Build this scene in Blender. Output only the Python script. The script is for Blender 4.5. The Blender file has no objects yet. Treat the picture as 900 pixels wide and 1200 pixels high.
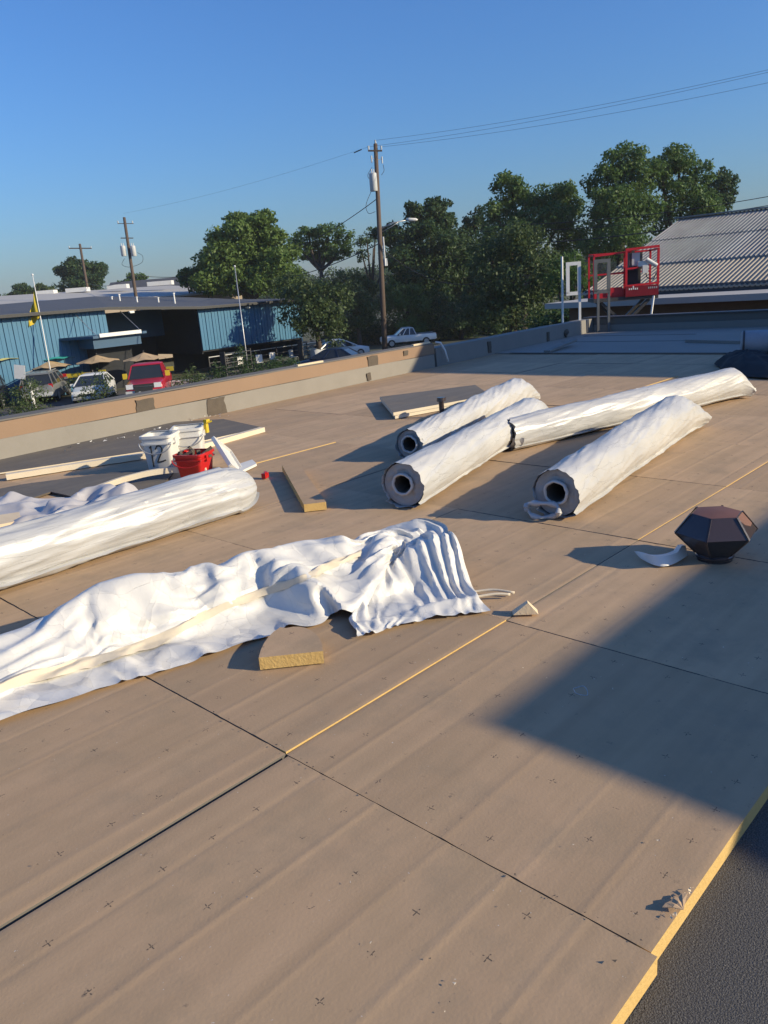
import bpy, math, random
import numpy as np
from mathutils import Vector, Matrix, noise
random.seed(7); np.random.seed(7)
R = math.radians
scene = bpy.context.scene
col = scene.collection

# ------------------------------------------------------------------ camera
H_EYE = 1.398                                   # eye above the top of the insulation boards
F_PX, S_HOR, Y_HOR, X_VP = 912.26, -0.080116, 334.215, 1364.28
def _ray(x, y): return Vector(((x - 450) / F_PX, (y - 600) / F_PX, 1.0))
_up = Vector((S_HOR, -1.0, (Y_HOR - 600) / F_PX)).normalized()
_A = _ray(X_VP, Y_HOR + S_HOR * (X_VP - 450)).normalized()
_B = _up.cross(_A)
if _B.x > 0: _B = -_B
def cw(v): return Vector((v.dot(_A), v.dot(_B), v.dot(_up)))     # lens axes -> world axes
EYE = Vector((0, 0, H_EYE))
cam_data = bpy.data.cameras.new('camera'); cam = bpy.data.objects.new('camera', cam_data); col.objects.link(cam)
rx, dn, fw = cw(Vector((1, 0, 0))), cw(Vector((0, 1, 0))), cw(Vector((0, 0, 1)))
m = Matrix((rx, -dn, -fw)).transposed().to_4x4(); m.translation = EYE
cam.matrix_world = m
cam_data.sensor_fit = 'VERTICAL'; cam_data.sensor_height = 36; cam_data.sensor_width = 27
cam_data.lens = 36 * F_PX / 1200
cam_data.clip_start = 0.05; cam_data.clip_end = 6000
scene.camera = cam

# ------------------------------------------------------------------ sky, sun, exposure
SUN_EL = R(21.5); SUN_AZ = R(-64.0)             # azimuth measured from +X towards +Y
sun_dir = Vector((math.cos(SUN_AZ) * math.cos(SUN_EL), math.sin(SUN_AZ) * math.cos(SUN_EL), math.sin(SUN_EL)))
world = bpy.data.worlds.new('World'); scene.world = world; world.use_nodes = True
wn = world.node_tree.nodes; wl = world.node_tree.links
bg = wn['Background']; bg.inputs['Strength'].default_value = 0.148
sky = wn.new('ShaderNodeTexSky'); sky.sky_type = 'NISHITA'; sky.sun_disc = False
sky.sun_elevation = SUN_EL; sky.sun_rotation = math.pi / 2 - SUN_AZ
sky.altitude = 0; sky.air_density = 1.5; sky.dust_density = 0.9; sky.ozone_density = 8.0
tint = wn.new('ShaderNodeMix'); tint.data_type = 'RGBA'; tint.blend_type = 'MULTIPLY'; tint.inputs['Factor'].default_value = 1
tint.inputs[7].default_value = (.57, .71, .955, 1)          # the phone's cool white balance for the whole sky
wl.new(sky.outputs['Color'], tint.inputs[6]); wl.new(tint.outputs[2], bg.inputs['Color'])
sd = bpy.data.lights.new('sun', 'SUN'); sd.energy = 5.0; sd.angle = R(0.53); sd.color = (1.0, 0.86, 0.60)
so = bpy.data.objects.new('sun', sd); col.objects.link(so)
so.rotation_euler = sun_dir.to_track_quat('Z', 'Y').to_euler()
scene.view_settings.view_transform = 'Standard'; scene.view_settings.look = 'None'
scene.view_settings.exposure = 0.25; scene.view_settings.gamma = 1.0

# ------------------------------------------------------------------ placing helpers (photo measurements -> metres)
def at(x, y, z=0.0):
    r = cw(_ray(x, y)); t = (z - H_EYE) / r.z
    return EYE + r * t
def atq(x, y, q):                               # point at depth q along the view axis
    return EYE + cw(_ray(x, y)) * q
def aty(x, y, Y):
    r = cw(_ray(x, y)); return EYE + r * (Y / r.y)
def smooth(a, b, x):
    t = min(1, max(0, (x - a) / (b - a))); return t * t * (3 - 2 * t)
def gz(x, y):                                   # street level: falls gently away behind the blue building
    d = (x + y) * 0.7071
    return -3.6 - 1.5 * smooth(52, 95, d)

# ------------------------------------------------------------------ mesh builder
class MB:
    def __init__(s): s.v = []; s.f = []; s.m = []
    def add(s, vs, fs, mi=0):
        o = len(s.v); s.v += [Vector(p) for p in vs]
        s.f += [tuple(i + o for i in f) for f in fs]; s.m += [mi] * len(fs); return s
    def box(s, c, d, rz=0, mi=0, rot=None):
        hx, hy, hz = d[0] / 2, d[1] / 2, d[2] / 2
        M = rot if rot is not None else Matrix.Rotation(rz, 3, 'Z')
        vs = [Vector(c) + M @ Vector((x, y, z)) for z in (-hz, hz) for x, y in ((-hx, -hy), (hx, -hy), (hx, hy), (-hx, hy))]
        return s.add(vs, [(3, 2, 1, 0), (4, 5, 6, 7), (0, 1, 5, 4), (1, 2, 6, 5), (2, 3, 7, 6), (3, 0, 4, 7)], mi)
    def bar(s, a, b, w, h, mi=0, up=(0, 0, 1)):
        a = Vector(a); b = Vector(b); d = (b - a); L = d.length; d.normalize()
        u = Vector(up)
        if abs(d.dot(u)) > .98: u = Vector((1, 0, 0))
        sdir = d.cross(u).normalized(); u2 = sdir.cross(d)
        return s.box((a + b) / 2, (L, w, h), rot=Matrix((d, -sdir, u2)).transposed(), mi=mi)
    def prism(s, pts, z0, z1, mi=0, mi_side=None):
        n = len(pts); z0 = z0 if hasattr(z0, '__len__') else [z0] * n; z1 = z1 if hasattr(z1, '__len__') else [z1] * n
        ar = sum(pts[i][0] * pts[(i + 1) % n][1] - pts[(i + 1) % n][0] * pts[i][1] for i in range(n))
        idx = list(range(n)) if ar > 0 else list(range(n))[::-1]
        vs = [(pts[i][0], pts[i][1], z0[i]) for i in idx] + [(pts[i][0], pts[i][1], z1[i]) for i in idx]
        s.add(vs, [tuple(range(n))[::-1], tuple(range(n, 2 * n))], mi)
        o = len(s.v) - 2 * n
        for i in range(n):
            j = (i + 1) % n; s.f.append((o + i, o + j, o + n + j, o + n + i)); s.m.append(mi if mi_side is None else mi_side)
        return s
    def loft(s, rings, caps=(True, True), mi=0, closed=True):
        n = len(rings[0]); o = len(s.v)
        for r in rings: s.v += [Vector(p) for p in r]
        for k in range(len(rings) - 1):
            for i in range(n if closed else n - 1):
                j = (i + 1) % n
                s.f.append((o + k * n + i, o + k * n + j, o + (k + 1) * n + j, o + (k + 1) * n + i)); s.m.append(mi)
        if caps[0]: s.f.append(tuple(o + i for i in range(n))[::-1]); s.m.append(mi)
        if caps[1]: s.f.append(tuple(o + (len(rings) - 1) * n + i for i in range(n))); s.m.append(mi)
        return s
    def tube(s, pts, r, n=8, mi=0, caps=True):
        pts = [Vector(p) for p in pts]; rings = []
        rs = r if hasattr(r, '__len__') else [r] * len(pts)
        u = None
        for i, p in enumerate(pts):
            d = (pts[min(i + 1, len(pts) - 1)] - pts[max(i - 1, 0)]).normalized()
            if u is None: u = d.orthogonal().normalized()
            u = (u - d * u.dot(d)).normalized(); w = d.cross(u)
            rings.append([p + (u * math.cos(t) + w * math.sin(t)) * rs[i] for t in [2 * math.pi * k / n for k in range(n)]])
        return s.loft(rings, (caps, caps), mi)
    def cyl(s, a, b, r, n=12, mi=0, r2=None): return s.tube([a, b], [r, r if r2 is None else r2], n, mi)
    def ball(s, c, r, n=10, mi=0):
        r = r if hasattr(r, '__len__') else (r, r, r); rings = []
        for i in range(1, n):
            ph = math.pi * i / n
            rings.append([(c[0] + r[0] * math.sin(ph) * math.cos(t), c[1] + r[1] * math.sin(ph) * math.sin(t), c[2] - r[2] * math.cos(ph)) for t in [2 * math.pi * k / (n + 2) for k in range(n + 2)]])
        return s.loft(rings, (True, True), mi)
    def jitter(s, a, f):
        for i, p in enumerate(s.v): s.v[i] = p + noise.noise_vector(p * f) * a
        return s

def new_mesh(name, mb, mats, smooth_=False):
    me = bpy.data.meshes.new(name); me.from_pydata([tuple(p) for p in mb.v], [], mb.f)
    for mt in (mats if isinstance(mats, (list, tuple)) else [mats]): me.materials.append(mt)
    if any(mb.m): me.polygons.foreach_set('material_index', mb.m)
    if smooth_:
        me.polygons.foreach_set('use_smooth', [True] * len(me.polygons))
        if smooth_ is not True: me.set_sharp_from_angle(angle=R(smooth_))
    me.update(); return me
def obj(name, mb, mats, parent=None, world=False, smooth_=False):
    """one mesh object. world=True: builder holds world coordinates."""
    if parent is None:
        lo = Vector((min(p.x for p in mb.v), min(p.y for p in mb.v), min(p.z for p in mb.v)))
        hi = Vector((max(p.x for p in mb.v), max(p.y for p in mb.v), 0))
        c = Vector(((lo.x + hi.x) / 2, (lo.y + hi.y) / 2, lo.z)); mb.v = [p - c for p in mb.v]
        o = bpy.data.objects.new(name, new_mesh(name, mb, mats, smooth_)); o.location = c
    else:
        if world:
            mi = world_of(parent).inverted(); mb.v = [mi @ p for p in mb.v]
        o = bpy.data.objects.new(name, new_mesh(name, mb, mats, smooth_)); o.parent = parent
    col.objects.link(o); return o
def world_of(o):
    mt = Matrix.LocRotScale(o.location, o.rotation_euler, o.scale)
    return world_of(o.parent) @ mt if o.parent else mt
def tag(o, label=None, cat=None, group=None, kind=None):
    if label: o['label'] = label
    if cat: o['category'] = cat
    if group: o['group'] = group
    if kind: o['kind'] = kind
    return o
def thing(name, label, cat, loc=(0, 0, 0), rz=0, group=None):
    o = bpy.data.objects.new(name, None); o.empty_display_size = .2; o.location = loc; o.rotation_euler = (0, 0, rz); col.objects.link(o)
    return tag(o, label, cat, group)
def dup(o, loc, rz=0, label=None, scale=None):
    def cp(s, par):
        c = s.copy(); col.objects.link(c)
        if par is not None: c.parent = par
        for ch in list(s.children): cp(ch, c)
        return c
    c = cp(o, None); c.location = loc; c.rotation_euler = (0, 0, rz)
    if scale: c.scale = (scale,) * 3
    if label: c['label'] = label
    return c

# ------------------------------------------------------------------ materials
def mat(name, c, rough=.7, c2=None, scale=4., amt=.5, bump=0., bscale=None, metal=0., coat=0., stretch=None, detail=6, spec=.5, trans=0.):
    """procedural Principled: noise between two colours, optional second-noise bump"""
    mt = bpy.data.materials.new(name); mt.use_nodes = True; nt = mt.node_tree; N, L = nt.nodes, nt.links
    b = N['Principled BSDF']; b.inputs['Roughness'].default_value = rough; b.inputs['Metallic'].default_value = metal
    b.inputs['Coat Weight'].default_value = coat; b.inputs['Specular IOR Level'].default_value = spec
    tc = N.new('ShaderNodeTexCoord'); mp = N.new('ShaderNodeMapping'); L.new(tc.outputs['Object'], mp.inputs['Vector'])
    if stretch: mp.inputs['Scale'].default_value = stretch
    nz = N.new('ShaderNodeTexNoise'); nz.inputs['Scale'].default_value = scale; nz.inputs['Detail'].default_value = detail; nz.inputs['Roughness'].default_value = .65
    L.new(mp.outputs['Vector'], nz.inputs['Vector'])
    mx = N.new('ShaderNodeMix'); mx.data_type = 'RGBA'
    c2 = c2 or tuple(v * .7 for v in c)
    mx.inputs[6].default_value = (*c, 1); mx.inputs[7].default_value = (*c2, 1)
    rmp = N.new('ShaderNodeMapRange'); rmp.inputs['From Min'].default_value = .5 - .5 * amt; rmp.inputs['From Max'].default_value = .5 + .5 * amt
    L.new(nz.outputs['Fac'], rmp.inputs['Value']); L.new(rmp.outputs['Result'], mx.inputs['Factor']); L.new(mx.outputs[2], b.inputs['Base Color'])
    if bump:
        n2 = N.new('ShaderNodeTexNoise'); n2.inputs['Scale'].default_value = bscale or scale * 6; n2.inputs['Detail'].default_value = 8
        L.new(mp.outputs['Vector'], n2.inputs['Vector'])
        bp = N.new('ShaderNodeBump'); bp.inputs['Strength'].default_value = 1; bp.inputs['Distance'].default_value = bump
        L.new(n2.outputs['Fac'], bp.inputs['Height']); L.new(bp.outputs['Normal'], b.inputs['Normal'])
    if trans:
        b.inputs['Transmission Weight'].default_value = trans
    return mt
M = {}
# --- insulation board facer: kraft grey-brown, printed dotted crosses on a grid, scuffs, pale specks
def facer(name, c, c2):
    mt = mat(name, c, .82, c2, 2.2, .75, .0006, 110, detail=10, spec=.25); nt = mt.node_tree; N, L = nt.nodes, nt.links
    b = N['Principled BSDF']; base = b.inputs['Base Color'].links[0].from_socket
    tc = N.new('ShaderNodeTexCoord')
    oi = N.new('ShaderNodeObjectInfo')
    # whole-board tone
    hv = N.new('ShaderNodeHueSaturation'); mr = N.new('ShaderNodeMapRange'); mr.inputs['To Min'].default_value = .86; mr.inputs['To Max'].default_value = 1.1
    L.new(oi.outputs['Random'], mr.inputs['Value']); L.new(mr.outputs['Result'], hv.inputs['Value']); L.new(base, hv.inputs['Color'])
    # long streaks along the ridges
    mp = N.new('ShaderNodeMapping'); mp.inputs['Scale'].default_value = (.5, 9, 1); L.new(tc.outputs['Object'], mp.inputs['Vector'])
    st = N.new('ShaderNodeTexNoise'); st.inputs['Scale'].default_value = 1.6; st.inputs['Detail'].default_value = 6
    add = N.new('ShaderNodeVectorMath'); L.new(mp.outputs['Vector'], add.inputs[0]); L.new(oi.outputs['Random'], add.inputs[1]); L.new(add.outputs[0], st.inputs['Vector'])
    sr = N.new('ShaderNodeMapRange'); sr.inputs['From Min'].default_value = .3; sr.inputs['From Max'].default_value = .7; sr.inputs['To Min'].default_value = .9; sr.inputs['To Max'].default_value = 1.07
    L.new(st.outputs['Fac'], sr.inputs['Value'])
    mul = N.new('ShaderNodeVectorMath'); mul.operation = 'SCALE'; L.new(hv.outputs['Color'], mul.inputs[0]); L.new(sr.outputs['Result'], mul.inputs['Scale'])
    # scuffs: sparse dark smudges
    sc = N.new('ShaderNodeTexNoise'); sc.inputs['Scale'].default_value = 26; sc.inputs['Detail'].default_value = 4; sc.inputs['Roughness'].default_value = .7
    geo = N.new('ShaderNodeNewGeometry'); L.new(geo.outputs['Position'], sc.inputs['Vector'])
    sm = N.new('ShaderNodeMapRange'); sm.inputs['From Min'].default_value = .66; sm.inputs['From Max'].default_value = .74; sm.inputs['To Max'].default_value = .55
    L.new(sc.outputs['Fac'], sm.inputs['Value'])
    mx = N.new('ShaderNodeMix'); mx.data_type = 'RGBA'; L.new(sm.outputs['Result'], mx.inputs['Factor']); L.new(mul.outputs[0], mx.inputs[6]); mx.inputs[7].default_value = (.10, .085, .07, 1)
    s2 = N.new('ShaderNodeTexNoise'); s2.inputs['Scale'].default_value = 3.1; s2.inputs['Detail'].default_value = 9; s2.inputs['Roughness'].default_value = .72; L.new(geo.outputs['Position'], s2.inputs['Vector'])
    r2 = N.new('ShaderNodeMapRange'); r2.inputs['From Min'].default_value = .50; r2.inputs['From Max'].default_value = .74; r2.inputs['To Max'].default_value = .55; L.new(s2.outputs['Fac'], r2.inputs['Value'])
    mxs = N.new('ShaderNodeMix'); mxs.data_type = 'RGBA'; L.new(r2.outputs['Result'], mxs.inputs['Factor']); L.new(mx.outputs[2], mxs.inputs[6]); mxs.inputs[7].default_value = (.26, .205, .14, 1); mx = mxs
    # printed crosses: grid .152 x .203 m, each a dotted plus
    sp = N.new('ShaderNodeSeparateXYZ'); L.new(tc.outputs['Object'], sp.inputs[0])
    def mth(op, a, bb=None, c_=None):
        n = N.new('ShaderNodeMath'); n.operation = op
        for i, v in enumerate((a, bb, c_)):
            if v is None: continue
            if isinstance(v, (int, float)): n.inputs[i].default_value = v
            else: L.new(v, n.inputs[i])
        return n.outputs[0]
    def cell(s, w): return mth('MULTIPLY', mth('SUBTRACT', mth('FRACT', mth('DIVIDE', s, w)), .5), w)
    cx = mth('ABSOLUTE', cell(sp.outputs[0], .152)); cy = mth('ABSOLUTE', cell(mth('ADD', sp.outputs[1], .03), .203))
    armx = mth('MULTIPLY', mth('LESS_THAN', cx, .013), mth('LESS_THAN', cy, .0016)); army = mth('MULTIPLY', mth('LESS_THAN', cy, .013), mth('LESS_THAN', cx, .0016))
    dots = N.new('ShaderNodeTexNoise'); dots.inputs['Scale'].default_value = 170; L.new(geo.outputs['Position'], dots.inputs['Vector'])
    fade = N.new('ShaderNodeTexNoise'); fade.inputs['Scale'].default_value = 5.5; fade.inputs['Detail'].default_value = 2; L.new(geo.outputs['Position'], fade.inputs['Vector'])
    ink = mth('MULTIPLY', mth('MAXIMUM', armx, army), mth('MULTIPLY', mth('GREATER_THAN', dots.outputs['Fac'], .47), mth('GREATER_THAN', fade.outputs['Fac'], .47)))
    mx2 = N.new('ShaderNodeMix'); mx2.data_type = 'RGBA'; L.new(mth('MULTIPLY', ink, .8), mx2.inputs['Factor']); L.new(mx.outputs[2], mx2.inputs[6]); mx2.inputs[7].default_value = (.05, .045, .04, 1)
    # white dust flecks
    vo = N.new('ShaderNodeTexNoise'); vo.inputs['Scale'].default_value = 75; vo.inputs['Detail'].default_value = 2; L.new(geo.outputs['Position'], vo.inputs['Vector'])
    fl = mth('MULTIPLY', mth('GREATER_THAN', vo.outputs['Fac'], .775), .7)
    mx3 = N.new('ShaderNodeMix'); mx3.data_type = 'RGBA'; L.new(fl, mx3.inputs['Factor']); L.new(mx2.outputs[2], mx3.inputs[6]); mx3.inputs[7].default_value = (.6, .55, .48, 1)
    L.new(mx3.outputs[2], b.inputs['Base Color'])
    return mt
M['facer'] = facer('board_facer', (.525, .352, .218), (.385, .272, .162))
M['facer_grey'] = facer('grey_board_facer', (.17, .155, .135), (.14, .125, .11))
M['foam'] = mat('yellow_foam', (.64, .44, .165), .9, (.52, .33, .11), 14, .8, .003, 90)
M['foam_pale'] = mat('pale_foam', (.76, .62, .42), .9, (.66, .50, .32), 10, .8, .002, 90)
M['cream'] = mat('cream_wood', (.72, .63, .48), .8, (.60, .50, .36), 5, .8, .001, 60)
M['gravel'] = mat('granule_asphalt', (.010, .010, .010), .95, (.17, .16, .148), 250, .40, .005, 280, detail=5)
M['membrane'] = mat('grey_membrane', (.31, .275, .23), .8, (.24, .21, .18), 1.1, .9, .001, 30)
M['membrane_and_joint_shade'] = mat('dark_sheet_and_joint_shade', (.16, .145, .125), .85, (.12, .108, .092), 1.6, .9, .001, 40)
M['par_tan'] = mat('tan_painted_masonry', (.29, .19, .12), .85, (.23, .15, .095), 1.7, .9, .002, 30)
M['par_pale'] = mat('pale_flashing', (.275, .25, .215), .8, (.205, .185, .155), 2.4, .9, .002, 24)
M['par_grey'] = mat('shade_grey_flashing', (.25, .235, .21), .85, (.19, .175, .155), 1.6, .9, .002, 24)
M['tar'] = mat('dark_tar', (.07, .055, .042), .85, (.12, .095, .07), 12, .8, .004, 50)
M['stucco'] = mat('stucco', (.34, .28, .22), .9, (.28, .225, .17), 1.3, .9, .003, 40)
M['white_pl'] = mat('white_plastic', (.72, .70, .66), .4, (.62, .60, .55), 5, .8)
M['red_pl'] = mat('red_plastic', (.55, .02, .018), .35, (.42, .015, .015), 6, .8)
M['white_paint'] = mat('white_paint', (.75, .74, .72), .5, (.62, .61, .58), 3, .8)
M['black'] = mat('black_rubber', (.02, .02, .021), .6, (.03, .03, .03), 6, .8)
M['dark_metal'] = mat('dark_metal', (.05, .05, .055), .5, (.08, .075, .07), 6, .8, metal=.3)
M['bronze'] = mat('brown_painted_sheet_metal', (.055, .036, .033), .28, (.035, .027, .027), 5, .9, .0008, 40, coat=.4)
M['brown_sunlit'] = mat('sunlit_brown_paint', (.20, .085, .058), .6, (.12, .055, .04), 9, .8)  # lighter copy of the vent's brown paint, for faces the sun falls on
M['steel'] = mat('galvanised_steel', (.5, .5, .5), .45, (.38, .38, .38), 7, .8, metal=.6)
M['wood_pole'] = mat('weathered_pole_wood', (.115, .08, .058), .9, (.075, .052, .038), 3, .9, .004, 30, stretch=(6, 6, .5))
M['wire'] = mat('cable_black', (.03, .03, .032), .7)
M['porcelain'] = mat('grey_tank_paint', (.55, .56, .56), .4, (.45, .46, .46), 3, .7)
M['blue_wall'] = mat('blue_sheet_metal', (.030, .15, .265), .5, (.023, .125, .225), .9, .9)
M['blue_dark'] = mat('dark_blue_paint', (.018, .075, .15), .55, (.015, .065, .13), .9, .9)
M['roof_grey'] = mat('dark_grey_roof', (.085, .088, .098), .75, (.065, .067, .075), .35, .9)
M['roof_pale'] = mat('pale_grey_roof', (.44, .42, .39), .8, (.36, .34, .31), .2, .9)
M['dark_room'] = mat('near_black_and_porch_shade', (.022, .024, .028), .9)
M['corr'] = mat('aged_corrugated_steel', (.36, .34, .305), .6, (.13, .122, .112), .55, .7, metal=.0, stretch=(.45, 1.6, 1))
M['corr_warm'] = mat('tan_corrugated_steel', (.38, .33, .255), .6, (.24, .205, .155), .5, .9, metal=.0, stretch=(.45, 1.6, 1))
M['brick'] = mat('brown_block_wall', (.20, .125, .085), .9, (.15, .09, .06), 1.5, .9, .003, 20)
M['lift_red'] = mat('red_lift_paint', (.60, .018, .03), .38, (.46, .014, .022), 3, .8)
M['asphalt'] = mat('lot_asphalt', (.085, .08, .075), .9, (.06, .056, .053), .8, .9, .004, 60)
M['earth'] = mat('grass_and_dirt', (.06, .075, .03), .95, (.10, .085, .05), .25, .9, .02, 4)
M['paint_line'] = mat('worn_road_paint', (.62, .60, .56), .8, (.30, .29, .27), 5, .9)
M['bark'] = mat('bark', (.075, .055, .04), .95, (.045, .034, .026), 4, .9, .01, 16, stretch=(4, 4, .8))
M['tan_canvas'] = mat('tan_canvas', (.47, .335, .195), .85, (.40, .28, .16), 3, .9)
M['yellow_canvas'] = mat('yellow_canvas', (.62, .56, .20), .85, (.55, .49, .17), 3, .9)
M['teal_canvas'] = mat('teal_canvas', (.03, .36, .32), .8, (.025, .30, .27), 3, .9)
M['yellow'] = mat('yellow_cloth', (.62, .46, .03), .75, (.50, .36, .02), 3, .9)
M['glass_dark'] = mat('tinted_glass', (.018, .022, .026), .06, (.03, .035, .04), 2, .8, coat=.3)
M['tyre'] = mat('tyre_rubber', (.02, .02, .02), .85)
M['chrome'] = mat('chrome', (.6, .6, .6), .15, (.5, .5, .5), 2, .8, metal=1)
M['lamp_glass'] = mat('headlamp_glass', (.75, .76, .76), .12, (.6, .6, .62), 20, .8, coat=.5)
M['tail_red'] = mat('tail_lamp_red', (.5, .015, .02), .2, (.35, .01, .015), 10, .8)
M['poly_lav'] = mat('grey_lavender_sheet', (.50, .475, .47), .45, (.40, .38, .38), 3, .9)

def paint(name, c): return mat(name, c, .32, tuple(v * .86 for v in c), 2, .8, coat=.35)
def leaf(name, c, c2):
    mt = bpy.data.materials.new(name); mt.use_nodes = True; N, L = mt.node_tree.nodes, mt.node_tree.links
    b = N['Principled BSDF']; b.inputs['Roughness'].default_value = .55; b.inputs['Specular IOR Level'].default_value = .3
    g = N.new('ShaderNodeNewGeometry'); mx = N.new('ShaderNodeMix'); mx.data_type = 'RGBA'
    mx.inputs[6].default_value = (*c, 1); mx.inputs[7].default_value = (*c2, 1)
    L.new(g.outputs['Random Per Island'], mx.inputs['Factor']); L.new(mx.outputs[2], b.inputs['Base Color'])
    tr = N.new('ShaderNodeBsdfTranslucent'); L.new(mx.outputs[2], tr.inputs['Color'])
    ms = N.new('ShaderNodeMixShader'); ms.inputs[0].default_value = .36
    L.new(b.outputs[0], ms.inputs[1]); L.new(tr.outputs[0], ms.inputs[2]); L.new(ms.outputs[0], N['Material Output'].inputs['Surface'])
    return mt
M['leaf_mid'] = leaf('leaf_mid_green', (.06, .115, .028), (.105, .175, .042))
M['leaf_dark'] = leaf('leaf_dark_green', (.030, .064, .021), (.060, .105, .034))
M['leaf_lite'] = leaf('leaf_light_green', (.085, .145, .032), (.14, .21, .05))
M['leaf_olive'] = leaf('leaf_olive', (.055, .088, .030), (.095, .135, .046))

def film(name, c, c2, rough=.3, wr=(1, 1, 1), wd=.006):
    """wrinkled polyethylene: white, glossy, with fine folded relief"""
    mt = bpy.data.materials.new(name); mt.use_nodes = True; N, L = mt.node_tree.nodes, mt.node_tree.links
    b = N['Principled BSDF']; b.inputs['Roughness'].default_value = rough; b.inputs['Specular IOR Level'].default_value = .55
    b.inputs['Coat Weight'].default_value = .12; b.inputs['Coat Roughness'].default_value = .2
    tc = N.new('ShaderNodeTexCoord'); mp = N.new('ShaderNodeMapping'); mp.inputs['Scale'].default_value = wr; L.new(tc.outputs['Object'], mp.inputs['Vector'])
    wn_ = N.new('ShaderNodeTexNoise'); wn_.inputs['Scale'].default_value = 3.; wn_.inputs['Detail'].default_value = 2
    L.new(mp.outputs['Vector'], wn_.inputs['Vector'])
    ad = N.new('ShaderNodeMix'); ad.data_type = 'VECTOR'; ad.inputs['Factor'].default_value = .08; L.new(mp.outputs['Vector'], ad.inputs[4]); L.new(wn_.outputs['Color'], ad.inputs[5])
    def planes(scale):                           # every cell a small tilted plane: flat facets and crisp creases
        v = N.new('ShaderNodeTexVoronoi'); v.feature = 'F1'; v.inputs['Scale'].default_value = scale; v.inputs['Randomness'].default_value = 1; L.new(ad.outputs[1], v.inputs['Vector'])
        su = N.new('ShaderNodeVectorMath'); su.operation = 'SUBTRACT'; L.new(ad.outputs[1], su.inputs[0]); L.new(v.outputs['Position'], su.inputs[1])
        di = N.new('ShaderNodeVectorMath'); di.operation = 'SUBTRACT'; L.new(v.outputs['Color'], di.inputs[0]); di.inputs[1].default_value = (.5, .5, .5)
        dt = N.new('ShaderNodeVectorMath'); dt.operation = 'DOT_PRODUCT'; L.new(su.outputs[0], dt.inputs[0]); L.new(di.outputs[0], dt.inputs[1]); return dt.outputs['Value']
    n1 = N.new('ShaderNodeTexNoise'); n1.inputs['Scale'].default_value = 22; n1.inputs['Detail'].default_value = 3; L.new(ad.outputs[1], n1.inputs['Vector'])
    m0 = N.new('ShaderNodeMath'); m0.operation = 'MULTIPLY_ADD'; L.new(n1.outputs['Fac'], m0.inputs[0]); m0.inputs[1].default_value = .03 if wr[0] < 1 else .008; L.new(planes(4.), m0.inputs[2])
    mm = N.new('ShaderNodeMath'); mm.operation = 'ADD'; L.new(m0.outputs[0], mm.inputs[0]); L.new(planes(9.), mm.inputs[1])
    bp = N.new('ShaderNodeBump'); bp.inputs['Distance'].default_value = wd; bp.inputs['Strength'].default_value = 1.; L.new(mm.outputs[0], bp.inputs['Height']); L.new(bp.outputs['Normal'], b.inputs['Normal'])
    n3 = N.new('ShaderNodeTexNoise'); n3.inputs['Scale'].default_value = 3; L.new(tc.outputs['Object'], n3.inputs['Vector'])
    mx = N.new('ShaderNodeMix'); mx.data_type = 'RGBA'; mx.inputs[6].default_value = (*c, 1); mx.inputs[7].default_value = (*c2, 1)
    mr = N.new('ShaderNodeMapRange'); mr.inputs['From Min'].default_value = .3; mr.inputs['From Max'].default_value = .7; L.new(n3.outputs['Fac'], mr.inputs['Value']); L.new(mr.outputs['Result'], mx.inputs['Factor']); L.new(mx.outputs[2], b.inputs['Base Color'])
    return mt
M['film'] = film('roll_wrap_film', (.56, .545, .515), (.46, .45, .435), .36, (.45, 1.9, 1.9), .045)
M['film_grey'] = film('grey_roll_wrap_film', (.50, .495, .485), (.40, .40, .40), .42, (.35, 2.4, 2.4), .06)
M['tarp'] = film('white_poly_sheet', (.71, .68, .625), (.64, .62, .575), .40, (1.5, 1, 1), .19)
M['end_grey'] = mat('grey_roll_end', (.40, .395, .385), .5, (.30, .295, .29), 9, .8, .004, 30)
M['core'] = mat('cardboard_core', (.10, .085, .07), .9, (.07, .06, .05), 8, .8)
M['core_rim'] = mat('white_film_collar', (.6, .58, .55), .3, (.45, .43, .41), 9, .8, .004, 25)
# ------------------------------------------------------------------ ground and roof
def grid_sheet(xs, ys, fz):
    mb = MB(); n = len(ys)
    mb.v = [Vector((x, y, fz(x, y))) for x in xs for y in ys]
    mb.f = [(i * n + j, (i + 1) * n + j, (i + 1) * n + j + 1, i * n + j + 1) for i in range(len(xs) - 1) for j in range(n - 1)]
    mb.m = [0] * len(mb.f); return mb
gx = [-1900, -1200, -500, -250, -120, -60] + list(range(-40, 130, 5)) + [140, 170, 220, 300, 500, 1200, 1950]
tag(obj('ground', grid_sheet(gx, gx, gz), M['earth']), kind='structure')
lotx = [2 + 2 * i for i in range(32)]; loty = [9.5 + 2 * i for i in range(19)]
tag(obj('parking_lot', grid_sheet(lotx, loty, lambda x, y: gz(x, y) + .02), M['asphalt']), kind='structure')
rdx = [26 + 3 * i for i in range(34)]; rdy = [36 + 3 * i for i in range(5)]
tag(obj('street', grid_sheet([44 + 3 * i for i in range(30)], rdy, lambda x, y: gz(x, y) + .03), M['asphalt']), kind='structure')
for xx in (16.5, 19.6, 22.4, 25.2, 28.0):
    q = MB(); a = Vector((xx, 37.6)); b = Vector((xx - 1.0, 42.5)); q.prism([(a.x - .06, a.y), (a.x + .06, a.y), (b.x + .06, b.y), (b.x - .06, b.y)], -3.6 + .022, -3.6 + .026)
    tag(obj('parking_line', q, M['paint_line']), kind='structure')

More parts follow.
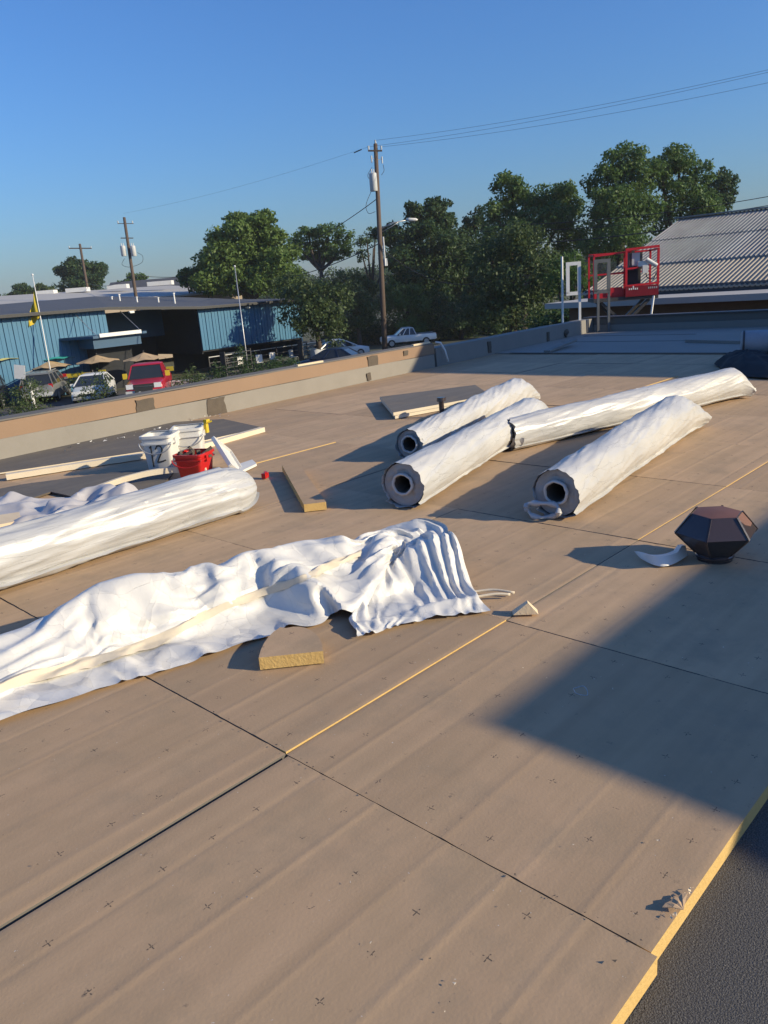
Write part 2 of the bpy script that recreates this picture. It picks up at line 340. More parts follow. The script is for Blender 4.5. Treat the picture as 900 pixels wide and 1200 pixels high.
def par_y(x): return 7.97 + .072 * x             # inner foot of the street-side parapet
def far_x(y): return 17.75 - .125 * y            # inner foot of the far parapet
XC = (17.75 - .125 * 7.97) / (1 + .125 * .072); YC = par_y(XC)
ROOF = [(-4, -3.2), (far_x(-3.2), -3.2), (XC, YC), (-4, par_y(-4))]
deck = MB(); deck.prism(ROOF, -3.75, -.062, 1); deck.m[1] = 0
deck = tag(obj('roof_deck', deck, [M['gravel'], M['stucco']]), kind='structure')
def in_deck(name, mb, mats, smooth_=False): return obj(name, mb, mats, deck, True, smooth_)

# insulation boards, each its own piece, ridged facer, sides yellow foam or darkened for joint shade
PITCH = 1.22; X0, Y0 = .07, .58
def board_mesh(seed, raised=False, grey=False):
    rnd = random.Random(seed); S = PITCH - .0026; T = .05; ny, nx = 150, 5
    ridges = [(-S / 2 + S * (i + .5 + rnd.uniform(-.22, .22)) / 5, rnd.uniform(.0006, .0015) * rnd.choice((1, 1, -1)), rnd.uniform(.006, .015)) for i in range(5)]
    mb = MB(); off = Vector((seed * 3.7, 0, 0))
    for i in range(nx + 1):
        for j in range(ny + 1):
            x = -S / 2 + S * i / nx; y = -S / 2 + S * j / ny
            z = sum(a * math.exp(-((y - r - .002 * math.sin(x * 3 + k)) / w) ** 2) for k, (r, a, w) in enumerate(ridges))
            z += noise.noise(Vector((x * 2.2, y * 2.2, 0)) + off) * .0009
            e = min(S / 2 - abs(x), S / 2 - abs(y)); z -= .0022 * max(0, 1 - e / .012)
            jx = jy = 0
            if i in (0, nx): jx = noise.noise(Vector((y * 14, seed, 1))) * .0022
            if j in (0, ny): jy = noise.noise(Vector((x * 14, seed, 2))) * .0022
            mb.v.append(Vector((x + jx, y + jy, z)))
    n = ny + 1
    for i in range(nx):
        for j in range(ny): mb.f.append((i * n + j, (i + 1) * n + j, (i + 1) * n + j + 1, i * n + j + 1)); mb.m.append(0)
    edge = [i * n for i in range(nx + 1)] + [nx * n + j for j in range(1, n)] + [i * n + ny for i in range(nx - 1, -1, -1)] + [j for j in range(ny - 1, 0, -1)]
    o = len(mb.v); mb.v += [Vector((mb.v[k].x, mb.v[k].y, -T)) for k in edge]; L = len(edge)
    for k in range(L): l = (k + 1) % L; mb.f.append((edge[l], edge[k], o + k, o + l)); mb.m.append(1 if max(mb.v[edge[l]].y, mb.v[edge[k]].y) < -S / 2 + .035 else 2)
    me = new_mesh('insulation_board', mb, [M['facer_grey'] if grey else M['facer'], M['foam'] if raised else M['membrane_and_joint_shade'], M['membrane_and_joint_shade']], 40)  # remaining sides dark: foam in joint shade, put in as colour
    return me
bmeshes = [board_mesh(s) for s in range(6)]; rmeshes = [board_mesh(20 + s, raised=True) for s in range(4)]
RAISED = {(1, 1): .002, (2, 1): .001, (3, 1): .004, (4, 1): .0055, (0, 0): .001, (0, 1): -.001, (-1, 0): .001, (-1, 1): -.001, (1, 0): -.003, (3, 4): .007, (2, 4): .006, (6, 3): .008, (7, 3): .008, (5, 1): .005, (3, 0): .001}
FOAMY = {(1, 1), (3, 1), (4, 1), (5, 1), (2, 4), (3, 4), (6, 3), (7, 3), (0, 0), (1, 0), (-1, 0), (-2, 0), (2, 0)}
rb = random.Random(5)
for i in range(-3, 10):
    for j in range(-1, 6):
        if j == -1 and i < 3: continue
        me = rmeshes[(i * 3 + j) % 4] if (i, j) in FOAMY else bmeshes[rb.randrange(6)]
        o = bpy.data.objects.new('insulation_board', me); o.parent = deck
        dz = RAISED.get((i, j), rb.uniform(-.0025, .0025))
        p = Vector((X0 + (i + .5) * PITCH + rb.uniform(-.001, .001), Y0 + (j + .5) * PITCH + rb.uniform(-.001, .001), -.008 + dz))
        if (i, j) == (0, 0): p += Vector((-.006, -.018, 0))
        o.location = world_of(deck).inverted() @ p; o.rotation_euler = (0, 0, (0 if (i, j) in FOAMY else rb.choice((0, math.pi))) + rb.uniform(-.0015, .0015))
        col.objects.link(o)
# the strip between the boards and the parapet, and the finished membrane at the far end
yb = Y0 + 6 * PITCH + .004; xb = X0 + 10 * PITCH + .01
q = MB(); q.prism([(-4, yb), (xb, yb), (xb, par_y(xb) - .002), (-4, par_y(-4) - .002)], -.060, -.012); in_deck('base_sheet', q, M['facer'])
q = MB(); q.prism([(xb + .004, -3.1), (far_x(-3.1) - .003, -3.1), (XC - .004, YC - .004), (xb + .004, par_y(xb) - .004)], -.060, .006); in_deck('membrane', q, M['membrane'])
for k, (xa, ya, xz, yz) in enumerate(((xb + .02, 3.0, xb + .01, 8.5), (14.3, -2.5, 14.25, 8.6), (15.6, -2.5, 15.5, 8.8))):
    q = MB(); q.bar((xa, ya, .008), (xz, yz, .008), .09 if k == 0 else .04, .010 if k == 0 else .006); in_deck('membrane_lap', q, M['membrane_and_joint_shade'])
# lap seam, loose granules and pale grit on the dark old roof
q = MB(); q.bar((-.6, .16, -.0605), (4.5, .20, -.0605), .012, .006); q.bar((-.6, -.22, -.0605), (4.5, -.18, -.0605), .05, .005); in_deck('old_lap_seam', q, M['tar'])
rg = random.Random(8); q = MB()
for k in range(420):
    p = Vector((rg.uniform(.3, 2.6), rg.uniform(-.9, .57), -.062)); z_ = rg.choice((.0015, .002, .003, .0045)); vs = [p + Vector((rg.uniform(-z_, z_), rg.uniform(-z_, z_), rg.uniform(0, z_))) for _ in range(4)]; q.add(vs, [(0, 1, 2), (0, 3, 1), (1, 3, 2), (2, 3, 0)])
tag(in_deck('loose_granules', q, M['par_pale']), kind='stuff')
# torn facer curling up on the edge of the nearest board
hp = at(801, 1066, .001); tips = [(776, 1063, .002), (780, 1058, .004), (785, 1056, .002), (789, 1052, .005), (795, 1051, .002), (799, 1047, .004), (806, 1046, .003)]
q = MB(); tv = [at(x, y, z) for x, y, z in tips]; mv = [hp.lerp(p, .5) + Vector((0, 0, .003 + .002 * (k % 2))) for k, p in enumerate(tv)]
q.add([hp] + mv + tv, [(0, 1 + k, 2 + k) for k in range(6)] + [(1 + k, 8 + k, 9 + k, 2 + k) for k in range(6)])
q.add([p - Vector((0, 0, .0015)) for p in [hp] + mv + tv], [(0, 2 + k, 1 + k) for k in range(6)] + [(2 + k, 9 + k, 8 + k, 1 + k) for k in range(6)])
in_deck('torn_facer', q, M['facer'])
tp = at(800, 1060, 0); q = MB()
for k in range(22):
    x0_ = tp.x - .05 + k * .0055; s_ = rb.uniform(.003, .0075); y0_ = Y0 + rb.uniform(-.001, .010)
    c = Vector((x0_, y0_, -.002)); vs = [c + Vector((rb.uniform(-s_, s_), rb.uniform(-s_, s_), rb.uniform(-.3, .7) * s_)) for _ in range(4)]; q.add(vs, [(0, 1, 2), (0, 3, 1), (1, 3, 2), (2, 3, 0)])
tag(in_deck('torn_foam', q, M['foam_pale']), kind='stuff')

# parapets
par = thing('parapet_wall', 'long low parapet on the street side with a tan top band over pale flashing', 'parapet', (-4, par_y(-4), -.05), math.atan(.072))
def along(x0, x1, d0, d1, z0, z1, mi=0):          # box lying along the parapet line; d = distance outwards from its foot
    t = Vector((1, .072, 0)).normalized(); n_ = Vector((-t.y, t.x, 0))
    p = [Vector((x0, par_y(x0), 0)) + n_ * d0, Vector((x1, par_y(x1), 0)) + n_ * d0, Vector((x1, par_y(x1), 0)) + n_ * d1, Vector((x0, par_y(x0), 0)) + n_ * d1]
    return [(v.x, v.y) for v in p], z0, z1
def par_piece(name, x0, x1, d0, d1, z0, z1, mt, jit=0.):
    q = MB()
    n_ = max(1, int((x1 - x0) / .35)) if jit else 1
    xs = [x0 + (x1 - x0) * k / n_ for k in range(n_ + 1)]
    t = Vector((1, .072, 0)).normalized(); nn = Vector((-t.y, t.x, 0)); rings = []
    for x in xs:
        f = Vector((x, par_y(x), 0)); w = noise.noise(Vector((x * 1.1, z0 * 9, d0 * 7))) * jit
        rings.append([f + nn * (d0 + w) + Vector((0, 0, z0)), f + nn * d1 + Vector((0, 0, z0)), f + nn * d1 + Vector((0, 0, z1 + w)), f + nn * (d0 + .01 + w) + Vector((0, 0, z1 + w))])
    q.loft(rings, (True, True)); return obj(name, q, mt, par, True)
XS = 10.35
par_piece('pale_flashing', -4, XS, .0, .25, -.05, .205, M['par_pale'], .008)
par_piece('tan_band', -4, XS + .05, .03, .29, .208, .375, M['par_tan'], .006)
par_piece('coping_cap', -4, XS + .05, .06, .33, .378, .392, M['membrane_and_joint_shade'], .004)
par_piece('shade_grey_flashing', XS + .06, XC + .2, .0, .27, -.05, .30, M['par_grey'], .008)  # same wall carried on in grey, its shade put into the colour
par_piece('outer_wall', -4, XC + .3, .25, .33, -3.75, .2, M['stucco'])
q = MB(); f = Vector((XS + .05, par_y(XS), 0))
q.tube([f + Vector((.02, .02, .40)), f + Vector((.1, -.02, .38)), f + Vector((.17, -.05, .25)), f + Vector((.2, -.09, .05))], .018, 6); obj('conduit_elbow', q, M['white_paint'], par, True, True)
for x, z0, z1, w, d in ((4.62, .17, .345, .26, .022), (5.62, -.02, .20, .30, -.008), (8.75, .12, .36, .26, .022), (9.6, .27, .35, .12, .022), (8.6, -.0, .12, .10, -.008), (12.1, .03, .24, .12, -.012), (14.4, .0, .2, .1, -.012)):
    q = MB(); n_ = 10
    t = Vector((1, .072, 0)).normalized(); nn = Vector((-t.y, t.x, 0)); c = Vector((x, par_y(x), 0)) + nn * d
    ring = [c + t * (w / 2 * (1 if abs(math.cos(a)) > .6 else abs(math.cos(a)) / .6) * math.copysign(1, math.cos(a)) * random.uniform(.8, 1.08)) + Vector((0, 0, (z0 + z1) / 2 + (z1 - z0) / 2 * max(-1, min(1, 1.5 * math.sin(a))) * random.uniform(.88, 1.06))) for a in [2 * math.pi * k / 16 for k in range(16)]]
    q.loft([ring, [v + nn * .03 for v in ring]], (True, True)); obj('tar_patch', q, M['tar'], par, True)
q = MB()
for x, w in ((7.2, .5), (9.9, .45)): q.bar((x, par_y(x) + .12, .40), (x + w, par_y(x + w) + .1, .402), .05, .03)
obj('loose_lath', q, M['foam_pale'], par, True)
fp = thing('far_parapet_wall', 'low dark grey parapet across the far end of the roof', 'parapet', (far_x(0), 0, -.05))
def far_piece(name, y0, y1, d0, d1, z0, z1, mt):
    q = MB(); q.prism([(far_x(y0) + d0, y0), (far_x(y0) + d1, y0), (far_x(y1) + d1, y1), (far_x(y1) + d0, y1)], z0, z1); return obj(name, q, mt, fp, True)
far_piece('flashing', -3.2, YC - .01, -.05, .25, -.05, .15, M['par_grey'])
far_piece('upper_band', -3.2, YC - .01, -.02, .25, .152, .30, M['membrane_and_joint_shade'])
far_piece('coping_cap', -3.2, YC + .25, -.06, .30, .302, .33, M['dark_metal'])
far_piece('outer_wall', -3.2, YC + .2, .25, .33, -3.75, .30, M['stucco'])

# unseen blocks added to the right, sized to throw the two big shadows
def block(name, label, x0, x1, y0, y1, zt, zb):
    t = thing(name, label, 'building', ((x0 + x1) / 2, (y0 + y1) / 2, zb))
    q = MB(); q.prism([(x0, y0), (x1, y0), (x1, y1), (x0, y1)], zb, zt - .2); obj('wall', q, M['stucco'], t, True)
    q = MB(); q.prism([(x0 - .05, y0 - .05), (x1 + .05, y0 - .05), (x1 + .05, y1 + .05), (x0 - .05, y1 + .05)], zt - .2, zt); obj('coping', q, M['par_tan'], t, True)
    q = MB(); q.box(((x0 + x1) / 2 + 1.0, y1 + .02, zb + 1.05), (.95, .06, 2.1)); d = obj('door', q, M['dark_metal'], t, True)
    q = MB(); q.ball(((x0 + x1) / 2 + 1.36, y1 + .09, zb + 1.0), .035, 6); obj('handle', q, M['steel'], d, True)
    return t
block('near_shadow_block', 'unseen block sized for the corner shadow on the near boards', 4.92, 11.5, -9.5, -4.93, 2.75, -.06)
block('far_shadow_block', 'unseen taller block added to shade the far end of the roof', 15.25, 20.6, -9, -.35, 5.0, -3.7)

# ------------------------------------------------------------------ crumpled sheets: flat facets meeting in sharp creases
def _h(i, j, s):
    n = (int(i) * 374761393 + int(j) * 668265263 + int(s) * 974634777) & 0xffffffff
    n = ((n ^ (n >> 13)) * 1274126177) & 0xffffffff; return ((n ^ (n >> 16)) & 0xffff) / 65535.0 * 2 - 1
def facet(x, y, cell, seed, warp=.35):
    """piecewise-linear noise on a warped triangle lattice: facets, not ripples"""
    x /= cell; y /= cell
    x, y = x + warp * noise.noise(Vector((x * .7, y * .7, seed))), y + warp * noise.noise(Vector((x * .7 + 9, y * .7, seed)))
    i, j = math.floor(x), math.floor(y); fx, fy = x - i, y - j
    a, b, c, d = _h(i, j, seed), _h(i + 1, j, seed), _h(i, j + 1, seed), _h(i + 1, j + 1, seed)
    if (i + j) % 2: return a + (b - a) * fx + (c - a) * fy if fx + fy < 1 else d + (c - d) * (1 - fx) + (b - d) * (1 - fy)
    return a + (b - a) * fx + (d - b) * fy if fx > fy else a + (c - a) * fy + (d - c) * fx
def crumple(x, y, seed, big=.17, amp=1.):
    return amp * (facet(x, y, big, seed) + .30 * facet(x * .8 + y * .6, y * .8 - x * .6, big * .45, seed + 1))
def np_noise(nu, nv, su, sv, seed):
    return np.array([[noise.noise(Vector((i * su, j * sv, seed))) for j in range(nv)] for i in range(nu)])
def sheet(P):
    nu, nv = P.shape[:2]; mb = MB(); mb.v = [Vector(p) for p in P.reshape(-1, 3)]
    mb.f = [(i * nv + j, (i + 1) * nv + j, (i + 1) * nv + j + 1, i * nv + j + 1) for i in range(nu - 1) for j in range(nv - 1)]; mb.m = [0] * len(mb.f); return mb
def polyl(pts, s):
    pts = [Vector(p) for p in pts]; L = [0]
    for a, b in zip(pts, pts[1:]): L.append(L[-1] + (b - a).length)
    d = s * L[-1]
    for k in range(len(pts) - 1):
        if d <= L[k + 1] + 1e-9: return pts[k].lerp(pts[k + 1], (d - L[k]) / (L[k + 1] - L[k]))
    return pts[-1]
def catmull(pts, n):
    pts = [Vector(p) for p in pts]; P_ = [2 * pts[0] - pts[1]] + pts + [2 * pts[-1] - pts[-2]]; out = []
    m_ = len(pts) - 1
    for k in range(n + 1):
        t = k / n * m_; i = min(int(t), m_ - 1); t -= i; a, b, c, d = P_[i:i + 4]
        out.append(.5 * ((2 * b) + (c - a) * t + (2 * a - 5 * b + 4 * c - d) * t * t + (3 * b - a - 3 * c + d) * t ** 3))
    return out

# front tarp -----------------------------------------------------
tarp = thing('crumpled_tarp', 'big crumpled white plastic sheet in front, gathered into a bunch at its right end', 'tarp', (1.4, 3.0, 0))
def settled(nu, nv, data):
    """vertex grid of a sheet that was left to settle as cloth; steps of 2 mm from one vertex to the next"""
    d = np.array(data).reshape(3, nu, nv).transpose(1, 2, 0)
    d[:, 0] = np.cumsum(d[:, 0], 0); return np.cumsum(d, 1) / 500.0
def soft(o, n=1): m = o.modifiers.new('smooth', 'SUBSURF'); m.levels = m.render_levels = n; return o
P = settled(112, 54, [
-275,0,-1,-1,0,0,2,1,0,0,0,-1,-1,-1,-1,-2,-2,-2,0,-1,-1,-1,0,0,0,0,-1,-1,-2,-1,-2,-1,-1,-1,-1,-1,0,-1,0,-1,0,-1,-1,-1,-2,-2,-1,-1,-1,-1,0,-1,1,2,62,1,1,0,0,0,1,1,1,0,0,-1,0,-1,-1,0,
-1,-2,-1,-2,-1,-2,-1,-1,-1,-1,-2,-1,-1,-1,-2,-1,-1,0,-1,-1,-2,-1,-1,-1,-2,-1,-2,-1,-1,-1,-1,-2,-1,-1,-1,-1,0,2,62,0,1,0,0,-1,-1,-1,-1,-1,-1,-1,-1,-1,-1,0,0,0,1,0,0,1,1,1,-1,-1,-1,-1,
-1,-1,-1,-1,-1,-1,-1,-1,-2,-1,-2,-1,-2,0,-1,-1,-1,-1,-1,-1,-2,-2,0,0,0,1,59,0,-2,-2,-1,-2,0,-1,-1,-1,-2,-1,-1,-1,-1,0,-1,0,0,1,1,0,1,1,0,1,0,0,1,0,1,1,-1,0,-1,0,0,0,0,0,0,0,0,0,-1,-2,
-1,-2,-1,-1,-1,-1,-1,-1,52,0,-1,-1,-1,-1,-1,0,0,-1,-1,-1,-2,-1,-1,0,0,0,1,0,1,0,1,0,1,1,0,1,0,1,1,-1,-1,-1,-1,-1,-1,-2,-1,0,0,-1,0,0,-1,0,-1,-1,0,0,-1,0,0,1,55,0,-1,0,-1,-1,-1,0,0,-1,
0,0,0,-1,-1,0,0,0,1,0,0,0,0,1,0,0,1,0,0,1,-1,0,-1,-2,-1,-1,-1,-1,-1,-1,-2,-1,-1,-1,-1,0,0,0,0,0,0,1,0,1,62,-1,-1,0,1,-1,0,0,1,0,1,1,0,-1,-2,-2,-1,-2,-2,-2,-2,0,0,1,0,0,0,0,1,-1,-1,-1,
-1,-1,-1,-1,-2,0,0,0,0,0,0,0,-1,0,-2,-1,-2,-2,0,0,0,1,60,-1,0,0,0,0,1,0,1,0,1,0,-1,-1,-1,-2,-2,-2,-1,-2,-1,-2,-1,-2,-1,-3,-1,0,0,0,0,0,-1,0,0,0,-1,1,-1,0,0,-1,0,0,-1,0,-2,-2,-2,-2,-1,
-2,-1,-1,60,-3,-3,-3,-3,-3,-2,1,1,-2,-1,-2,-1,0,-1,-1,0,-1,0,0,0,0,0,0,-1,-1,-2,-1,-1,0,-1,-1,-1,0,-1,0,-1,-1,0,-1,-1,-1,-1,0,-1,-1,-1,-1,-1,-2,-2,-1,-2,-1,49,-3,-3,-1,-2,-2,-2,-1,-2,
-2,-2,0,-1,0,-1,0,0,0,0,0,0,0,0,-1,-2,-1,-2,-2,0,-1,-2,-2,-1,-1,-2,-1,-1,-1,-1,-1,-2,-2,-2,-1,-2,-1,-2,-1,-2,-1,-2,-1,-2,-1,51,-3,-2,-2,-2,-3,-2,-2,-1,-2,-2,-3,-2,-3,-2,-3,-1,0,-1,-1,
0,0,0,-1,-1,-2,-1,-1,-1,0,-2,-2,-1,-1,-3,-2,-2,0,0,0,-2,-2,-2,-2,-2,-2,-2,-1,-3,-2,-2,-1,-2,-2,48,-2,-3,-2,-3,-2,-3,-2,-2,-2,-3,-2,-3,-2,-3,-4,-3,-3,-3,-3,-1,1,0,-1,-1,-1,-2,-2,-2,-1,
-3,-3,-3,-2,-2,-2,1,-1,0,0,-1,-1,0,-1,-2,-2,-2,-2,-2,-2,-2,-2,-2,-2,34,-1,-2,-3,-2,-3,-2,-2,-2,-2,-3,-2,-3,-2,-2,-3,-2,-3,-3,-3,-3,-3,-2,-2,0,-2,-1,-2,-3,-3,-3,-3,-3,-2,-2,0,0,0,-1,
-1,0,1,0,1,-1,-2,-2,-3,-2,-2,-2,-2,-2,-1,33,-2,-3,-1,-2,-2,-2,-2,-2,-2,-2,-2,-2,-3,-2,-2,-2,-2,-1,-1,-3,-3,-3,-2,-3,-1,0,-3,-3,-3,-4,-4,-3,-2,-1,0,0,-1,-2,-1,0,0,-1,-2,-1,-1,-1,-3,-2,
-1,0,-3,-2,-2,36,-3,-1,0,-1,0,-1,-1,-1,-2,-2,-2,-2,-1,-2,-2,-3,-3,-2,-3,-2,-3,-2,-3,-2,-2,-3,-2,-3,-2,-3,-4,-3,0,-1,-1,1,-1,-1,-1,-2,-2,-3,-3,-2,-3,-2,-3,-1,-1,-1,-2,-2,-2,33,-3,-3,
-3,-1,0,0,0,-1,0,0,-1,0,-3,-2,-2,-2,-3,-2,-2,-2,-2,-2,-2,-2,-2,-2,-3,-3,-2,-3,-2,0,-1,-3,-2,-1,-2,-4,-2,-1,-3,-3,-2,-2,-2,-2,-3,-3,-2,-1,-3,-2,-3,29,-4,-2,-3,-3,-2,0,0,0,0,0,1,-2,-3,
-2,-2,-2,-2,-2,-2,-2,-2,-2,-1,-2,-2,-3,-2,-1,-1,-1,-1,-2,-2,-2,-3,-1,-2,-3,-1,-1,-4,-3,-1,-1,-2,-2,-3,-2,-4,-2,-2,-3,-2,25,-2,-2,-2,-3,-3,-2,-2,1,0,1,-1,-2,-2,-2,-3,-2,-2,-2,-1,-1,-1,
-2,-2,-2,-2,-2,-1,-1,-1,-1,-1,-1,-2,-2,-1,-2,-2,-2,-1,-2,-3,-2,-1,-2,-2,-2,-3,-3,-3,-4,-2,-2,-3,21,0,-1,-2,-2,-3,-3,-2,-2,1,0,-2,-2,-2,-2,-1,-2,-1,-2,-2,-1,-1,-1,-2,-3,-2,-2,-1,0,-1,
0,-1,-1,-1,-2,-1,-2,-2,-2,0,-2,-3,-1,-2,-2,-2,-3,-1,-2,-4,-4,-4,-2,-3,18,-1,0,-1,-1,-3,-2,-1,-2,-2,-1,-2,-2,-1,-1,-2,-1,-2,-1,-1,-2,-1,-2,-2,-3,-2,-1,0,-1,0,-1,-1,-1,-1,0,-1,-2,-1,-2,
-1,-2,-2,-1,-1,-3,-2,-3,-2,-2,-3,-3,-4,-3,-3,17,1,0,-1,-2,-3,-3,-2,-1,-1,-2,-2,-1,-2,-1,-2,-1,-1,-2,-2,-1,-2,-3,-3,-1,-1,0,0,0,-1,-1,-1,-1,0,-1,-1,-1,-1,-1,-1,-2,-1,-1,-2,-3,-3,-2,-2,
-3,-2,-3,-3,-4,-2,15,0,0,0,-2,-2,-2,-3,-1,-2,-1,-2,-2,-1,-2,-1,-1,-2,-3,-2,-2,-3,-2,-2,0,0,0,-1,0,0,-1,-1,-1,0,-1,-1,-1,-1,-1,0,-2,-1,-1,-2,-3,-3,-2,-1,-2,-2,-2,-4,-3,-2,15,-2,-1,-1,
-1,-1,-1,-2,-2,-2,-2,-1,-2,-2,-3,1,-2,-2,-3,-3,-2,-2,-2,0,0,-1,0,0,1,-1,-1,-2,-1,-3,-3,1,1,0,-1,-1,-2,0,-1,-1,-2,-2,-2,-2,-2,-2,-1,-4,-3,-2,14,-2,-1,-2,-1,-2,-1,-1,-1,-2,-3,0,-3,-2,
-3,-2,-2,-3,0,-3,-2,-1,-1,0,-1,-1,0,1,1,-2,-1,-2,-2,-3,-1,1,0,-1,0,-1,-2,-1,-1,-1,-2,-2,-1,-3,-1,-2,-2,-3,-2,-3,15,-2,-2,-2,-2,-2,-2,-1,-1,-1,-1,-1,-3,-3,-2,-2,-3,-2,-2,-2,-2,-1,0,-1,
-2,0,1,0,0,-1,-2,-2,-2,-2,0,0,-1,-1,0,-2,-2,-1,-1,-1,-1,-2,-2,-2,-2,-2,-2,-2,-3,-2,12,-1,-2,-2,-2,-2,-2,-1,-2,-2,-3,0,-1,-3,-3,-2,-2,-1,-2,-3,-2,-1,-1,-1,0,0,1,-1,-1,-2,-1,-2,-2,-1,
0,-2,-1,-1,0,-3,0,-1,-2,-1,-1,-1,-2,-3,-2,-2,-2,-2,-3,-2,11,-2,-2,-2,-2,-2,-1,-2,-2,-1,-3,-2,-3,0,-4,-1,-1,-2,-2,-3,-3,-1,-1,0,0,0,0,-1,-2,-1,-2,-2,-1,1,-2,-4,-2,2,-2,-1,-1,-1,-2,-1,
-1,-1,-2,-3,-2,-3,-2,-2,-2,-2,9,-2,-2,-2,-2,-1,-2,-2,-2,-2,-2,-3,-2,-2,0,-1,-2,-2,-4,-3,-3,-2,0,0,0,0,-1,-2,-2,-2,0,-1,-1,-4,-2,-1,0,1,-3,0,-2,-1,-2,0,-1,-2,-2,-3,-2,-3,-2,-3,-3,-2,
9,-3,-2,-1,-2,-1,-3,-2,-3,0,-4,-2,-2,-2,0,-2,-1,-3,-3,-4,-3,-1,0,0,-1,-1,-3,-2,-1,-1,-1,-2,-3,0,-2,-1,-1,0,-1,-2,-1,-1,-1,-1,-2,-1,-2,-3,-4,-1,-3,-2,-4,-4,9,-3,-2,-1,-2,-2,-2,-3,-3,
-3,-1,-2,-3,-1,-1,-2,-2,-3,-3,-3,-2,0,0,-2,-2,-2,-2,-2,-2,-2,-2,-2,-1,0,-1,-2,-1,1,-1,-3,0,-1,-2,-1,-2,-2,-2,-2,-4,-3,-2,-3,-3,-3,10,-4,-3,-2,-2,-2,-2,-2,-3,-3,-3,-2,-1,-1,-1,-3,-2,
-2,-4,-1,-1,-1,-2,-1,-2,-2,-2,-3,-2,-3,-2,-2,0,-1,-1,-3,0,1,-1,-3,0,-1,-2,-2,-2,-2,-1,-4,-2,-3,-3,-3,-3,-4,10,-4,-4,-2,-1,-3,-2,-4,-2,-2,-3,-2,-1,-1,-2,-2,-2,-1,-2,-1,-1,-2,-1,-2,-2,
-2,-3,-2,-3,-3,-2,-3,-1,-1,-2,-3,2,1,-2,-3,0,-1,-2,-2,-2,-2,-2,-3,-4,-2,-2,-3,-4,-4,9,-3,-4,-2,-2,-4,-3,-2,-2,-1,-2,-1,0,-1,-1,-2,-1,-2,-1,-1,-3,-2,-2,-2,-2,-2,-2,-3,-3,-2,-3,-2,-2,
-1,-4,-3,1,1,-2,-2,0,-2,-2,-2,-2,-2,-2,-3,-4,-2,-3,-3,-3,-4,6,-2,-1,-1,-4,-1,-1,-1,0,-1,-2,0,0,-1,-1,-2,-2,-2,-2,-2,-3,-3,-2,-2,-2,-3,-2,-3,-2,-2,-3,-2,-1,-2,-4,-2,0,0,-4,-2,-1,-3,-2,
-2,-2,-2,-2,-3,-3,-3,-3,-4,-3,-4,11,0,-1,-2,0,0,1,0,0,-2,-1,-1,-1,-1,-2,-1,-2,-2,-3,-3,-3,-3,-2,-2,-3,-2,-2,-3,-3,-3,0,-3,-2,-2,-3,-2,-1,0,-4,-2,-2,-3,-4,-3,-3,-3,-2,-2,-3,-3,-3,-3,
-4,-4,17,0,-2,-1,-2,-1,1,1,1,1,-1,0,-1,-1,-2,-2,-3,-3,-3,-4,-2,-2,-3,-2,-3,-2,-2,-3,-3,-3,-3,-4,0,0,-3,-2,-1,0,-4,-3,-3,-3,-3,-3,-3,-3,-3,-3,-4,-4,-4,-3,-4,-4,18,-2,-1,-2,-3,-2,-1,1,
1,1,1,2,0,0,-2,-2,-3,-3,-4,-3,-3,-3,-2,-2,-2,-3,-2,-2,-3,-3,-3,-3,-2,1,-3,-2,-2,-2,-2,-3,-3,-3,-3,-4,-3,-4,-4,-4,-4,-3,-3,-4,-5,-4,15,-2,-2,-1,-2,-3,-3,1,1,1,1,1,1,-1,-2,-1,-1,-2,-2,
-3,-3,-3,-2,-3,-2,-2,-3,-2,-3,-2,-3,-4,-2,0,-1,-3,-3,0,-3,-3,-4,-4,-4,-3,-3,-3,-4,-4,-4,-3,-4,-4,-5,-4,15,-3,-2,-1,-2,-3,-3,0,1,0,1,0,1,-2,-1,-1,-1,-2,-2,-3,-1,-2,-1,-2,-1,-2,-2,-3,
-2,-4,-3,-3,-3,0,0,-4,-2,-1,-3,-5,-2,-4,-4,-3,-3,-3,-4,-4,-3,-4,-3,-4,-5,-5,13,-3,-2,-2,-2,-2,-3,-1,0,1,1,-1,0,-1,-1,-3,-1,-2,-2,-1,-2,0,-2,-1,-2,-1,-2,-2,-2,-2,-2,-2,-2,-3,-1,-1,-2,
-3,-2,-6,-3,-2,-3,-4,-4,-3,-3,-3,-4,-3,-4,-4,-5,-4,12,-3,-2,-3,-2,-4,-2,-2,2,1,0,0,0,-2,-2,-2,-1,-2,-2,-2,-2,-1,-1,0,-1,-2,-1,-2,-1,-2,-1,-1,-2,-2,-1,-1,-2,-3,-3,-3,-5,-3,-3,-4,-3,-4,
-4,-2,-3,-3,-4,-4,-4,-5,11,-2,-3,-3,-3,-2,-3,-3,2,1,0,0,-2,-1,-1,-2,-2,-2,-4,-1,1,-2,-1,-2,0,-1,-1,-1,-1,-2,-1,0,-2,-2,-2,-1,-1,-2,-2,-3,-5,-3,-4,-4,-4,-3,-3,-4,-4,-4,-2,-4,-3,-4,10,
-3,-2,-2,-2,-3,-3,-3,-1,1,1,-1,-1,-1,-2,-3,-2,-2,0,-2,0,-2,-2,-1,-1,-1,0,-1,0,-1,-1,0,-2,-2,-1,-2,-1,-2,-1,-3,-4,-5,-3,-4,-4,-4,-2,-4,-3,-4,-4,-4,-5,-4,9,-3,-2,-2,-2,-2,-3,-3,-2,1,0,
-1,-1,-2,-1,-2,-2,-1,0,-2,-1,-1,-3,-1,-2,-1,0,0,1,0,-1,-1,-1,-2,-1,-2,-1,-2,-2,-2,-3,-5,-4,-4,-4,-4,-3,-4,-4,-3,-4,-3,-3,-4,9,-3,-2,-1,-4,-3,-1,-2,-1,-1,0,-1,-1,-2,-2,-1,-1,-1,-1,-1,
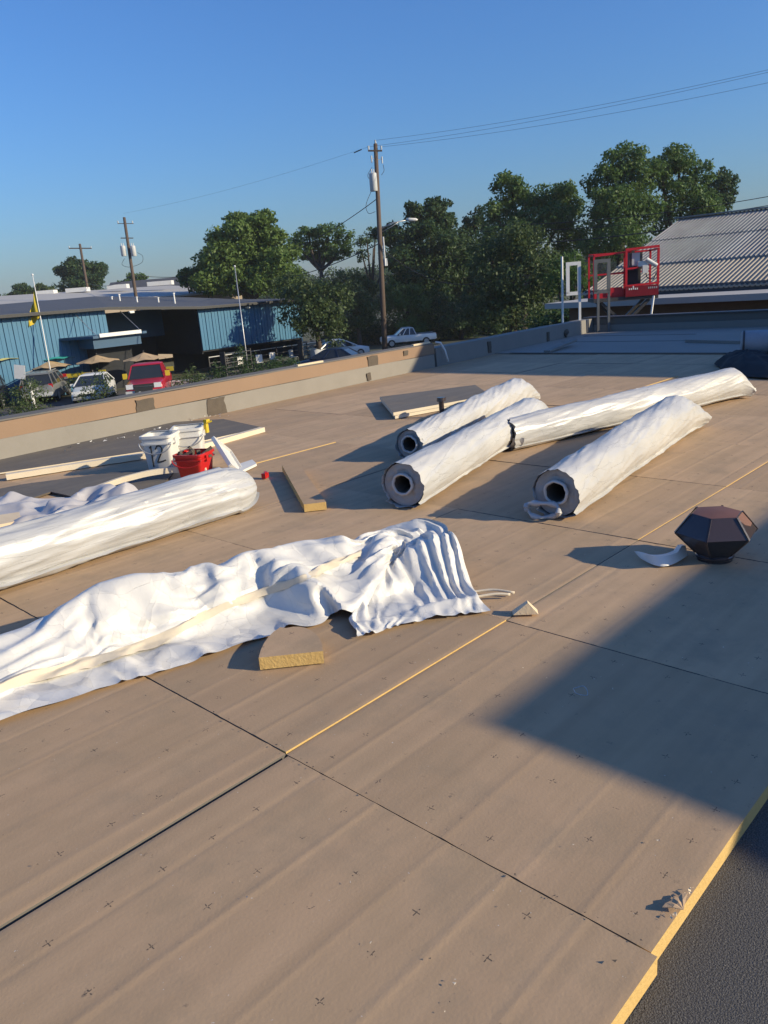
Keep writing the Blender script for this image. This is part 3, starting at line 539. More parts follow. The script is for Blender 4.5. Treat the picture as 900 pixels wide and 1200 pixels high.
-2,-2,-1,-2,-1,-1,-1,0,0,1,0,-1,0,-1,-2,-2,-1,-2,-2,-1,-3,-4,-6,-3,-4,-4,-4,-4,-4,-4,-3,-4,-3,-4,9,-2,-2,-4,-2,-2,-1,-1,-1,-2,-1,-2,-1,-1,-1,-1,-1,-1,-2,-1,-1,-2,-2,-1,-1,-1,-1,0,0,
0,1,-1,-3,2,-1,-2,-1,-1,-2,-2,-1,-5,-5,-4,-4,-4,-4,-4,-4,-4,-3,-4,-3,-4,11,-3,-3,-2,-2,-1,-1,-2,-2,-1,-1,-2,-1,-2,-1,-1,-1,-1,-1,-3,-1,-1,-1,-2,-1,0,-1,0,-1,0,1,-2,-3,1,2,-3,0,0,-2,
-1,-2,-4,-4,-5,-4,-4,-4,-4,-4,-4,-4,-3,-3,-4,12,-4,-2,-2,-1,-1,-3,-1,-2,-2,-2,-2,-1,-1,-1,-1,-1,-3,-1,-1,0,-1,-2,-1,-1,-1,0,0,-1,0,0,-2,-4,0,2,-1,-3,1,1,-1,-2,-2,-4,-5,-4,-4,-4,-4,-4,
-5,-4,-4,-3,-3,15,-4,-3,-2,-2,-2,-2,-2,-2,-2,-2,-2,-2,-3,-2,-1,-1,1,0,-2,0,-1,-2,-1,-1,0,0,0,-1,0,-1,-3,-3,0,1,-2,-2,1,2,0,-2,-2,-3,-4,-4,-4,-4,-4,-4,-5,-4,-4,-2,-3,14,-4,-3,-2,-2,-2,
-2,-2,-2,-2,-2,-2,-3,-2,-2,-2,-2,-1,-1,-1,-1,2,0,-1,-1,-1,-1,-1,-1,-2,1,-3,-3,1,1,-2,-1,1,2,1,-1,-3,-2,-2,-4,-4,-3,-4,-5,-4,-4,-4,-4,-2,15,-4,-3,-3,-3,-2,-3,-2,-2,-3,-2,-2,-1,-2,-1,
-2,-1,-2,-1,-1,-2,-2,-2,-2,-1,-2,-1,-1,0,0,0,0,0,1,0,0,-1,0,1,0,2,0,-2,-3,-3,-3,-3,-4,-4,-4,-4,-4,-4,-4,14,-3,-3,-3,-3,-2,-2,-2,-3,-2,-2,-1,-2,-2,-1,-2,-2,-2,-2,-2,-2,-2,-1,-3,-1,-1,
0,-1,0,0,1,0,0,0,0,0,-1,1,0,0,-2,0,1,-2,-3,-2,-2,-3,-3,-4,-4,-4,-4,-5,15,-3,-3,-3,-3,-2,-1,-2,-2,-3,-3,-3,-2,-3,-2,-2,-3,-2,-3,-3,-1,-1,-2,1,2,-1,0,0,0,-1,0,1,-1,1,-1,0,-1,1,0,-1,-1,
0,-1,-2,-3,-2,-2,-3,-3,-3,-2,-3,-4,-4,17,-3,-3,-4,-3,-3,-1,-1,-2,-3,-3,-3,-2,-3,-2,-2,-2,-3,-3,-3,-2,-1,1,0,0,1,0,-1,0,-1,0,0,0,1,-2,-1,1,1,0,-2,-1,0,-1,-3,-3,-2,-3,-3,-3,-3,-3,-3,-3,
-4,18,-3,-4,-4,-3,-3,-2,-2,-2,-2,-3,-3,-2,-3,-3,-2,-3,-2,-2,-3,-2,-1,0,2,1,0,0,-2,-2,0,-1,0,0,0,0,0,0,1,0,-1,-1,-1,-2,-3,-2,-3,-3,-4,-3,-3,-4,-3,-3,-3,18,-4,-3,-4,-4,-3,-3,-2,-2,-2,
-3,-3,-2,-3,-3,-2,-1,-1,-1,-1,-3,-2,-1,0,0,-1,0,-1,-1,-1,1,0,0,-1,0,-1,1,1,-1,-3,-1,-1,-2,-2,-2,-2,-2,-3,-4,-5,-6,-5,-4,-6,18,-4,-4,-4,-3,-4,-3,-3,-2,-3,-2,-1,-1,-1,-1,-1,-1,-1,0,-4,
-3,-1,-2,0,-1,-1,0,-1,-1,-1,0,-1,-1,-1,-1,-2,-3,-2,-4,-4,0,2,2,0,-1,-1,-2,-2,-4,-7,-6,-7,-5,-6,17,-4,-3,-3,-3,-3,-2,-2,-1,-1,-2,-1,-1,-1,-1,-1,-1,0,-3,-4,-3,-3,-5,-4,-3,-2,-2,-1,0,-1,
0,-1,-3,-3,-3,-5,-4,-1,0,1,2,3,1,-1,0,0,-1,0,-2,-5,-8,-9,-8,-6,20,-4,-3,-2,-1,-1,-1,-1,-2,-1,-1,-1,-1,-1,-1,-1,-1,-2,-4,-4,-5,-3,-4,-2,-4,-4,-4,-2,-2,-2,-2,-3,-2,-2,-3,-4,-2,-3,0,1,
3,1,-2,-2,-2,-2,-2,2,1,0,-5,-9,-8,-8,21,-4,-2,-2,-2,-2,-1,0,-1,0,0,-1,0,0,0,0,-1,-4,-4,-5,-4,-3,-3,-3,-5,-4,-5,-4,-4,-2,-2,-2,-2,-4,-2,-4,-1,-2,-2,-4,2,-4,-2,-4,-2,0,-2,-2,-1,2,2,-4,
-8,-7,18,-3,-2,-1,-2,-1,-2,-1,-1,0,0,-1,0,0,0,-1,-1,-4,-4,-4,-4,-4,-3,-4,-4,-4,-4,-3,-3,-3,-3,-3,-4,-3,-4,-3,-1,2,-3,-4,-3,-4,-5,-5,-3,-3,-3,-2,0,0,1,1,3,-8,19,-2,-1,-2,-1,-1,-2,-1,
-1,-2,0,-1,0,-1,0,0,-3,-4,-4,-4,-4,-4,-3,-4,-4,-4,-4,-4,-3,-2,-3,-4,-4,-4,-5,-1,-1,0,-5,-5,-2,-2,-4,-5,-5,-5,-5,-1,4,1,1,-1,0,-2,23,-2,-2,-2,-1,-2,-1,-2,-1,-2,-1,-1,-1,-1,0,-2,-2,-5,
-5,-4,-4,-3,-4,-4,-4,-4,-4,-4,-3,-3,-3,-3,-3,-3,-4,-1,-2,-5,-5,-4,-3,-3,-6,-5,-5,-2,-4,-5,4,3,2,1,-2,-1,23,-3,-1,-2,-2,-2,-1,-2,-2,-2,-2,-2,-1,-1,-2,-4,-3,-3,-5,-4,-4,-5,-5,-4,-5,-4,
-2,-2,-4,-3,-3,-3,-3,-3,-2,-2,-3,-5,-6,-2,-3,-7,-6,-6,-3,-3,-3,-5,-5,-5,1,5,4,2,22,-2,-2,-2,-1,-2,-1,-1,-3,-2,-3,-3,-4,-2,-4,-4,-3,-4,-5,-4,-5,-4,-6,-5,-4,-4,-3,-3,-3,-2,-2,-3,-4,-2,
-4,-3,-3,-3,-4,-2,-5,-7,-8,-4,-4,-4,-3,-5,-5,-6,-9,-2,1,1,22,-2,-3,-2,-1,-2,-2,-3,-4,-4,-3,-3,-3,-3,-3,-4,-4,-6,-4,-5,-4,-6,-5,-5,-4,-3,-4,-3,-3,-1,-4,-3,-4,-4,-4,-2,-2,-4,-3,-1,-6,
-8,-4,-5,-4,-7,-7,-6,-5,-7,-5,-1,-5,-5,14,-3,-3,-3,-1,-4,-3,-3,-3,-3,-2,-3,-1,-3,-3,-4,-6,-6,-3,-5,-5,-5,-6,-3,-4,-5,-2,-2,-3,-4,-4,-4,-4,-4,-4,0,-4,-4,-4,-3,-4,-5,-4,-4,-7,-7,-8,-7,
-7,-4,-3,-4,-4,-5,11,-3,-3,-3,-3,-2,-2,-2,-2,-3,-3,-3,-4,-3,-1,-3,-6,-7,-4,-4,-5,-6,-5,-3,-4,-4,-3,-4,-3,-2,-3,-4,-4,-5,-3,-5,-1,-4,-4,-3,-5,-2,-3,-5,-8,-8,-7,-6,-4,-4,-4,-3,-6,-3,9,
-3,-3,-1,-3,-1,-2,-3,-1,-2,-2,-3,-3,-4,-2,-4,-6,-7,-4,-3,-6,-6,-4,-4,-3,-4,-3,-4,-4,-4,-3,-3,-2,-5,-3,-2,-4,-4,-6,0,-5,-2,-2,-7,-6,-7,-5,-3,-3,-4,-4,-1,-7,-7,10,-3,-2,-3,-1,-2,-1,-2,
-1,-1,-3,-6,-5,-1,-2,-4,-4,-7,-3,-4,-6,-5,-4,-3,-3,-4,-3,-4,-3,-4,-4,-4,-4,-2,-1,-2,-5,-5,-5,0,-3,-3,-4,-6,-6,-3,-4,-3,-2,-3,-4,-3,-5,-5,9,-4,-3,0,-3,0,-2,0,-2,-3,-3,-2,-8,-5,-2,-2,
-2,-8,-2,-3,-5,-5,-3,-2,-3,-3,-3,-3,-3,-4,-3,-4,-3,-4,-4,-3,-1,-4,-5,-1,-3,-4,-3,-3,-4,-2,-4,-1,-3,-5,-4,-1,-6,-2,8,-4,-3,-3,1,-2,0,-2,-2,-1,-1,-6,-5,-3,-2,-1,-7,-6,0,-2,-5,-4,-2,-3,
-2,-2,-3,-3,-3,-4,-3,-3,-3,-4,-3,-2,-4,-5,-2,0,-3,-5,0,-2,-3,-2,-3,-7,-4,-4,-3,-2,-2,-6,7,-5,-2,-1,-3,1,-2,0,0,-2,-4,-4,-5,-1,-2,1,-6,-6,0,-1,-5,-3,-2,-2,-1,-2,-3,-3,-2,-3,-3,-4,-4,
-1,-1,-2,-4,-5,1,-1,-4,-3,-1,-2,-1,-2,-3,-6,-5,-4,-5,-3,-6,-4,9,-5,-3,-3,-2,0,1,-1,1,-4,-4,-5,-3,0,2,-3,-5,-3,2,-2,-3,-3,-1,-2,-1,-2,-3,-2,-3,-3,-3,-3,-4,-2,-2,2,-4,-2,0,-2,-1,-2,-8,
0,-1,-3,-5,1,-4,-3,-4,-3,-2,-4,11,-4,-4,-2,-1,-2,4,0,-4,-4,-4,-3,-3,2,-1,-3,-5,0,4,-3,-4,-2,-2,-3,-2,-1,-4,-2,-2,-2,-2,-2,-2,-1,-1,-1,0,-2,-6,1,0,-3,-3,1,-3,-8,-5,-8,0,0,-7,-2,1,1,15,
-5,-5,-2,0,0,-1,-1,-6,0,-4,-3,0,-1,0,-5,-4,2,3,-5,-8,-2,-1,0,0,-3,-1,-2,-1,-2,-1,-2,-1,-1,-1,-1,0,-5,-3,2,-4,-7,3,1,-3,-9,-6,-2,-1,-2,-6,-4,-5,-1,17,-8,-4,-2,0,-1,-4,-5,0,-2,-2,-1,-1,
0,-2,-5,-4,3,2,-9,-7,-1,0,0,-1,-1,-2,-1,-2,-1,-2,-1,-1,0,-1,0,-2,-3,-5,5,-8,-4,3,-3,-7,-7,-2,0,0,0,-5,-5,-7,-1,12,-8,-3,-1,-2,-4,-5,1,-1,-2,-1,0,-1,-1,-4,-4,-2,2,-3,-9,-4,-1,1,0,-2,
-1,-2,-2,-2,-1,-2,0,-1,-1,0,-1,-3,-9,4,-2,-8,2,3,-9,-5,-6,-1,1,1,-3,-3,-6,-6,-1,13,-10,-1,1,-4,-6,0,0,-3,0,-1,0,-1,-3,-4,-5,-1,-1,-3,-9,-2,0,0,-1,-2,-2,-2,-3,-1,-2,0,-2,-5,1,-1,-4,-9,
1,4,-6,-5,4,-4,-8,-8,2,-1,-2,-2,0,-4,-5,-5,-1,13,-8,0,0,-8,-1,-1,-2,-1,0,-4,1,-4,-3,-4,-3,-3,-5,0,-7,-1,-1,0,-5,0,-2,-4,-3,-2,-3,0,-2,-4,-2,2,-7,-6,3,-6,-6,5,3,-12,-7,-1,-1,-1,-7,-8,
-1,5,-4,-4,-4,9,-4,0,-4,-8,0,-2,-3,-1,1,-3,-4,-6,-3,-4,2,-4,-4,-2,-5,-1,-2,-2,-4,-3,-1,-5,-1,-3,0,-3,-2,-2,-1,-4,-6,-2,2,-9,-6,4,0,-11,-4,2,0,-8,-6,-9,0,1,0,-5,-1,12,-3,0,-10,-3,-2,
-4,-2,1,-5,-5,-5,-5,3,-3,-4,-3,-1,-8,-1,0,-1,-5,-4,-4,-4,-1,-3,0,-3,-3,-1,-4,-3,-6,-1,-7,4,-9,2,0,-7,-12,6,-1,-5,-7,-7,-3,2,-3,-5,-1,-2,7,5,-3,-12,-7,-3,0,-2,-8,-2,-6,-5,5,-4,-3,-3,
-4,-4,-8,3,2,-4,-6,-4,-5,-3,-2,-3,-1,-4,2,-8,-3,-5,-4,-4,-2,2,-3,0,-4,-10,-3,1,-1,-6,-10,-8,-4,4,0,-4,-4,-1,12,4,-7,-13,-3,-3,1,-8,-6,-5,-5,-1,1,-4,-3,-4,-1,-8,-5,3,-1,-4,-5,-5,-5,-1,
-3,-3,-3,-3,-2,-7,-3,-8,0,-7,1,2,-6,1,-7,-8,1,-3,-6,-1,-10,-11,-2,0,0,-2,-5,0,13,6,-12,-14,-4,-2,-4,-9,-6,-6,0,-6,2,-3,-3,-2,-6,-9,-2,5,-5,-4,-4,-4,-3,-3,-4,-4,-4,-2,-7,-7,0,-5,-6,-7,
1,0,-2,-5,-6,-3,-4,-3,-5,-1,-7,-5,-5,0,-3,-9,6,2,9,7,-16,-12,1,-1,-9,-11,-9,-6,1,-4,-3,-4,-4,-4,-4,-9,1,0,-5,-5,-8,-4,1,-2,-4,-4,-3,-6,-7,-2,-4,-5,-7,-3,-2,-1,-2,-7,-5,-5,-6,0,1,-7,
-5,-5,-4,-4,-7,-8,8,1,2,5,-17,-8,2,0,-10,-10,-9,-4,-4,-4,-4,-5,0,-4,-5,-6,-6,-5,-2,-6,-6,-4,-4,2,-4,-4,-5,-6,-7,-3,-5,-5,-3,-3,-1,-6,-3,-5,-4,-4,-9,-3,3,-8,-4,-3,-5,-5,-7,-1,1,4,-8,
3,-14,-9,0,0,-11,-9,-6,-2,-4,1,0,-4,-3,-7,-8,-4,-5,-3,-5,-7,-4,-5,-6,-3,-1,-3,-6,-6,-5,-7,-5,3,-3,-9,-1,-4,-7,-4,-5,-1,-7,-7,0,-6,-5,0,-5,-3,-4,-5,-4,-1,-11,3,-10,-12,1,-1,-10,-6,-7,
0,-2,-3,-2,-5,-7,-7,-5,-3,-4,-4,-6,-6,-1,-3,-5,-6,-3,0,-6,-4,-8,-9,-2,0,-3,-10,5,-7,-5,-6,-2,-1,-9,-5,-4,-5,-6,-1,-3,-5,-3,-6,-4,-3,-18,8,-4,-13,-3,-1,-6,-7,-8,-3,-2,-2,-2,-4,-5,-7,
-7,-3,-3,-5,-7,-3,-3,-1,-3,-4,-4,-3,-4,-3,-10,-6,-5,2,-4,-4,-2,-8,-3,-7,-2,-4,-7,-5,-6,-4,-3,-3,-2,-4,-5,-6,-5,-2,-11,-1,1,-11,-4,-2,-4,-8,-8,-4,-1,-2,-1,-4,-5,-6,-6,-3,-3,-5,-6,-4,
-4,-2,-2,-2,-4,-3,-4,-3,-7,-8,-5,2,-8,-4,0,-7,-6,-4,-3,-6,-6,-5,-5,-5,-3,-2,-3,-3,-3,-1,-4,-5,-10,-6,3,-9,-10,-1,-2,-8,-7,-7,-2,-1,-2,-2,-5,-5,-5,-3,-3,-4,-6,-4,-5,-3,-1,-3,-4,-2,-5,
-2,-10,-7,-2,-1,-8,-4,0,-7,-6,-5,-3,-4,-7,-6,-2,-4,-1,-3,-3,-2,-3,-1,-2,-3,-8,-10,2,-4,-9,-4,-3,-4,-8,-8,-3,0,-1,-3,-5,-6,-5,-5,-4,-6,-5,-4,-4,-5,-3,-1,-4,-5,-3,0,-8,-6,-1,-8,-8,-5,
1,-7,-4,-3,-3,-5,-7,-7,-6,-3,-3,-3,-2,1,-4,-4,-2,-1,-8,-11,-1,-1,-9,-7,-1,-2,-7,-8,-5,-1,0,-1,-6,-6,-5,-4,-4,-7,-5,-4,-3,-5,-4,-4,-6,-4,-5,-4,-6,-3,-7,1,-8,-5,-3,-7,-9,-5,-1,-1,-7,-6,
-1,-3,-4,-5,-4,-3,-3,-1,-4,-5,-6,-11,-3,0,-8,-9,-2,-2,-5,-7,-7,0,-1,0,-6,-6,-5,-2,-3,-7,-7,-4,-5,-5,-5,-5,-6,-6,-4,-8,-8,-4,-3,-2,-9,-3,-2,-4,-6,-5,-5,1,-5,-6,-6,-4,-4,-4,-5,-4,0,-1,
-5,1,-6,-11,-5,-1,-5,-8,-5,-2,-2,-8,-7,-3,-1,0,-4,-6,-5,-2,-3,-7,-8,-4,-5,-6,-5,-5,-6,-5,-5,-8,-8,-6,-7,-2,-7,-2,-2,-4,-2,-9,-2,-3,-3,-6,-5,-7,-3,-4,-3,0,-2,-6,-5,-2,-7,-10,-7,-2,-2,
-9,-7,-1,-2,-5,-7,-6,0,-1,-4,-7,-6,-4,1,-6,-7,-4,-7,-8,-4,-3,-5,-6,-8,-8,-7,-7,-6,-5,-7,-3,-2,-9,-5,-4,-4,-1,-1,-3,-5,-5,-7,-6,-2,-4,-3,-1,-4,-4,-7,-9,-9,-2,-2,-7,-8,-3,-2,-4,-7,-6,
-3,2,-4,-8,-6,-3,-4,-5,-7,-4,-4,-6,-5,-5,-7,-4,-7,-9,-5,-6,-7,-6,-10,-5,-5,-4,-5,-8,-3,-4,-2,-1,-2,-5,-4,-6,-5,-4,-2,-2,-1,-4,-8,-8,-8,-3,-3,-4,-8,-5,-3,-3,-7,-7,-4,1,-4,-7,-5,-6,-1,
-5,-7,-4,-6,-5,-5,-7,-4,-5,-8,-8,-4,-5,-5,-7,-9,-7,-5,-4,-5,-7,-8,-5,-4,-3,-2,-2,-6,-4,-7,-4,-4,-2,0,-4,-9,-7,-7,-5,-2,-4,-7,-7,-3,-3,-6,-5,-6,0,-4,-7,-6,-4,-5,-4,-5,-4,-5,-6,-5,-5,
-6,-6,-9,-8,-1,-6,-5,-8,-8,-7,-5,-5,-2,-7,-7,-6,-8,-4,-4,-5,-2,-9,-6,-2,-3,-4,2,-9,-11,-6,-7,-4,-3,-3,-7,-6,-5,-3,-5,-5,-4,-3,-4,-7,-6,-5,-5,-4,-5,-3,-6,-5,-4,-5,-5,-8,-8,-6,-3,-6,-4,
-8,-8,-9,-4,-5,-6,-3,-7,-7,-7,-5,-6,-4,0,-2,-9,-5,-9,-3,-2,0,-11,-4,-6,-5,-3,-4,-6,-6,-4,-5,-2,-6,-5,-4,-3,-8,-6,-6,-5,-3,-5,-3,-6,-6,-4,-5,-3,-8,-8,-4,-5,-6,-6,-8,-8,-8,-5,-4,-5,-5,
-6,-4,-6,-7,-7,-6,-1,-3,-6,-9,-4,-1,-3,-6,-11,-2,-5,-5,-4,-5,-5,-5,-6,-5,0,-7,-3,-5,-4,-8,-6,-6,-6,-3,-4,-4,-6,-6,-3,-5,-4,-8,-8,-5,-5,-6,-5,-8,-8,-7,-4,-5,-6,-5,-5,-5,-3,-7,-8,-8,-1,
-5,-4,-7,-8,-2,-2,-7,-12,-1,-3,-5,-4,-4,-5,-6,-6,-4,-2,-6,-2,-5,-6,-6,-6,-7,-6,-4,-3,-4,-5,-7,-5,-5,-5,-8,-5,-6,-5,-5,-6,-7,-7,-6,-6,-5,-5,-5,-5,-4,-5,-4,-7,-8,-5,-3,-4,-10,-7,0,-4,
-7,-11,-1,0,-4,-5,-4,-5,-2,-7,-4,-6,-4,-6,-3,-5,-6,-5,-7,-6,-4,-5,-4,-7,-7,-5,-4,-7,-6,-4,-6,-5,-5,-5,-6,-6,-7,-5,-6,-5,-4,-6,-5,-2,-5,-6,-7,-8,-4,-3,-10,-9,-1,-3,0,-7,-2,-1,-3,-4,-4,
-5,-3,-6,-4,-5,-4,-4,-4,-7,-5,-5,-7,-6,-6,-5,-5,-7,-6,-5,-5,-6,-6,-5,-6,-4,-5,-5,-6,-6,-5,-5,-5,-5,-5,-4,-5,-5,-2,-6,-7,-8,-6,-5,-7,-5,-5,-4,-1,-4,-3,-3,-3,-4,-4,-4,-5,-4,-3,-7,-4,-4,
-4,-6,-6,-6,-6,-6,-5,-6,-5,-7,-5,-7,-5,-5,-5,-6,-6,-4,-6,-4,-5,-5,-5,-5,-5,-5,-5,-4,-5,-5,-4,-3,-8,-9,-4,-6,-6,-4,-7,-5,-1,-6,-4,-4,-3,-4,-4,-2,-4,-5,-4,-6,-5,-4,-4,-7,-4,-5,-7,-6,-5,
-6,-5,-7,-4,-8,-5,-8,-3,-5,-6,-5,-6,-5,-5,-5,-4,-4,-5,-5,-4,-5,-4,-5,-3,-4,-9,-7,-5,-5,-7,-4,-7,-4,-3,-5,-4,-4,-4,-4,-4,-4,-2,-4,-4,-7,-4,-5,-5,-6,-4,-5,-6,-6,-6,-5,-5,-7,-5,-8,-5,-8,
-4,-5,-4,-7,-6,-5,-5,-4,-5,-4,-4,-5,-4,-5,-4,-5,-4,-4,-8,-6,-5,-4,-6,-5,-6,-2,-4,-4,-5,-4,-4,-3,-5,-5,-2,-5,-4,-5,-6,-5,-4,-7,-4,-5,-6,-5,-5,-6,-5,-7,-4,-9,-5,-7,-4,-5,-5,-8,-6,-6,-4,
-4,-5,-4,-4,-5,-4,-4,-5,-3,-5,-4,-8,-5,-5,-3,-4,-7,-5,-1,-6,-5,-4,-4,-4,-5,-4,-5,-4,-4,-4,-5,-7,-5,-3,-7,-5,-5,-5,-5,-5,-6,-5,-6,-5,-9,-4,-8,-4,-4,-7,-7,-8,-6,-3,-4,-4,-3,-4,-5,-4,-5,
-3,-4,-5,-6,-7,-4,-6,-3,-3,-8,-1,-3,-8,-5,-4,-4,-4,-4,-5,-5,-5,-4,-4,-5,-6,-4,-4,-7,-5,-6,-4,-5,-4,-7,-5,-5,-6,-9,-5,-7,-4,-4,-9,-8,-8,-3,-3,-4,-3,-4,-3,-5,-5,-3,-5,-4,-4,-8,-7,-2,-5,
-4,-5,-4,-2,-6,-7,1875,-8,-8,-8,-7,-5,-7,-6,-6,-6,-5,-6,-5,-6,-6,-6,-7,-6,-7,-9,-9,-8,-7,-8,-7,-8,-6,-7,-6,-8,-8,-7,-8,-4,-7,-7,-9,-9,-8,-8,-8,-8,-6,-7,-8,-8,-8,-8,-8,-6,-6,-5,-7,-10,
-9,-8,-6,-8,-7,-7,-6,-5,-5,-6,-7,-7,-6,-6,-7,-6,-6,-6,-8,-6,-7,-7,-6,-7,-7,-6,-7,-7,-7,-6,-8,-6,-9,-6,-7,-9,-9,-9,-9,-9,-8,-9,-8,-9,-8,-8,-8,-7,-6,-5,-5,-5,-8,-9,-6,-7,-6,-7,-7,-6,-7,
-7,-7,-8,-7,-7,-7,-7,-7,-7,-7,-6,-6,-5,-7,-6,-6,-6,-6,-7,-6,-7,-7,-7,-8,-8,-9,-7,-8,-8,-9,-9,-9,-7,-7,-7,-8,-7,-8,-8,-7,-8,-8,-7,-8,-9,-9,-11,0,-7,-9,-8,-8,-7,-7,-8,-7,-6,-5,-6,-6,-7,
-7,-7,-6,-6,-7,-8,-7,-7,-6,-7,-7,-7,-7,-7,-8,-6,-6,-6,-8,-5,-7,-7,-7,-8,-8,-7,-6,-7,-7,-8,-8,-7,-8,-8,-10,-9,-9,-7,-7,-7,-11,-7,-6,-7,-6,-6,-6,-6,-6,-5,-6,-6,-6,-6,-6,-6,-7,-7,-8,-8,
-8,-8,-7,-8,-7,-8,-7,-8,-8,-6,-3,-7,-8,-5,-6,-7,-6,-8,-8,-7,-6,-8,-7,-8,-7,-8,-8,-9,-10,-9,-9,-8,-6,-5,-2,-6,-5,-6,-6,-7,-6,-6,-5,-7,-6,-5,-6,-7,-7,-7,-7,-8,-8,-8,-8,-8,-8,-8,-7,-6,
-6,-8,-9,-8,-3,-5,-8,-5,-5,-7,-6,-6,-7,-6,-6,-6,-7,-8,-9,-10,-9,-9,-9,-10,-8,-7,-7,-6,10,-6,-6,-7,-7,-8,-8,-7,-7,-6,-8,-6,-8,-8,-7,-7,-6,-7,-7,-7,-7,-7,-8,-8,-8,-8,-7,-8,-10,-9,-2,-5,
-7,-4,-5,-5,-6,-2,-5,-7,-8,-7,-9,-9,-9,-10,-9,-10,-9,-10,-8,-7,-6,-7,-6,-7,-8,-8,-7,-8,-8,-7,-8,-7,-7,-6,-7,-6,-6,-5,-7,-6,-7,-6,-7,-7,-7,-6,-6,-7,-7,-7,-9,-8,-4,-6,-8,-7,-5,-8,-8,-5,
-5,-8,-7,-7,-8,-7,-8,-8,-9,-9,-10,-9,-8,-8,-8,-7,-27,-9,-7,-8,-7,-6,-6,-6,-6,-5,-6,-7,-7,-6,-7,-6,-7,-6,-7,-7,-7,-8,-6,-7,-6,-5,-4,-5,-6,-6,-3,-4,-6,-6,-6,-8,-8,-5,-5,-7,-7,-8,-7,-7,
-8,-7,-9,-8,-10,-8,-9,-8,-8,-8,-7,-9,-8,-8,-8,-8,-6,-6,-5,-6,-8,-7,-6,-7,-7,-7,-7,-7,-7,-7,-7,-7,-5,-6,-5,-6,-5,-6,-6,-5,-5,-4,-5,-6,-4,-5,-6,-7,-5,-7,-7,-7,-6,-8,-8,-8,-8,-8,-7,-8,
-7,-7,-7,-7,-3,-10,-8,-8,-9,-7,-8,-5,-5,-6,-7,-7,-8,-8,-6,-7,-7,-6,-7,-7,-6,-6,-6,-5,-6,-5,-6,-6,-5,-4,-6,-7,-7,-6,-6,-7,-7,-6,-5,-6,-6,-6,-6,-7,-8,-8,-8,-8,-7,-7,-7,-7,-7,-6,-11,-9,
-8,-8,-8,-7,-7,-4,-5,-7,-7,-8,-7,-8,-7,-8,-7,-7,-7,-7,-6,-5,-4,-5,-5,-6,-7,-7,-6,-6,-7,-8,-7,-6,-6,-8,-6,-7,-6,-8,-6,-6,-6,-6,-7,-5,-6,-6,-7,-7,-7,-8,-8,-7,-15,-8,-7,-7,-8,-8,-6,-5,
-6,-7,-7,-7,-7,-7,-7,-7,-8,-7,-6,-6,-8,-8,-6,-6,-5,-6,-5,-7,-6,-7,-7,-8,-6,-7,-6,-8,-6,-7,-9,-9,-5,-4,-7,-6,-6,-6,-6,-5,-6,-7,-7,-8,-8,-7,-13,-8,-7,-8,-7,-8,-7,-7,-7,-7,-7,-7,-7,-6,
-7,-6,-6,-7,-5,-6,-7,-6,-8,-8,-8,-5,-5,-6,-7,-7,-8,-9,-6,-6,-7,-7,-7,-7,-10,-7,-4,-5,-8,-7,-7,-9,-7,-8,-7,-5,-5,-7,-6,-6,-17,-7,-6,-7,-6,-7,-6,-7,-6,-6,-7,-6,-7,-6,-6,-6,-6,-6,-6,-7,
-8,-6,-8,-7,-6,-8,-8,-9,-7,-7,-6,-7,-7,-7,-7,-7,-6,-7,-9,-8,-3,-7,-5,-5,-8,-7,-7,-8,-8,-6,-8,-6,-6,-7,-15,-7,-7,-8,-6,-6,-7,-6,-7,-6,-6,-6,-5,-5,-5,-4,-4,-6,-6,-8,-8,-8,-7,-7,-7,-8,
-9,-8,-9,-6,-5,-5,-6,-6,-5,-6,-5,-7,-7,-6,-5,-6,-5,-5,-7,-8,-8,-9,-10,-7,-8,-9,-8,-9,-10,-7,-7,-6,-8,-7,-8,-6,-6,-6,-6,-6,-4,-5,-5,-5,-6,-6,-8,-8,-9,-8,-7,-7,-7,-6,-7,-7,-6,-5,-4,-4,
-6,-7,-4,-5,-5,-7,-5,-6,-6,-3,-3,-7,-7,-9,-9,-9,-9,-10,-9,-9,-9,-9,-11,-5,-5,-6,-7,-8,-8,-8,-6,-6,-6,-5,-4,-6,-6,-6,-7,-9,-9,-8,-6,-5,-6,-6,-7,-6,-6,-6,-4,-4,-4,-6,-6,-6,-4,-5,-6,-6,
-4,-6,-7,-1,-3,-8,-7,-9,-8,-9,-10,-10,-12,-9,-9,-9,-11,-4,-4,-5,-6,-7,-8,-8,-8,-6,-6,-6,-6,-5,-6,-7,-8,-8,-7,-7,-6,-5,-5,-7,-5,-6,-6,-5,-4,-3,-3,-7,-7,-6,-3,-4,-6,-6,-3,-6,-4,-3,-7,
-8,-8,-9,-9,-7,-9,-11,-12,-12,-9,-9,-11,-3,-4,-3,-5,-6,-8,-8,-7,-7,-6,-6,-6,-5,-6,-7,-8,-8,-7,-4,-6,-6,-7,-6,-6,-5,-6,-4,-3,-2,-5,-7,-7,-4,-3,-5,-7,-3,-4,-9,-4,-2,-9,-8,-8,-9,-9,-9,
-8,-9,-12,-13,-10,-9,-8,-2,-2,-4,-4,-4,-7,-7,-8,-7,-7,-7,-7,-7,-6,-6,-7,-6,-5,-6,-7,-6,-5,-6,-7,-5,-4,-3,-2,-4,-6,-6,-7,-3,-4,-5,-8,-2,-6,-11,0,-6,-7,-8,-9,-10,-9,-9,-9,-7,-11,-12,-13,
-8,-8,-2,-3,-2,-3,-4,-4,-6,-7,-8,-7,-8,-8,-7,-7,-3,-7,-6,-6,-6,-6,-6,-6,-6,-5,-4,-5,-4,-3,-4,-6,-6,-4,-3,-5,-5,-9,0,-7,-9,0,-9,-7,-8,-10,-10,-9,-9,-8,-8,-9,-12,-13,-10,-7,-4,-4,-2,-3,
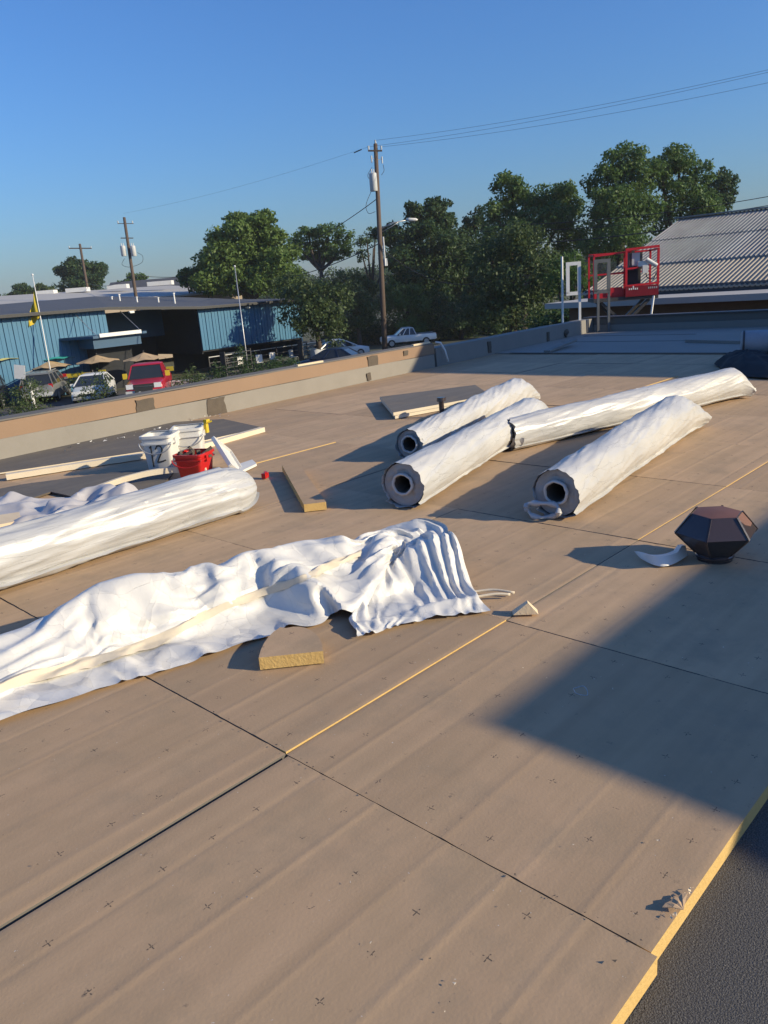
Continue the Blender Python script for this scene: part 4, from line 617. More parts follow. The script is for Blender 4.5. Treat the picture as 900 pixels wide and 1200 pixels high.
-2,-3,-3,-5,-6,-8,-8,-7,-8,-6,-6,-7,-6,-6,-5,-6,-7,-6,-5,-5,-4,-5,-5,-4,-4,-6,-6,-1,-9,-6,-6,-4,2,-8,-6,-1,-9,-8,-8,-9,-11,-9,-8,-8,-8,-8,-13,-13,-10,-6,-5,-4,-4,-3,-2,-3,-3,-2,-3,-6,
-8,-6,-7,-7,-6,-7,-6,-7,-7,-6,-7,-5,-5,-5,-6,-4,-3,-5,-7,-5,-5,-3,-5,-6,-8,0,-3,-9,-2,-3,-8,-8,-8,-10,-9,-10,-9,-8,-8,-7,-14,-13,-10,-3,-6,-5,-4,-4,-4,-4,-3,-3,-3,-2,-4,-7,-7,-6,-6,
-7,-7,-7,-7,-7,-6,-6,-5,-6,-4,-3,-4,-6,-6,-6,-4,-4,-3,-7,-6,-1,-6,-9,1,-5,-6,-7,-11,-9,-8,-9,-11,-8,-8,-7,-14,-14,-10,-5,-5,-4,-4,-4,-5,-4,-5,-5,-4,-3,-1,-4,-5,-5,-7,-7,-8,-8,-7,-7,
-7,-5,-5,-5,-3,-2,-7,-6,-5,-5,-4,-2,-6,-7,-3,-4,-9,-4,1,-8,-6,-6,-10,-8,-9,-9,-10,-10,-7,-8,-13,-14,-12,-4,-4,-4,-3,-3,-4,-3,-3,-5,-5,-4,-8,-4,-2,-6,-5,-9,-8,-7,-6,-7,-7,-6,-5,-4,-3,
-3,-5,-6,-5,-7,-2,-7,-2,-4,-9,-5,-6,0,-4,-6,-5,-8,-8,-8,-8,-10,-10,-11,-7,-8,-13,-14,-13,-1,-4,-4,-3,-4,-5,-3,-3,-3,-4,-5,-7,-5,-7,-4,-6,-7,-7,-7,-6,-7,-7,-6,-4,-4,-4,-5,-6,-5,-5,-3,
-6,-6,-6,-3,-1,-7,-6,0,-6,-6,-6,-7,-7,-7,-9,-9,-11,-11,-8,-8,-12,-14,-14,0,-3,-4,-5,-5,-6,-4,-5,-4,-1,-4,-6,-7,-7,-9,-7,-3,-6,-6,-6,-7,-6,-4,-5,-5,-5,-6,-5,-5,-4,-5,-6,-6,-1,-3,-4,-7,
0,-5,-6,-6,-5,-7,-6,-7,-9,-10,-11,-11,-8,-9,-10,-15,-13,1,-4,-6,-6,-4,-5,-5,-5,-4,-6,-3,-4,-5,-9,-8,-7,-7,-3,-7,-6,-6,-5,-6,-5,-6,-5,-5,-5,-4,-5,-6,-6,-3,-2,-1,-6,-7,1,-4,-6,-4,-7,-6,
-6,-7,-8,-10,-11,-12,-9,-8,-10,-14,-14,1,-5,-6,-5,-5,-5,-6,-6,-7,-6,-5,-4,-6,-7,-7,-6,-5,-7,-5,-7,-7,-6,-5,-5,-6,-5,-5,-4,-5,-5,-5,-5,0,-2,-4,-6,-4,0,-6,-5,-5,-4,-6,-7,-7,-9,-9,-11,
-12,-9,-9,-8,-15,-14,1,-7,-8,-6,-6,-6,-6,-7,-7,-5,-5,-5,-8,-7,-5,-4,-6,-5,-8,-6,-6,-6,-5,-4,-5,-5,-5,-6,-5,-5,-5,-5,0,0,-5,-7,1,-3,-6,-6,-3,-6,-6,-6,-8,-9,-9,-10,-13,-9,-8,-9,-14,-13,
-10,-6,-7,-6,-6,-6,-6,-8,-7,-5,-3,-6,-7,-7,-5,-5,-4,-6,-8,-6,-6,-5,-6,-5,-5,-3,-4,-4,-5,-6,-6,-3,0,-1,-7,-6,0,-2,-6,-6,-2,-8,-6,-6,-7,-9,-9,-11,-11,-10,-8,-8,-14,-12,-11,-7,-6,-5,-6,
-6,-5,-7,-7,-5,-4,-4,-7,-6,-5,-5,-6,-6,-7,-6,-5,-6,-6,-5,-5,-5,-4,-3,-3,-3,-6,-3,-1,-3,-6,-7,-1,-1,-5,-6,-3,-10,-5,-7,-7,-8,-10,-10,-11,-8,-8,-9,-12,-11,-10,-6,-6,-6,-4,-5,-5,-6,-6,
-6,-6,-6,-7,-7,-4,-3,-6,-6,-6,-6,-4,-6,-3,-4,-4,-6,-6,-5,-5,-4,-1,-2,-4,-4,-6,-6,-3,-2,-4,-6,-6,-10,-5,-6,-7,-8,-10,-10,-11,-8,-6,-8,-10,-11,-7,-5,-6,-5,-5,-4,-3,-8,-7,-6,-6,-6,-6,-5,
-5,-7,-6,-5,-6,-6,-5,-4,-4,-4,-3,-4,-5,-6,-6,-6,-5,-4,-2,-1,-5,-7,-3,-4,-4,-5,-10,-9,-7,-6,-7,-7,-9,-9,-10,-6,-6,-7,-10,-11,-4,-4,-4,-6,-5,-5,-6,-6,-7,-6,-5,-6,-6,-7,-7,-7,-7,-5,-6,
-6,-5,-5,-3,-3,-4,-4,-4,-5,-5,-5,-6,-6,-3,-1,-5,-6,-5,-6,-6,-5,-8,-10,-9,-6,-5,-7,-7,-8,-8,-6,-6,-5,-11,-11,-6,-4,-5,-3,-4,-6,-6,-6,-7,-6,-5,-4,-8,-8,-7,-6,-6,-7,-8,-5,-6,-4,-4,-5,-3,
-5,-5,-4,-4,-5,-6,-6,-5,-1,-3,-6,-7,-4,-7,-6,-8,-8,-8,-8,-6,-7,-7,-6,-6,-6,-5,-6,-10,-10,-6,-4,-4,-4,-2,-4,-6,-5,-8,-7,-5,-6,-7,-8,-7,-5,-7,-7,-7,-7,-4,-6,-5,-4,-5,-3,-5,-6,-6,-5,-6,
-6,-7,-1,-2,-6,-5,-5,-7,-8,-6,-8,-8,-7,-7,-6,-7,-6,-5,-5,-6,-6,-9,-10,-6,-4,-4,-4,-3,-2,-4,-6,-9,-6,-6,-6,-7,-7,-4,-8,-7,-7,-7,-7,-5,-3,-4,-5,-6,-4,-4,-5,-7,-5,-6,-6,-8,-5,-3,0,-7,-7,
-7,-11,-7,-6,-8,-7,-7,-6,-6,-5,-5,-5,-5,-8,-9,-8,-5,-5,-4,-5,-3,-3,-3,-5,-6,-6,-6,-6,-5,-6,-8,-5,-7,-7,-8,-7,-7,-5,-4,-2,-4,-4,-4,-6,-6,-7,-4,-6,-7,-7,-1,0,-7,-7,-9,-7,-11,-8,-8,-9,
-8,-7,-6,-5,-5,-5,-6,-7,-8,-8,-4,-5,-6,-5,-3,-2,-2,-4,-6,-7,-5,-6,-6,-6,-4,-7,-7,-8,-6,-8,-7,-6,-4,-5,-3,-3,-4,-3,-6,-6,-7,-5,-5,-7,-6,-1,-1,-7,-8,-6,-12,-9,-10,-10,-9,-7,-6,-6,-5,-6,
-6,-8,-7,-7,-3,-5,-6,-4,-3,-2,-3,-4,-7,-7,-5,-5,-5,-4,-6,-8,-7,-7,-6,-8,-7,-6,-7,-6,-4,-3,-3,-2,-3,-5,-7,-5,-5,-6,-7,-2,-2,-5,-8,-6,-11,-13,-8,-9,-9,-8,-6,-6,-6,-8,-8,-7,-7,-7,-3,-5,
-5,-3,-3,-4,-4,-4,-6,-5,-3,-5,-6,-7,-6,-7,-7,-5,-8,-7,-7,-7,-7,-7,-6,-4,-3,-2,-1,-2,-7,-6,-5,-4,-7,-6,-2,-2,-7,-8,-8,-13,-10,-9,-8,-10,-7,-7,-6,-8,-7,-8,-8,-8,-4,-4,-5,-3,-5,-4,-4,-3,
-3,-4,-4,-7,-6,-6,-7,-6,-6,-6,-7,-7,-8,-7,-7,-5,-4,-6,-6,-4,-1,-1,-3,-7,-2,-7,-6,-7,-3,-1,-7,-6,-8,-10,-14,-8,-9,-9,-10,-9,-6,-8,-7,-8,-7,-6,-3,-4,-5,-6,-5,-2,-3,-4,-4,-4,-3,-6,-6,-6,
-5,-5,-6,-7,-7,-8,-7,-6,-5,-5,-5,-6,-6,-7,-4,-1,-1,-6,-5,-3,-6,-6,-6,1,-6,-6,-7,-8,-13,-11,-8,-10,-10,-11,-9,-7,-8,-7,-6,-6,-3,-7,-6,-4,-3,-2,-3,-5,-6,-4,-3,-4,-4,-4,-5,-6,-7,-7,-7,
-5,-7,-7,-4,-4,-6,-6,-6,-7,-6,-4,-1,-6,-5,-4,-3,-5,-2,-2,-7,-4,-6,-8,-12,-12,-9,-9,-10,-10,-12,-11,-7,-6,-6,-6,-4,-8,-5,-4,-3,-3,-5,-3,-6,-6,-4,-3,-4,-3,-4,-3,-5,-5,-7,-7,-7,-7,-4,-7,
-6,-4,-5,-6,-7,-4,-5,-6,-6,-4,-4,-4,-6,0,-2,-5,-4,-6,-11,-11,-10,-8,-10,-11,-12,-12,-12,-4,-7,-6,-3,-8,-5,-5,-4,-5,-4,-5,-6,-5,-5,-4,-4,-4,-4,-4,-3,-1,-3,-6,-6,-6,-8,-6,-6,-4,-5,-6,
-5,-7,-7,-6,-6,-4,-4,-6,-5,-3,-1,-1,-5,-5,-8,-11,-11,-9,-10,-11,-11,-12,-12,-8,-6,-7,-4,-8,-7,-5,-5,-5,-5,-5,-6,-5,-5,-4,-4,-4,-4,-4,-4,-3,-3,-3,-6,-4,-5,-6,-6,-6,-6,-6,-6,-7,-6,-6,
-7,-5,-4,-5,-5,-4,-1,-1,-1,-7,-9,-7,-11,-9,-9,-11,-11,-11,-11,-11,-8,-6,-5,-8,-5,-2,-3,-4,-4,-4,-5,-5,-5,-5,-4,-5,-5,-5,-6,-5,-5,-7,-6,-6,-6,-5,-7,-5,-6,-6,-6,-6,-6,-7,-5,-5,-5,-5,-3,
-4,-4,-2,1,-3,-9,-10,-10,-7,-8,-10,-11,-11,-11,-9,-10,-9,-7,-7,-5,-4,-3,-3,0,-4,-4,-4,-6,-6,-5,-6,-6,-6,-6,-6,-6,-6,-6,-6,-7,-6,-6,-5,-5,-5,-4,-3,-6,-7,-5,-5,-4,-4,-4,-4,-4,-4,-6,-3,
-5,-10,-10,-8,-9,-8,-9,-10,-10,-10,-11,-13,-6,-5,-5,-5,-5,-2,0,-3,-3,-7,-7,-7,-6,-6,-5,-6,-6,-6,-6,-6,-6,-6,-7,-5,-5,-5,-4,-3,-2,-3,-6,-6,-3,-5,-3,-4,-4,-6,-7,-5,-6,-4,-6,-10,-8,-9,
-9,-9,-10,-9,-10,-9,-12,-13,-4,-6,-5,-6,-4,-4,-1,-2,-3,-6,-7,-7,-6,-6,-6,-6,-7,-6,-5,-6,-6,-6,-4,-5,-5,-5,-1,0,-4,-4,-4,-4,-7,-7,-5,-5,-2,-6,-6,-5,-7,-5,-7,-10,-8,-8,-9,-10,-10,-10,
-11,-9,-10,-12,-2,-7,-6,-5,-6,-5,-2,-2,-3,-5,-6,-7,-7,-5,-5,-6,-6,-6,-7,-6,-7,-7,-4,-1,-2,-4,-3,-5,-5,-3,-5,-7,-6,-5,-4,-4,-3,-5,-4,-5,-6,-8,-9,-9,-8,-8,-9,-9,-11,-11,-12,-10,-9,-10,
-3,-6,-7,-7,-6,-5,-4,-3,-2,-4,-5,-7,-6,-6,-6,-5,-5,-5,-6,-7,-8,-8,-6,-4,-4,-3,-4,-3,-3,-4,-3,-4,-5,-4,-4,-4,-5,-6,-4,-6,-6,-8,-8,-7,-8,-7,-9,-8,-10,-12,-12,-10,-9,-12,-3,-8,-7,-6,-6,
-6,-5,-4,-3,-4,-3,-5,-6,-5,-5,-6,-5,-6,-7,-7,-6,-5,-5,-7,-5,-4,-5,-4,-4,-4,-4,-4,-4,-5,-5,-5,-6,-6,-3,-5,-6,-6,-6,-7,-7,-7,-7,-9,-10,-12,-12,-14,-11,-12,-7,-8,-6,-6,-6,-5,-5,-3,-4,-5,
-4,-5,-5,-6,-5,-6,-6,-6,-7,-6,-6,-7,-7,-6,-7,-6,-5,-4,-5,-4,-4,-3,-4,-4,-4,-5,-5,-5,-5,-4,-5,-4,-6,-6,-6,-7,-7,-8,-9,-11,-15,-15,-14,-13,-7,-7,-7,-6,-5,-5,-5,-5,-4,-5,-5,-5,-5,-5,-6,
-5,-6,-6,-6,-7,-8,-7,-6,-6,-6,-7,-6,-7,-5,-4,-5,-4,-5,-4,-4,-4,-4,-2,-6,-4,-4,-6,-6,-6,-6,-7,-7,-9,-11,-11,-12,-14,-14,-14,-6,-7,-7,-6,-6,-5,-5,-5,-5,-5,-6,-5,-5,-5,-5,-5,-5,-6,-7,-8,
-3,-8,-7,-7,-7,-5,-6,-7,-6,-7,-5,-5,-5,-4,-3,-3,-5,-3,-5,-9,-4,-6,-5,-6,-8,-10,-10,-10,-10,-10,-11,-11,-11,-11,-13,-6,-5,-5,-5,-5,-5,-5,-5,-5,-5,-6,-5,-5,-5,-5,-5,-5,-6,-7,-7,-5,-6,
-7,-6,-6,-7,-7,-8,-7,-7,-5,-5,-6,-6,-5,-4,0,-6,-9,-6,-6,-6,-9,-9,-9,-8,-8,-8,-7,-7,-8,-8,-12,-11,-5,-5,-3,-4,-5,-5,-5,-5,-5,-4,-4,-5,-5,-6,-5,-6,-7,-8,-6,-7,-6,-6,-5,-7,-6,-7,-7,-7,
-7,-7,-5,-3,-5,-5,-3,-2,-5,-8,-6,-5,-5,-7,-11,-10,-10,-9,-8,-1,-5,-6,-10,-9,-6,-5,-5,-4,-4,-5,-5,-5,-5,-5,-5,-5,-5,-5,-6,-5,-6,-4,-8,-9,-6,-7,-6,-6,-7,-7,-7,-6,-7,-5,-6,-6,-6,-6,-4,
-3,0,-2,-4,-8,-4,-4,-6,-11,-11,-11,-9,-8,-8,-2,-5,-4,-4,-5,-6,-5,-5,-5,-5,-5,-5,-6,-5,-4,-5,-6,-5,-5,-6,-6,-7,-4,-7,-9,-7,-7,-7,-8,-7,-7,-6,-5,-6,-5,-6,-5,-6,-6,-5,-2,-3,-4,-4,-4,-4,
-4,-11,-11,-9,-7,-7,-8,-8,-8,-3,-4,-4,-6,-7,-15,-5,-5,-4,-4,-4,-4,-4,-4,-5,-5,-5,-5,-6,-7,-7,-5,-8,-8,-7,-6,-8,-9,-8,-6,-6,-6,-6,-5,-4,-5,-5,-6,-4,-4,-4,-4,-2,-4,-4,-7,-12,-10,-6,-5,
-7,-8,-8,-8,-9,-7,-4,-3,-5,-13,-4,-4,-3,-2,-2,-3,-4,-5,-5,-6,-6,-6,-6,-6,-7,-6,-10,-6,-7,-7,-8,-9,-7,-4,-8,-7,-6,-5,-4,-5,-5,-5,-5,-5,-2,-2,-4,-4,-3,-11,-12,-6,-5,-6,-7,-9,-11,-10,-7,
-6,-8,-4,-4,-8,-5,-4,-2,-1,-4,-5,-4,-6,-6,-6,-6,-4,-5,-6,-6,-9,-9,-5,-7,-8,-9,-8,-4,-5,-7,-7,-6,-6,-6,-5,-4,-5,-5,-5,-1,-5,-4,-2,-6,-12,-8,-5,-5,-8,-11,-10,-10,-8,-7,-7,-6,-7,-3,-9,
-1,-4,-6,-4,-3,-4,-4,-6,-6,-6,-6,-7,-4,-3,-7,-8,-10,-6,-7,-8,-9,-7,-5,-4,-5,-5,-6,-7,-6,-6,-6,-5,-5,-5,-5,-3,-4,-2,-7,-13,-4,-4,-7,-12,-11,-9,-8,-6,-8,-7,-5,5,-5,-8,-2,-4,-6,-5,-4,-4,
-5,-4,-3,-3,-6,-6,-7,-6,-7,-8,-10,-6,-7,-9,-9,-6,-5,-5,-4,-4,-5,-5,-5,-7,-6,-6,0,-4,-12,-8,-3,-3,-6,-12,-3,-3,-10,-11,-10,-6,-6,-7,-7,-2,0,-2,-2,-10,-3,-2,-4,-6,-5,-4,-2,-3,-4,-6,-7,
-7,-6,-5,-7,-8,-10,-6,-6,-9,-7,-5,-5,-6,-4,-5,-5,-5,-4,-5,-5,-6,-6,1,-11,-12,-3,-2,-10,-8,-6,-4,-11,-10,-5,-6,-6,-5,-4,-3,-1,-1,-2,-9,-3,-3,-2,-4,-6,-1,-5,-5,-5,-6,-6,-6,-6,-6,-7,-8,
-9,2,-6,-9,-7,-4,-6,-5,-6,-5,-5,-5,-5,-6,-6,0,-2,-8,-10,-10,-6,-2,-12,-5,-6,-8,-12,-6,-4,-5,-3,-2,0,0,0,-5,-4,-8,-4,-3,-3,0,-5,-4,-6,-5,-5,-4,-7,-7,-5,-4,-6,-11,-9,5,-3,-9,-7,-5,-6,
-6,-6,-5,-5,-5,-5,-5,-5,-5,-4,-4,-7,-5,-6,-7,-11,-5,-5,-10,-10,-5,-4,-6,4,0,-1,-2,-4,-4,6,-7,-4,-1,-2,-5,-2,-5,-5,-5,-6,-6,-7,-5,-6,-5,-2,-11,-8,5,-3,-7,-8,-5,-6,-6,-5,-5,-5,-4,-5,-4,
-5,-2,-6,-10,-11,-1,-1,-8,-8,-8,-5,-10,-5,-7,-6,-1,-4,4,1,-2,-2,5,4,-6,-4,-4,-3,-5,-3,-1,-5,-5,-5,-6,-6,-8,-5,-2,-4,-10,-7,8,-5,-8,-5,-6,-6,-5,-5,-4,-4,-4,-4,-4,-3,-2,-8,-9,-9,-1,-4,
-12,-5,-9,-5,6,-8,-7,0,-2,-4,-2,-2,0,-3,0,1,-11,-4,-3,-4,-5,-4,2,-2,-4,-6,-7,-7,-5,0,-5,-5,-9,-3,3,-6,-9,-4,-6,-4,-5,-5,1,-4,-4,-4,-3,-4,-4,-8,-6,-4,-8,-5,-5,-5,-8,0,-2,-9,-2,5,3,2,
-5,-3,1,-2,-4,-4,-9,-6,-6,-3,-4,-4,-1,-1,-5,0,-6,-3,-2,-4,-4,-5,-9,1,0,-10,0,-6,-5,-6,-5,-3,-4,-2,-4,-4,-4,-3,-6,-7,-5,-4,-8,-2,-2,-6,-1,4,-7,-7,4,2,6,-2,-6,-3,3,0,1,-2,-13,-7,-2,-4,
-2,-3,-3,-3,4,-5,-1,-5,-2,-1,-4,-7,-5,-1,-1,-6,-5,-6,-5,-5,-4,-4,-4,-1,-4,-4,-4,-4,-7,-5,-2,-6,-5,0,-3,-6,0,3,-6,-1,5,8,-2,-3,-5,-5,1,-1,6,-2,-10,-6,-2,-3,-4,-3,-4,8,1,-3,-5,-2,0,-4,
-6,-4,-4,-5,-4,-7,-2,-4,-5,-2,-5,-6,-4,0,-4,-4,-3,-5,-8,4,-7,-8,0,4,-6,-5,3,-4,-5,7,8,2,-5,-6,-5,1,-1,5,0,0,-8,-6,-4,-2,-2,-6,9,5,0,-5,-2,-3,-4,-4,-5,-4,-5,-6,-7,1,-3,-4,-3,-4,-5,-5,
-2,-5,-4,-2,-5,-5,-1,-5,-7,-2,10,-5,-8,0,1,-4,0,6,7,-3,-4,-2,-2,-2,0,-1,-1,-1,-9,-5,-3,-3,-6,7,8,1,-5,-4,-2,-2,-3,-4,-7,-4,-2,-4,-2,-6,-5,-5,2,-4,-6,-4,-3,-4,-2,-2,-6,-4,1,-8,-7,7,8,
-8,-2,-1,-2,-6,5,6,-3,-5,-2,5,-3,0,0,-3,0,-1,-12,-2,-3,-3,-2,8,3,-4,-4,-3,-1,-3,-5,-4,-7,2,-4,-3,-2,-2,-3,-4,-4,-1,-5,-5,-4,2,-2,-6,-3,0,-6,-4,2,6,-5,-3,4,-3,-9,-1,5,3,-3,-5,2,0,2,-1,
-2,-4,0,3,-4,-4,-4,-6,6,3,-4,-4,-1,-2,-3,-5,-4,1,-5,-3,-3,-1,-4,-1,-1,-1,-5,-4,-3,-4,-3,-3,2,-3,-5,-2,-6,-2,4,4,-8,8,4,-9,-7,3,4,-2,-4,-1,-1,1,7,-3,-5,-3,4,0,-12,-1,-4,0,-1,-3,-3,-2,
-3,-2,-4,-4,3,-4,-3,-2,-3,-2,-4,2,1,-3,-5,-4,-4,-1,-4,-1,1,-4,-1,-3,-8,6,3,-5,1,10,-3,-9,-1,4,1,-5,-4,3,2,1,0,-1,-5,-2,7,0,-12,-2,-4,-4,1,-4,-1,-3,-3,-3,-3,1,-2,-2,-2,-3,0,-3,-1,1,1,
-3,-3,-4,-2,2,-2,-2,-5,0,-5,-2,1,0,3,-8,5,7,-3,-5,5,3,-5,-5,3,2,2,1,-4,-3,-5,5,-1,5,-22,2,-3,-3,-4,-2,-1,-3,-2,-3,-1,-2,0,-1,-2,1,-1,-2,1,1,0,-2,-1,0,1,-2,-2,-4,0,-5,-1,-3,4,6,-4,-5,
6,4,-7,3,6,-1,-6,-2,7,2,-4,-2,-2,-2,-3,-2,4,5,-26,2,-2,-1,1,0,-4,-4,-2,-3,6,-3,-3,2,-1,0,0,-1,1,3,-1,1,1,2,-3,-2,-2,-1,-1,-4,2,-2,4,4,0,-1,3,-1,0,3,0,-3,-3,5,9,-2,-4,-1,0,-2,1,-6,7,
6,-31,4,0,-1,3,2,1,1,1,1,1,1,-3,0,-4,3,1,-1,-1,1,3,0,4,0,0,-4,-1,-1,4,-5,-1,4,5,2,7,1,-4,1,-1,4,0,-2,2,2,10,-1,-3,1,0,0,-1,-2,2,4,-30,6,0,1,5,3,4,3,2,0,2,-1,0,2,-1,1,1,3,2,3,-3,4,3,
0,0,0,-4,4,3,-4,-2,5,9,4,7,-1,-4,-1,3,6,-1,-2,5,3,9,-1,-1,2,0,1,2,-2,-3,5,-17,6,1,1,5,4,4,2,2,0,1,0,2,3,1,3,4,1,2,2,2,6,-3,-1,3,0,2,3,4,-6,0,8,4,9,1,2,0,1,4,3,2,0,4,7,3,3,-2,0,4,-1,
-3,8,-3,-1,-12,0,2,3,4,6,2,2,3,0,2,2,1,4,3,4,4,2,2,3,5,3,1,-4,0,2,3,4,3,6,-4,7,1,4,0,1,4,1,4,3,4,5,7,5,3,3,0,-2,6,1,1,0,-3,-5,-20,2,3,4,3,5,2,3,3,1,3,3,3,4,3,4,5,2,3,4,5,4,3,-2,-2,0,
4,4,4,4,3,5,4,0,2,3,2,5,0,8,-2,6,9,0,1,3,3,1,-2,1,-1,-3,0,0,-17,4,2,3,4,4,4,3,2,4,4,3,3,4,3,4,4,3,3,5,5,4,5,2,-1,0,3,6,3,0,5,6,4,-1,4,4,0,5,1,7,4,2,5,3,-3,1,1,3,-1,2,4,-2,-3,3,-16,4,
3,4,4,3,5,3,3,3,4,3,3,4,3,3,3,5,5,5,5,4,5,4,5,4,5,2,0,-6,6,7,-1,6,5,4,-3,6,-4,6,3,3,5,5,3,0,3,2,1,-3,6,4,-1,-3,-14,4,4,3,4,3,5,4,3,3,3,3,4,3,4,3,3,4,5,5,6,4,5,5,5,3,3,0,4,0,0,1,4,1,
5,3,0,6,7,3,0,-1,5,4,0,1,2,3,4,2,4,2,2,1,-11,3,3,4,3,4,3,5,3,3,3,3,3,3,5,3,3,5,5,5,6,4,4,3,3,2,2,1,1,1,2,4,-1,6,5,2,0,3,6,1,1,-2,2,4,4,2,3,3,4,2,1,1,3,-1,-8,2,1,4,3,3,3,5,3,2,3,3,3,
3,4,4,3,4,5,4,5,3,4,2,3,0,1,0,1,1,2,4,4,0,4,5,0,2,4,5,-1,1,0,3,3,4,3,1,2,3,1,3,3,1,-10,2,1,4,3,3,2,3,4,2,2,3,3,3,3,5,3,3,2,5,6,3,3,1,2,-1,0,1,1,0,1,4,3,3,5,4,7,1,7,1,3,-1,-3,-1,3,3,
5,5,1,6,6,-4,1,4,-12,2,1,4,4,1,3,4,3,3,1,2,4,1,3,3,3,3,3,5,6,3,2,2,2,2,5,0,3,1,2,4,1,1,2,3,7,4,4,7,1,1,-1,-3,-2,2,3,5,5,6,6,1,-4,3,-11,2,1,3,4,2,4,1,4,3,2,1,3,-1,3,6,4,5,3,4,6,2,2,2,
3,6,2,3,2,3,3,4,5,2,3,2,5,4,2,0,2,3,1,-1,-4,-3,2,1,6,3,6,3,-6,2,-11,2,1,3,3,3,2,2,4,2,1,0,2,1,3,4,4,5,5,5,6,4,3,2,3,4,4,3,3,2,2,4,5,2,2,3,5,3,1,1,1,0,1,3,0,0,1,0,1,2,4,6,-8,3,-12,2,
1,2,3,4,1,1,2,2,2,0,1,3,2,4,5,5,5,4,6,4,4,3,4,6,4,3,2,3,3,4,3,2,2,2,2,3,3,0,1,1,1,1,1,0,-1,-1,1,9,0,6,2,-10,-12,0,1,1,3,3,2,1,1,3,1,2,1,3,3,4,4,5,6,3,5,4,4,4,5,6,4,4,3,4,4,3,3,2,1,2,
2,1,1,2,1,0,1,1,1,1,-1,0,3,6,4,0,7,-5,-14,-1,1,2,3,3,2,1,1,4,1,2,0,4,3,4,4,6,5,4,5,3,4,5,5,5,4,3,4,4,4,4,3,4,3,1,-1,2,1,2,0,1,-1,1,1,2,-1,3,1,7,5,3,2,4,-13,-1,1,1,2,3,4,1,1,3,3,2,0,
4,4,4,4,6,5,4,4,4,4,4,5,5,4,4,3,5,4,3,3,3,2,2,1,3,1,1,1,-1,2,-2,1,2,1,1,5,7,5,1,4,5,-10,-1,-1,2,2,2,4,1,1,2,5,3,3,5,2,4,4,5,4,4,4,4,4,4,6,4,5,5,3,3,3,3,2,3,2,2,2,1,2,2,1,2,-2,2,-1,1,
2,5,4,7,5,2,4,3,-11,0,-1,2,3,3,3,1,3,2,4,3,3,2,6,3,4,6,4,3,4,3,7,3,5,4,4,5,2,3,2,2,3,3,2,2,2,2,1,2,3,0,3,-2,1,2,4,3,6,5,3,2,3,3,-10,0,1,2,3,3,2,3,1,2,5,3,3,3,5,3,5,5,5,3,4,3,7,5,3,2,
3,6,2,2,2,3,1,3,3,2,3,2,2,1,2,2,1,1,0,2,6,4,2,4,3,1,3,4,-9,3,3,2,1,1,3,2,4,0,5,3,6,0,5,5,5,5,4,4,3,3,6,4,2,2,6,3,2,2,3,2,3,2,3,1,2,2,2,3,0,2,2,1,2,3,4,3,3,4,3,0,4,4,-8,3,2,2,1,2,3,2,
6,5,0,4,3,1,7,4,6,5,4,3,3,3,4,3,2,2,6,3,2,2,3,4,1,3,2,3,1,3,3,1,3,1,2,3,0,4,4,3,2,4,2,0,4,2,-8,2,3,2,1,2,3,2,5,6,3,3,5,3,3,4,6,3,4,3,3,2,5,2,2,3,6,3,2,3,4,4,4,1,4,1,4,0,3,3,0,3,0,3,
2,3,3,3,3,4,0,3,4,-1,-9,3,2,2,2,2,2,3,6,5,2,3,6,3,3,5,6,3,4,3,3,2,5,2,3,4,7,0,3,4,5,4,3,5,-1,4,1,3,2,1,2,1,2,1,2,4,2,3,3,3,1,3,4,2,-9,3,2,3,2,2,3,3,5,6,2,4,5,4,3,6,6,3,3,2,4,2,4,2,4,
5,6,3,0,6,5,4,4,1,3,0,4,1,2,1,1,1,2,3,2,3,2,3,3,1,2,4,2,3,6,1,1,1,1,4,6,7,3,2,3,3,4,5,5,3,1,1,1,1,1,-1,-2,-7,-6,-6,-3,-3,-2,-3,-5,1,3,-10,-7,6,2,-3,-5,-3,0,3,5,4,0,0,0,-1,1,1,1,0,-3,
-9,6,6,7,2,0,0,5,6,6,2,1,0,1,1,1,1,2,3,1,0,0,0,-3,-2,-3,-3,-2,-1,0,-7,-8,0,-1,-12,-6,4,0,-4,-3,0,1,1,0,0,0,2,2,4,3,2,4,3,-4,-8,0,2,3,3,0,0,0,2,4,4,4,2,3,2,3,3,3,3,2,4,1,-6,-4,-4,-1,
0,-2,0,0,-7,-9,-1,1,-12,-4,5,-2,-4,-2,0,0,0,0,-1,0,-1,1,1,2,5,3,1,1,-4,-6,3,6,7,8,3,-1,-2,3,7,6,6,5,1,1,1,3,4,0,-2,-3,-4,-5,-3,-3,-3,-1,-1,0,-5,-8,-1,0,-11,-4,3,-2,-5,-3,2,1,1,0,0,0,
1,0,0,0,-3,1,5,6,5,13,1,1,5,6,6,1,-2,-2,1,5,6,5,4,3,2,2,1,-1,0,-2,-3,-3,-1,-2,-3,-2,-3,-2,-4,-8,-1,3,-9,-5,3,-4,-5,-4,0,1,0,0,-1,-1,0,-1,0,0,0,0,4,7,8,19,-1,-2,-1,3,4,2,-2,-4,-1,2,5,
4,4,2,1,1,0,1,-1,-1,1,1,-3,-4,-6,-4,0,1,-1,-8,-3,4,-7,-5,5,0,-4,-6,0,1,0,0,-2,-3,-2,-2,-1,0,0,3,4,6,6,-8,1,1,0,1,4,4,2,-2,-4,2,4,-3,-2,3,3,3,2,2,2,3,3,2,0,-1,-2,-4,-1,1,0,-8,-3,6,-6,
-6,5,-1,-7,-7,2,3,2,0,-3,-4,-4,-3,-3,-3,-1,1,3,3,4,-24,2,1,1,0,4,7,6,6,3,4,3,3,3,4,3,2,2,1,1,0,0,-1,-1,-1,-2,-3,-1,2,3,-9,-6,3,-7,-9,6,2,-8,-7,-1,3,3,1,2,2,0,-3,-3,-4,-2,0,1,1,3,9,4,
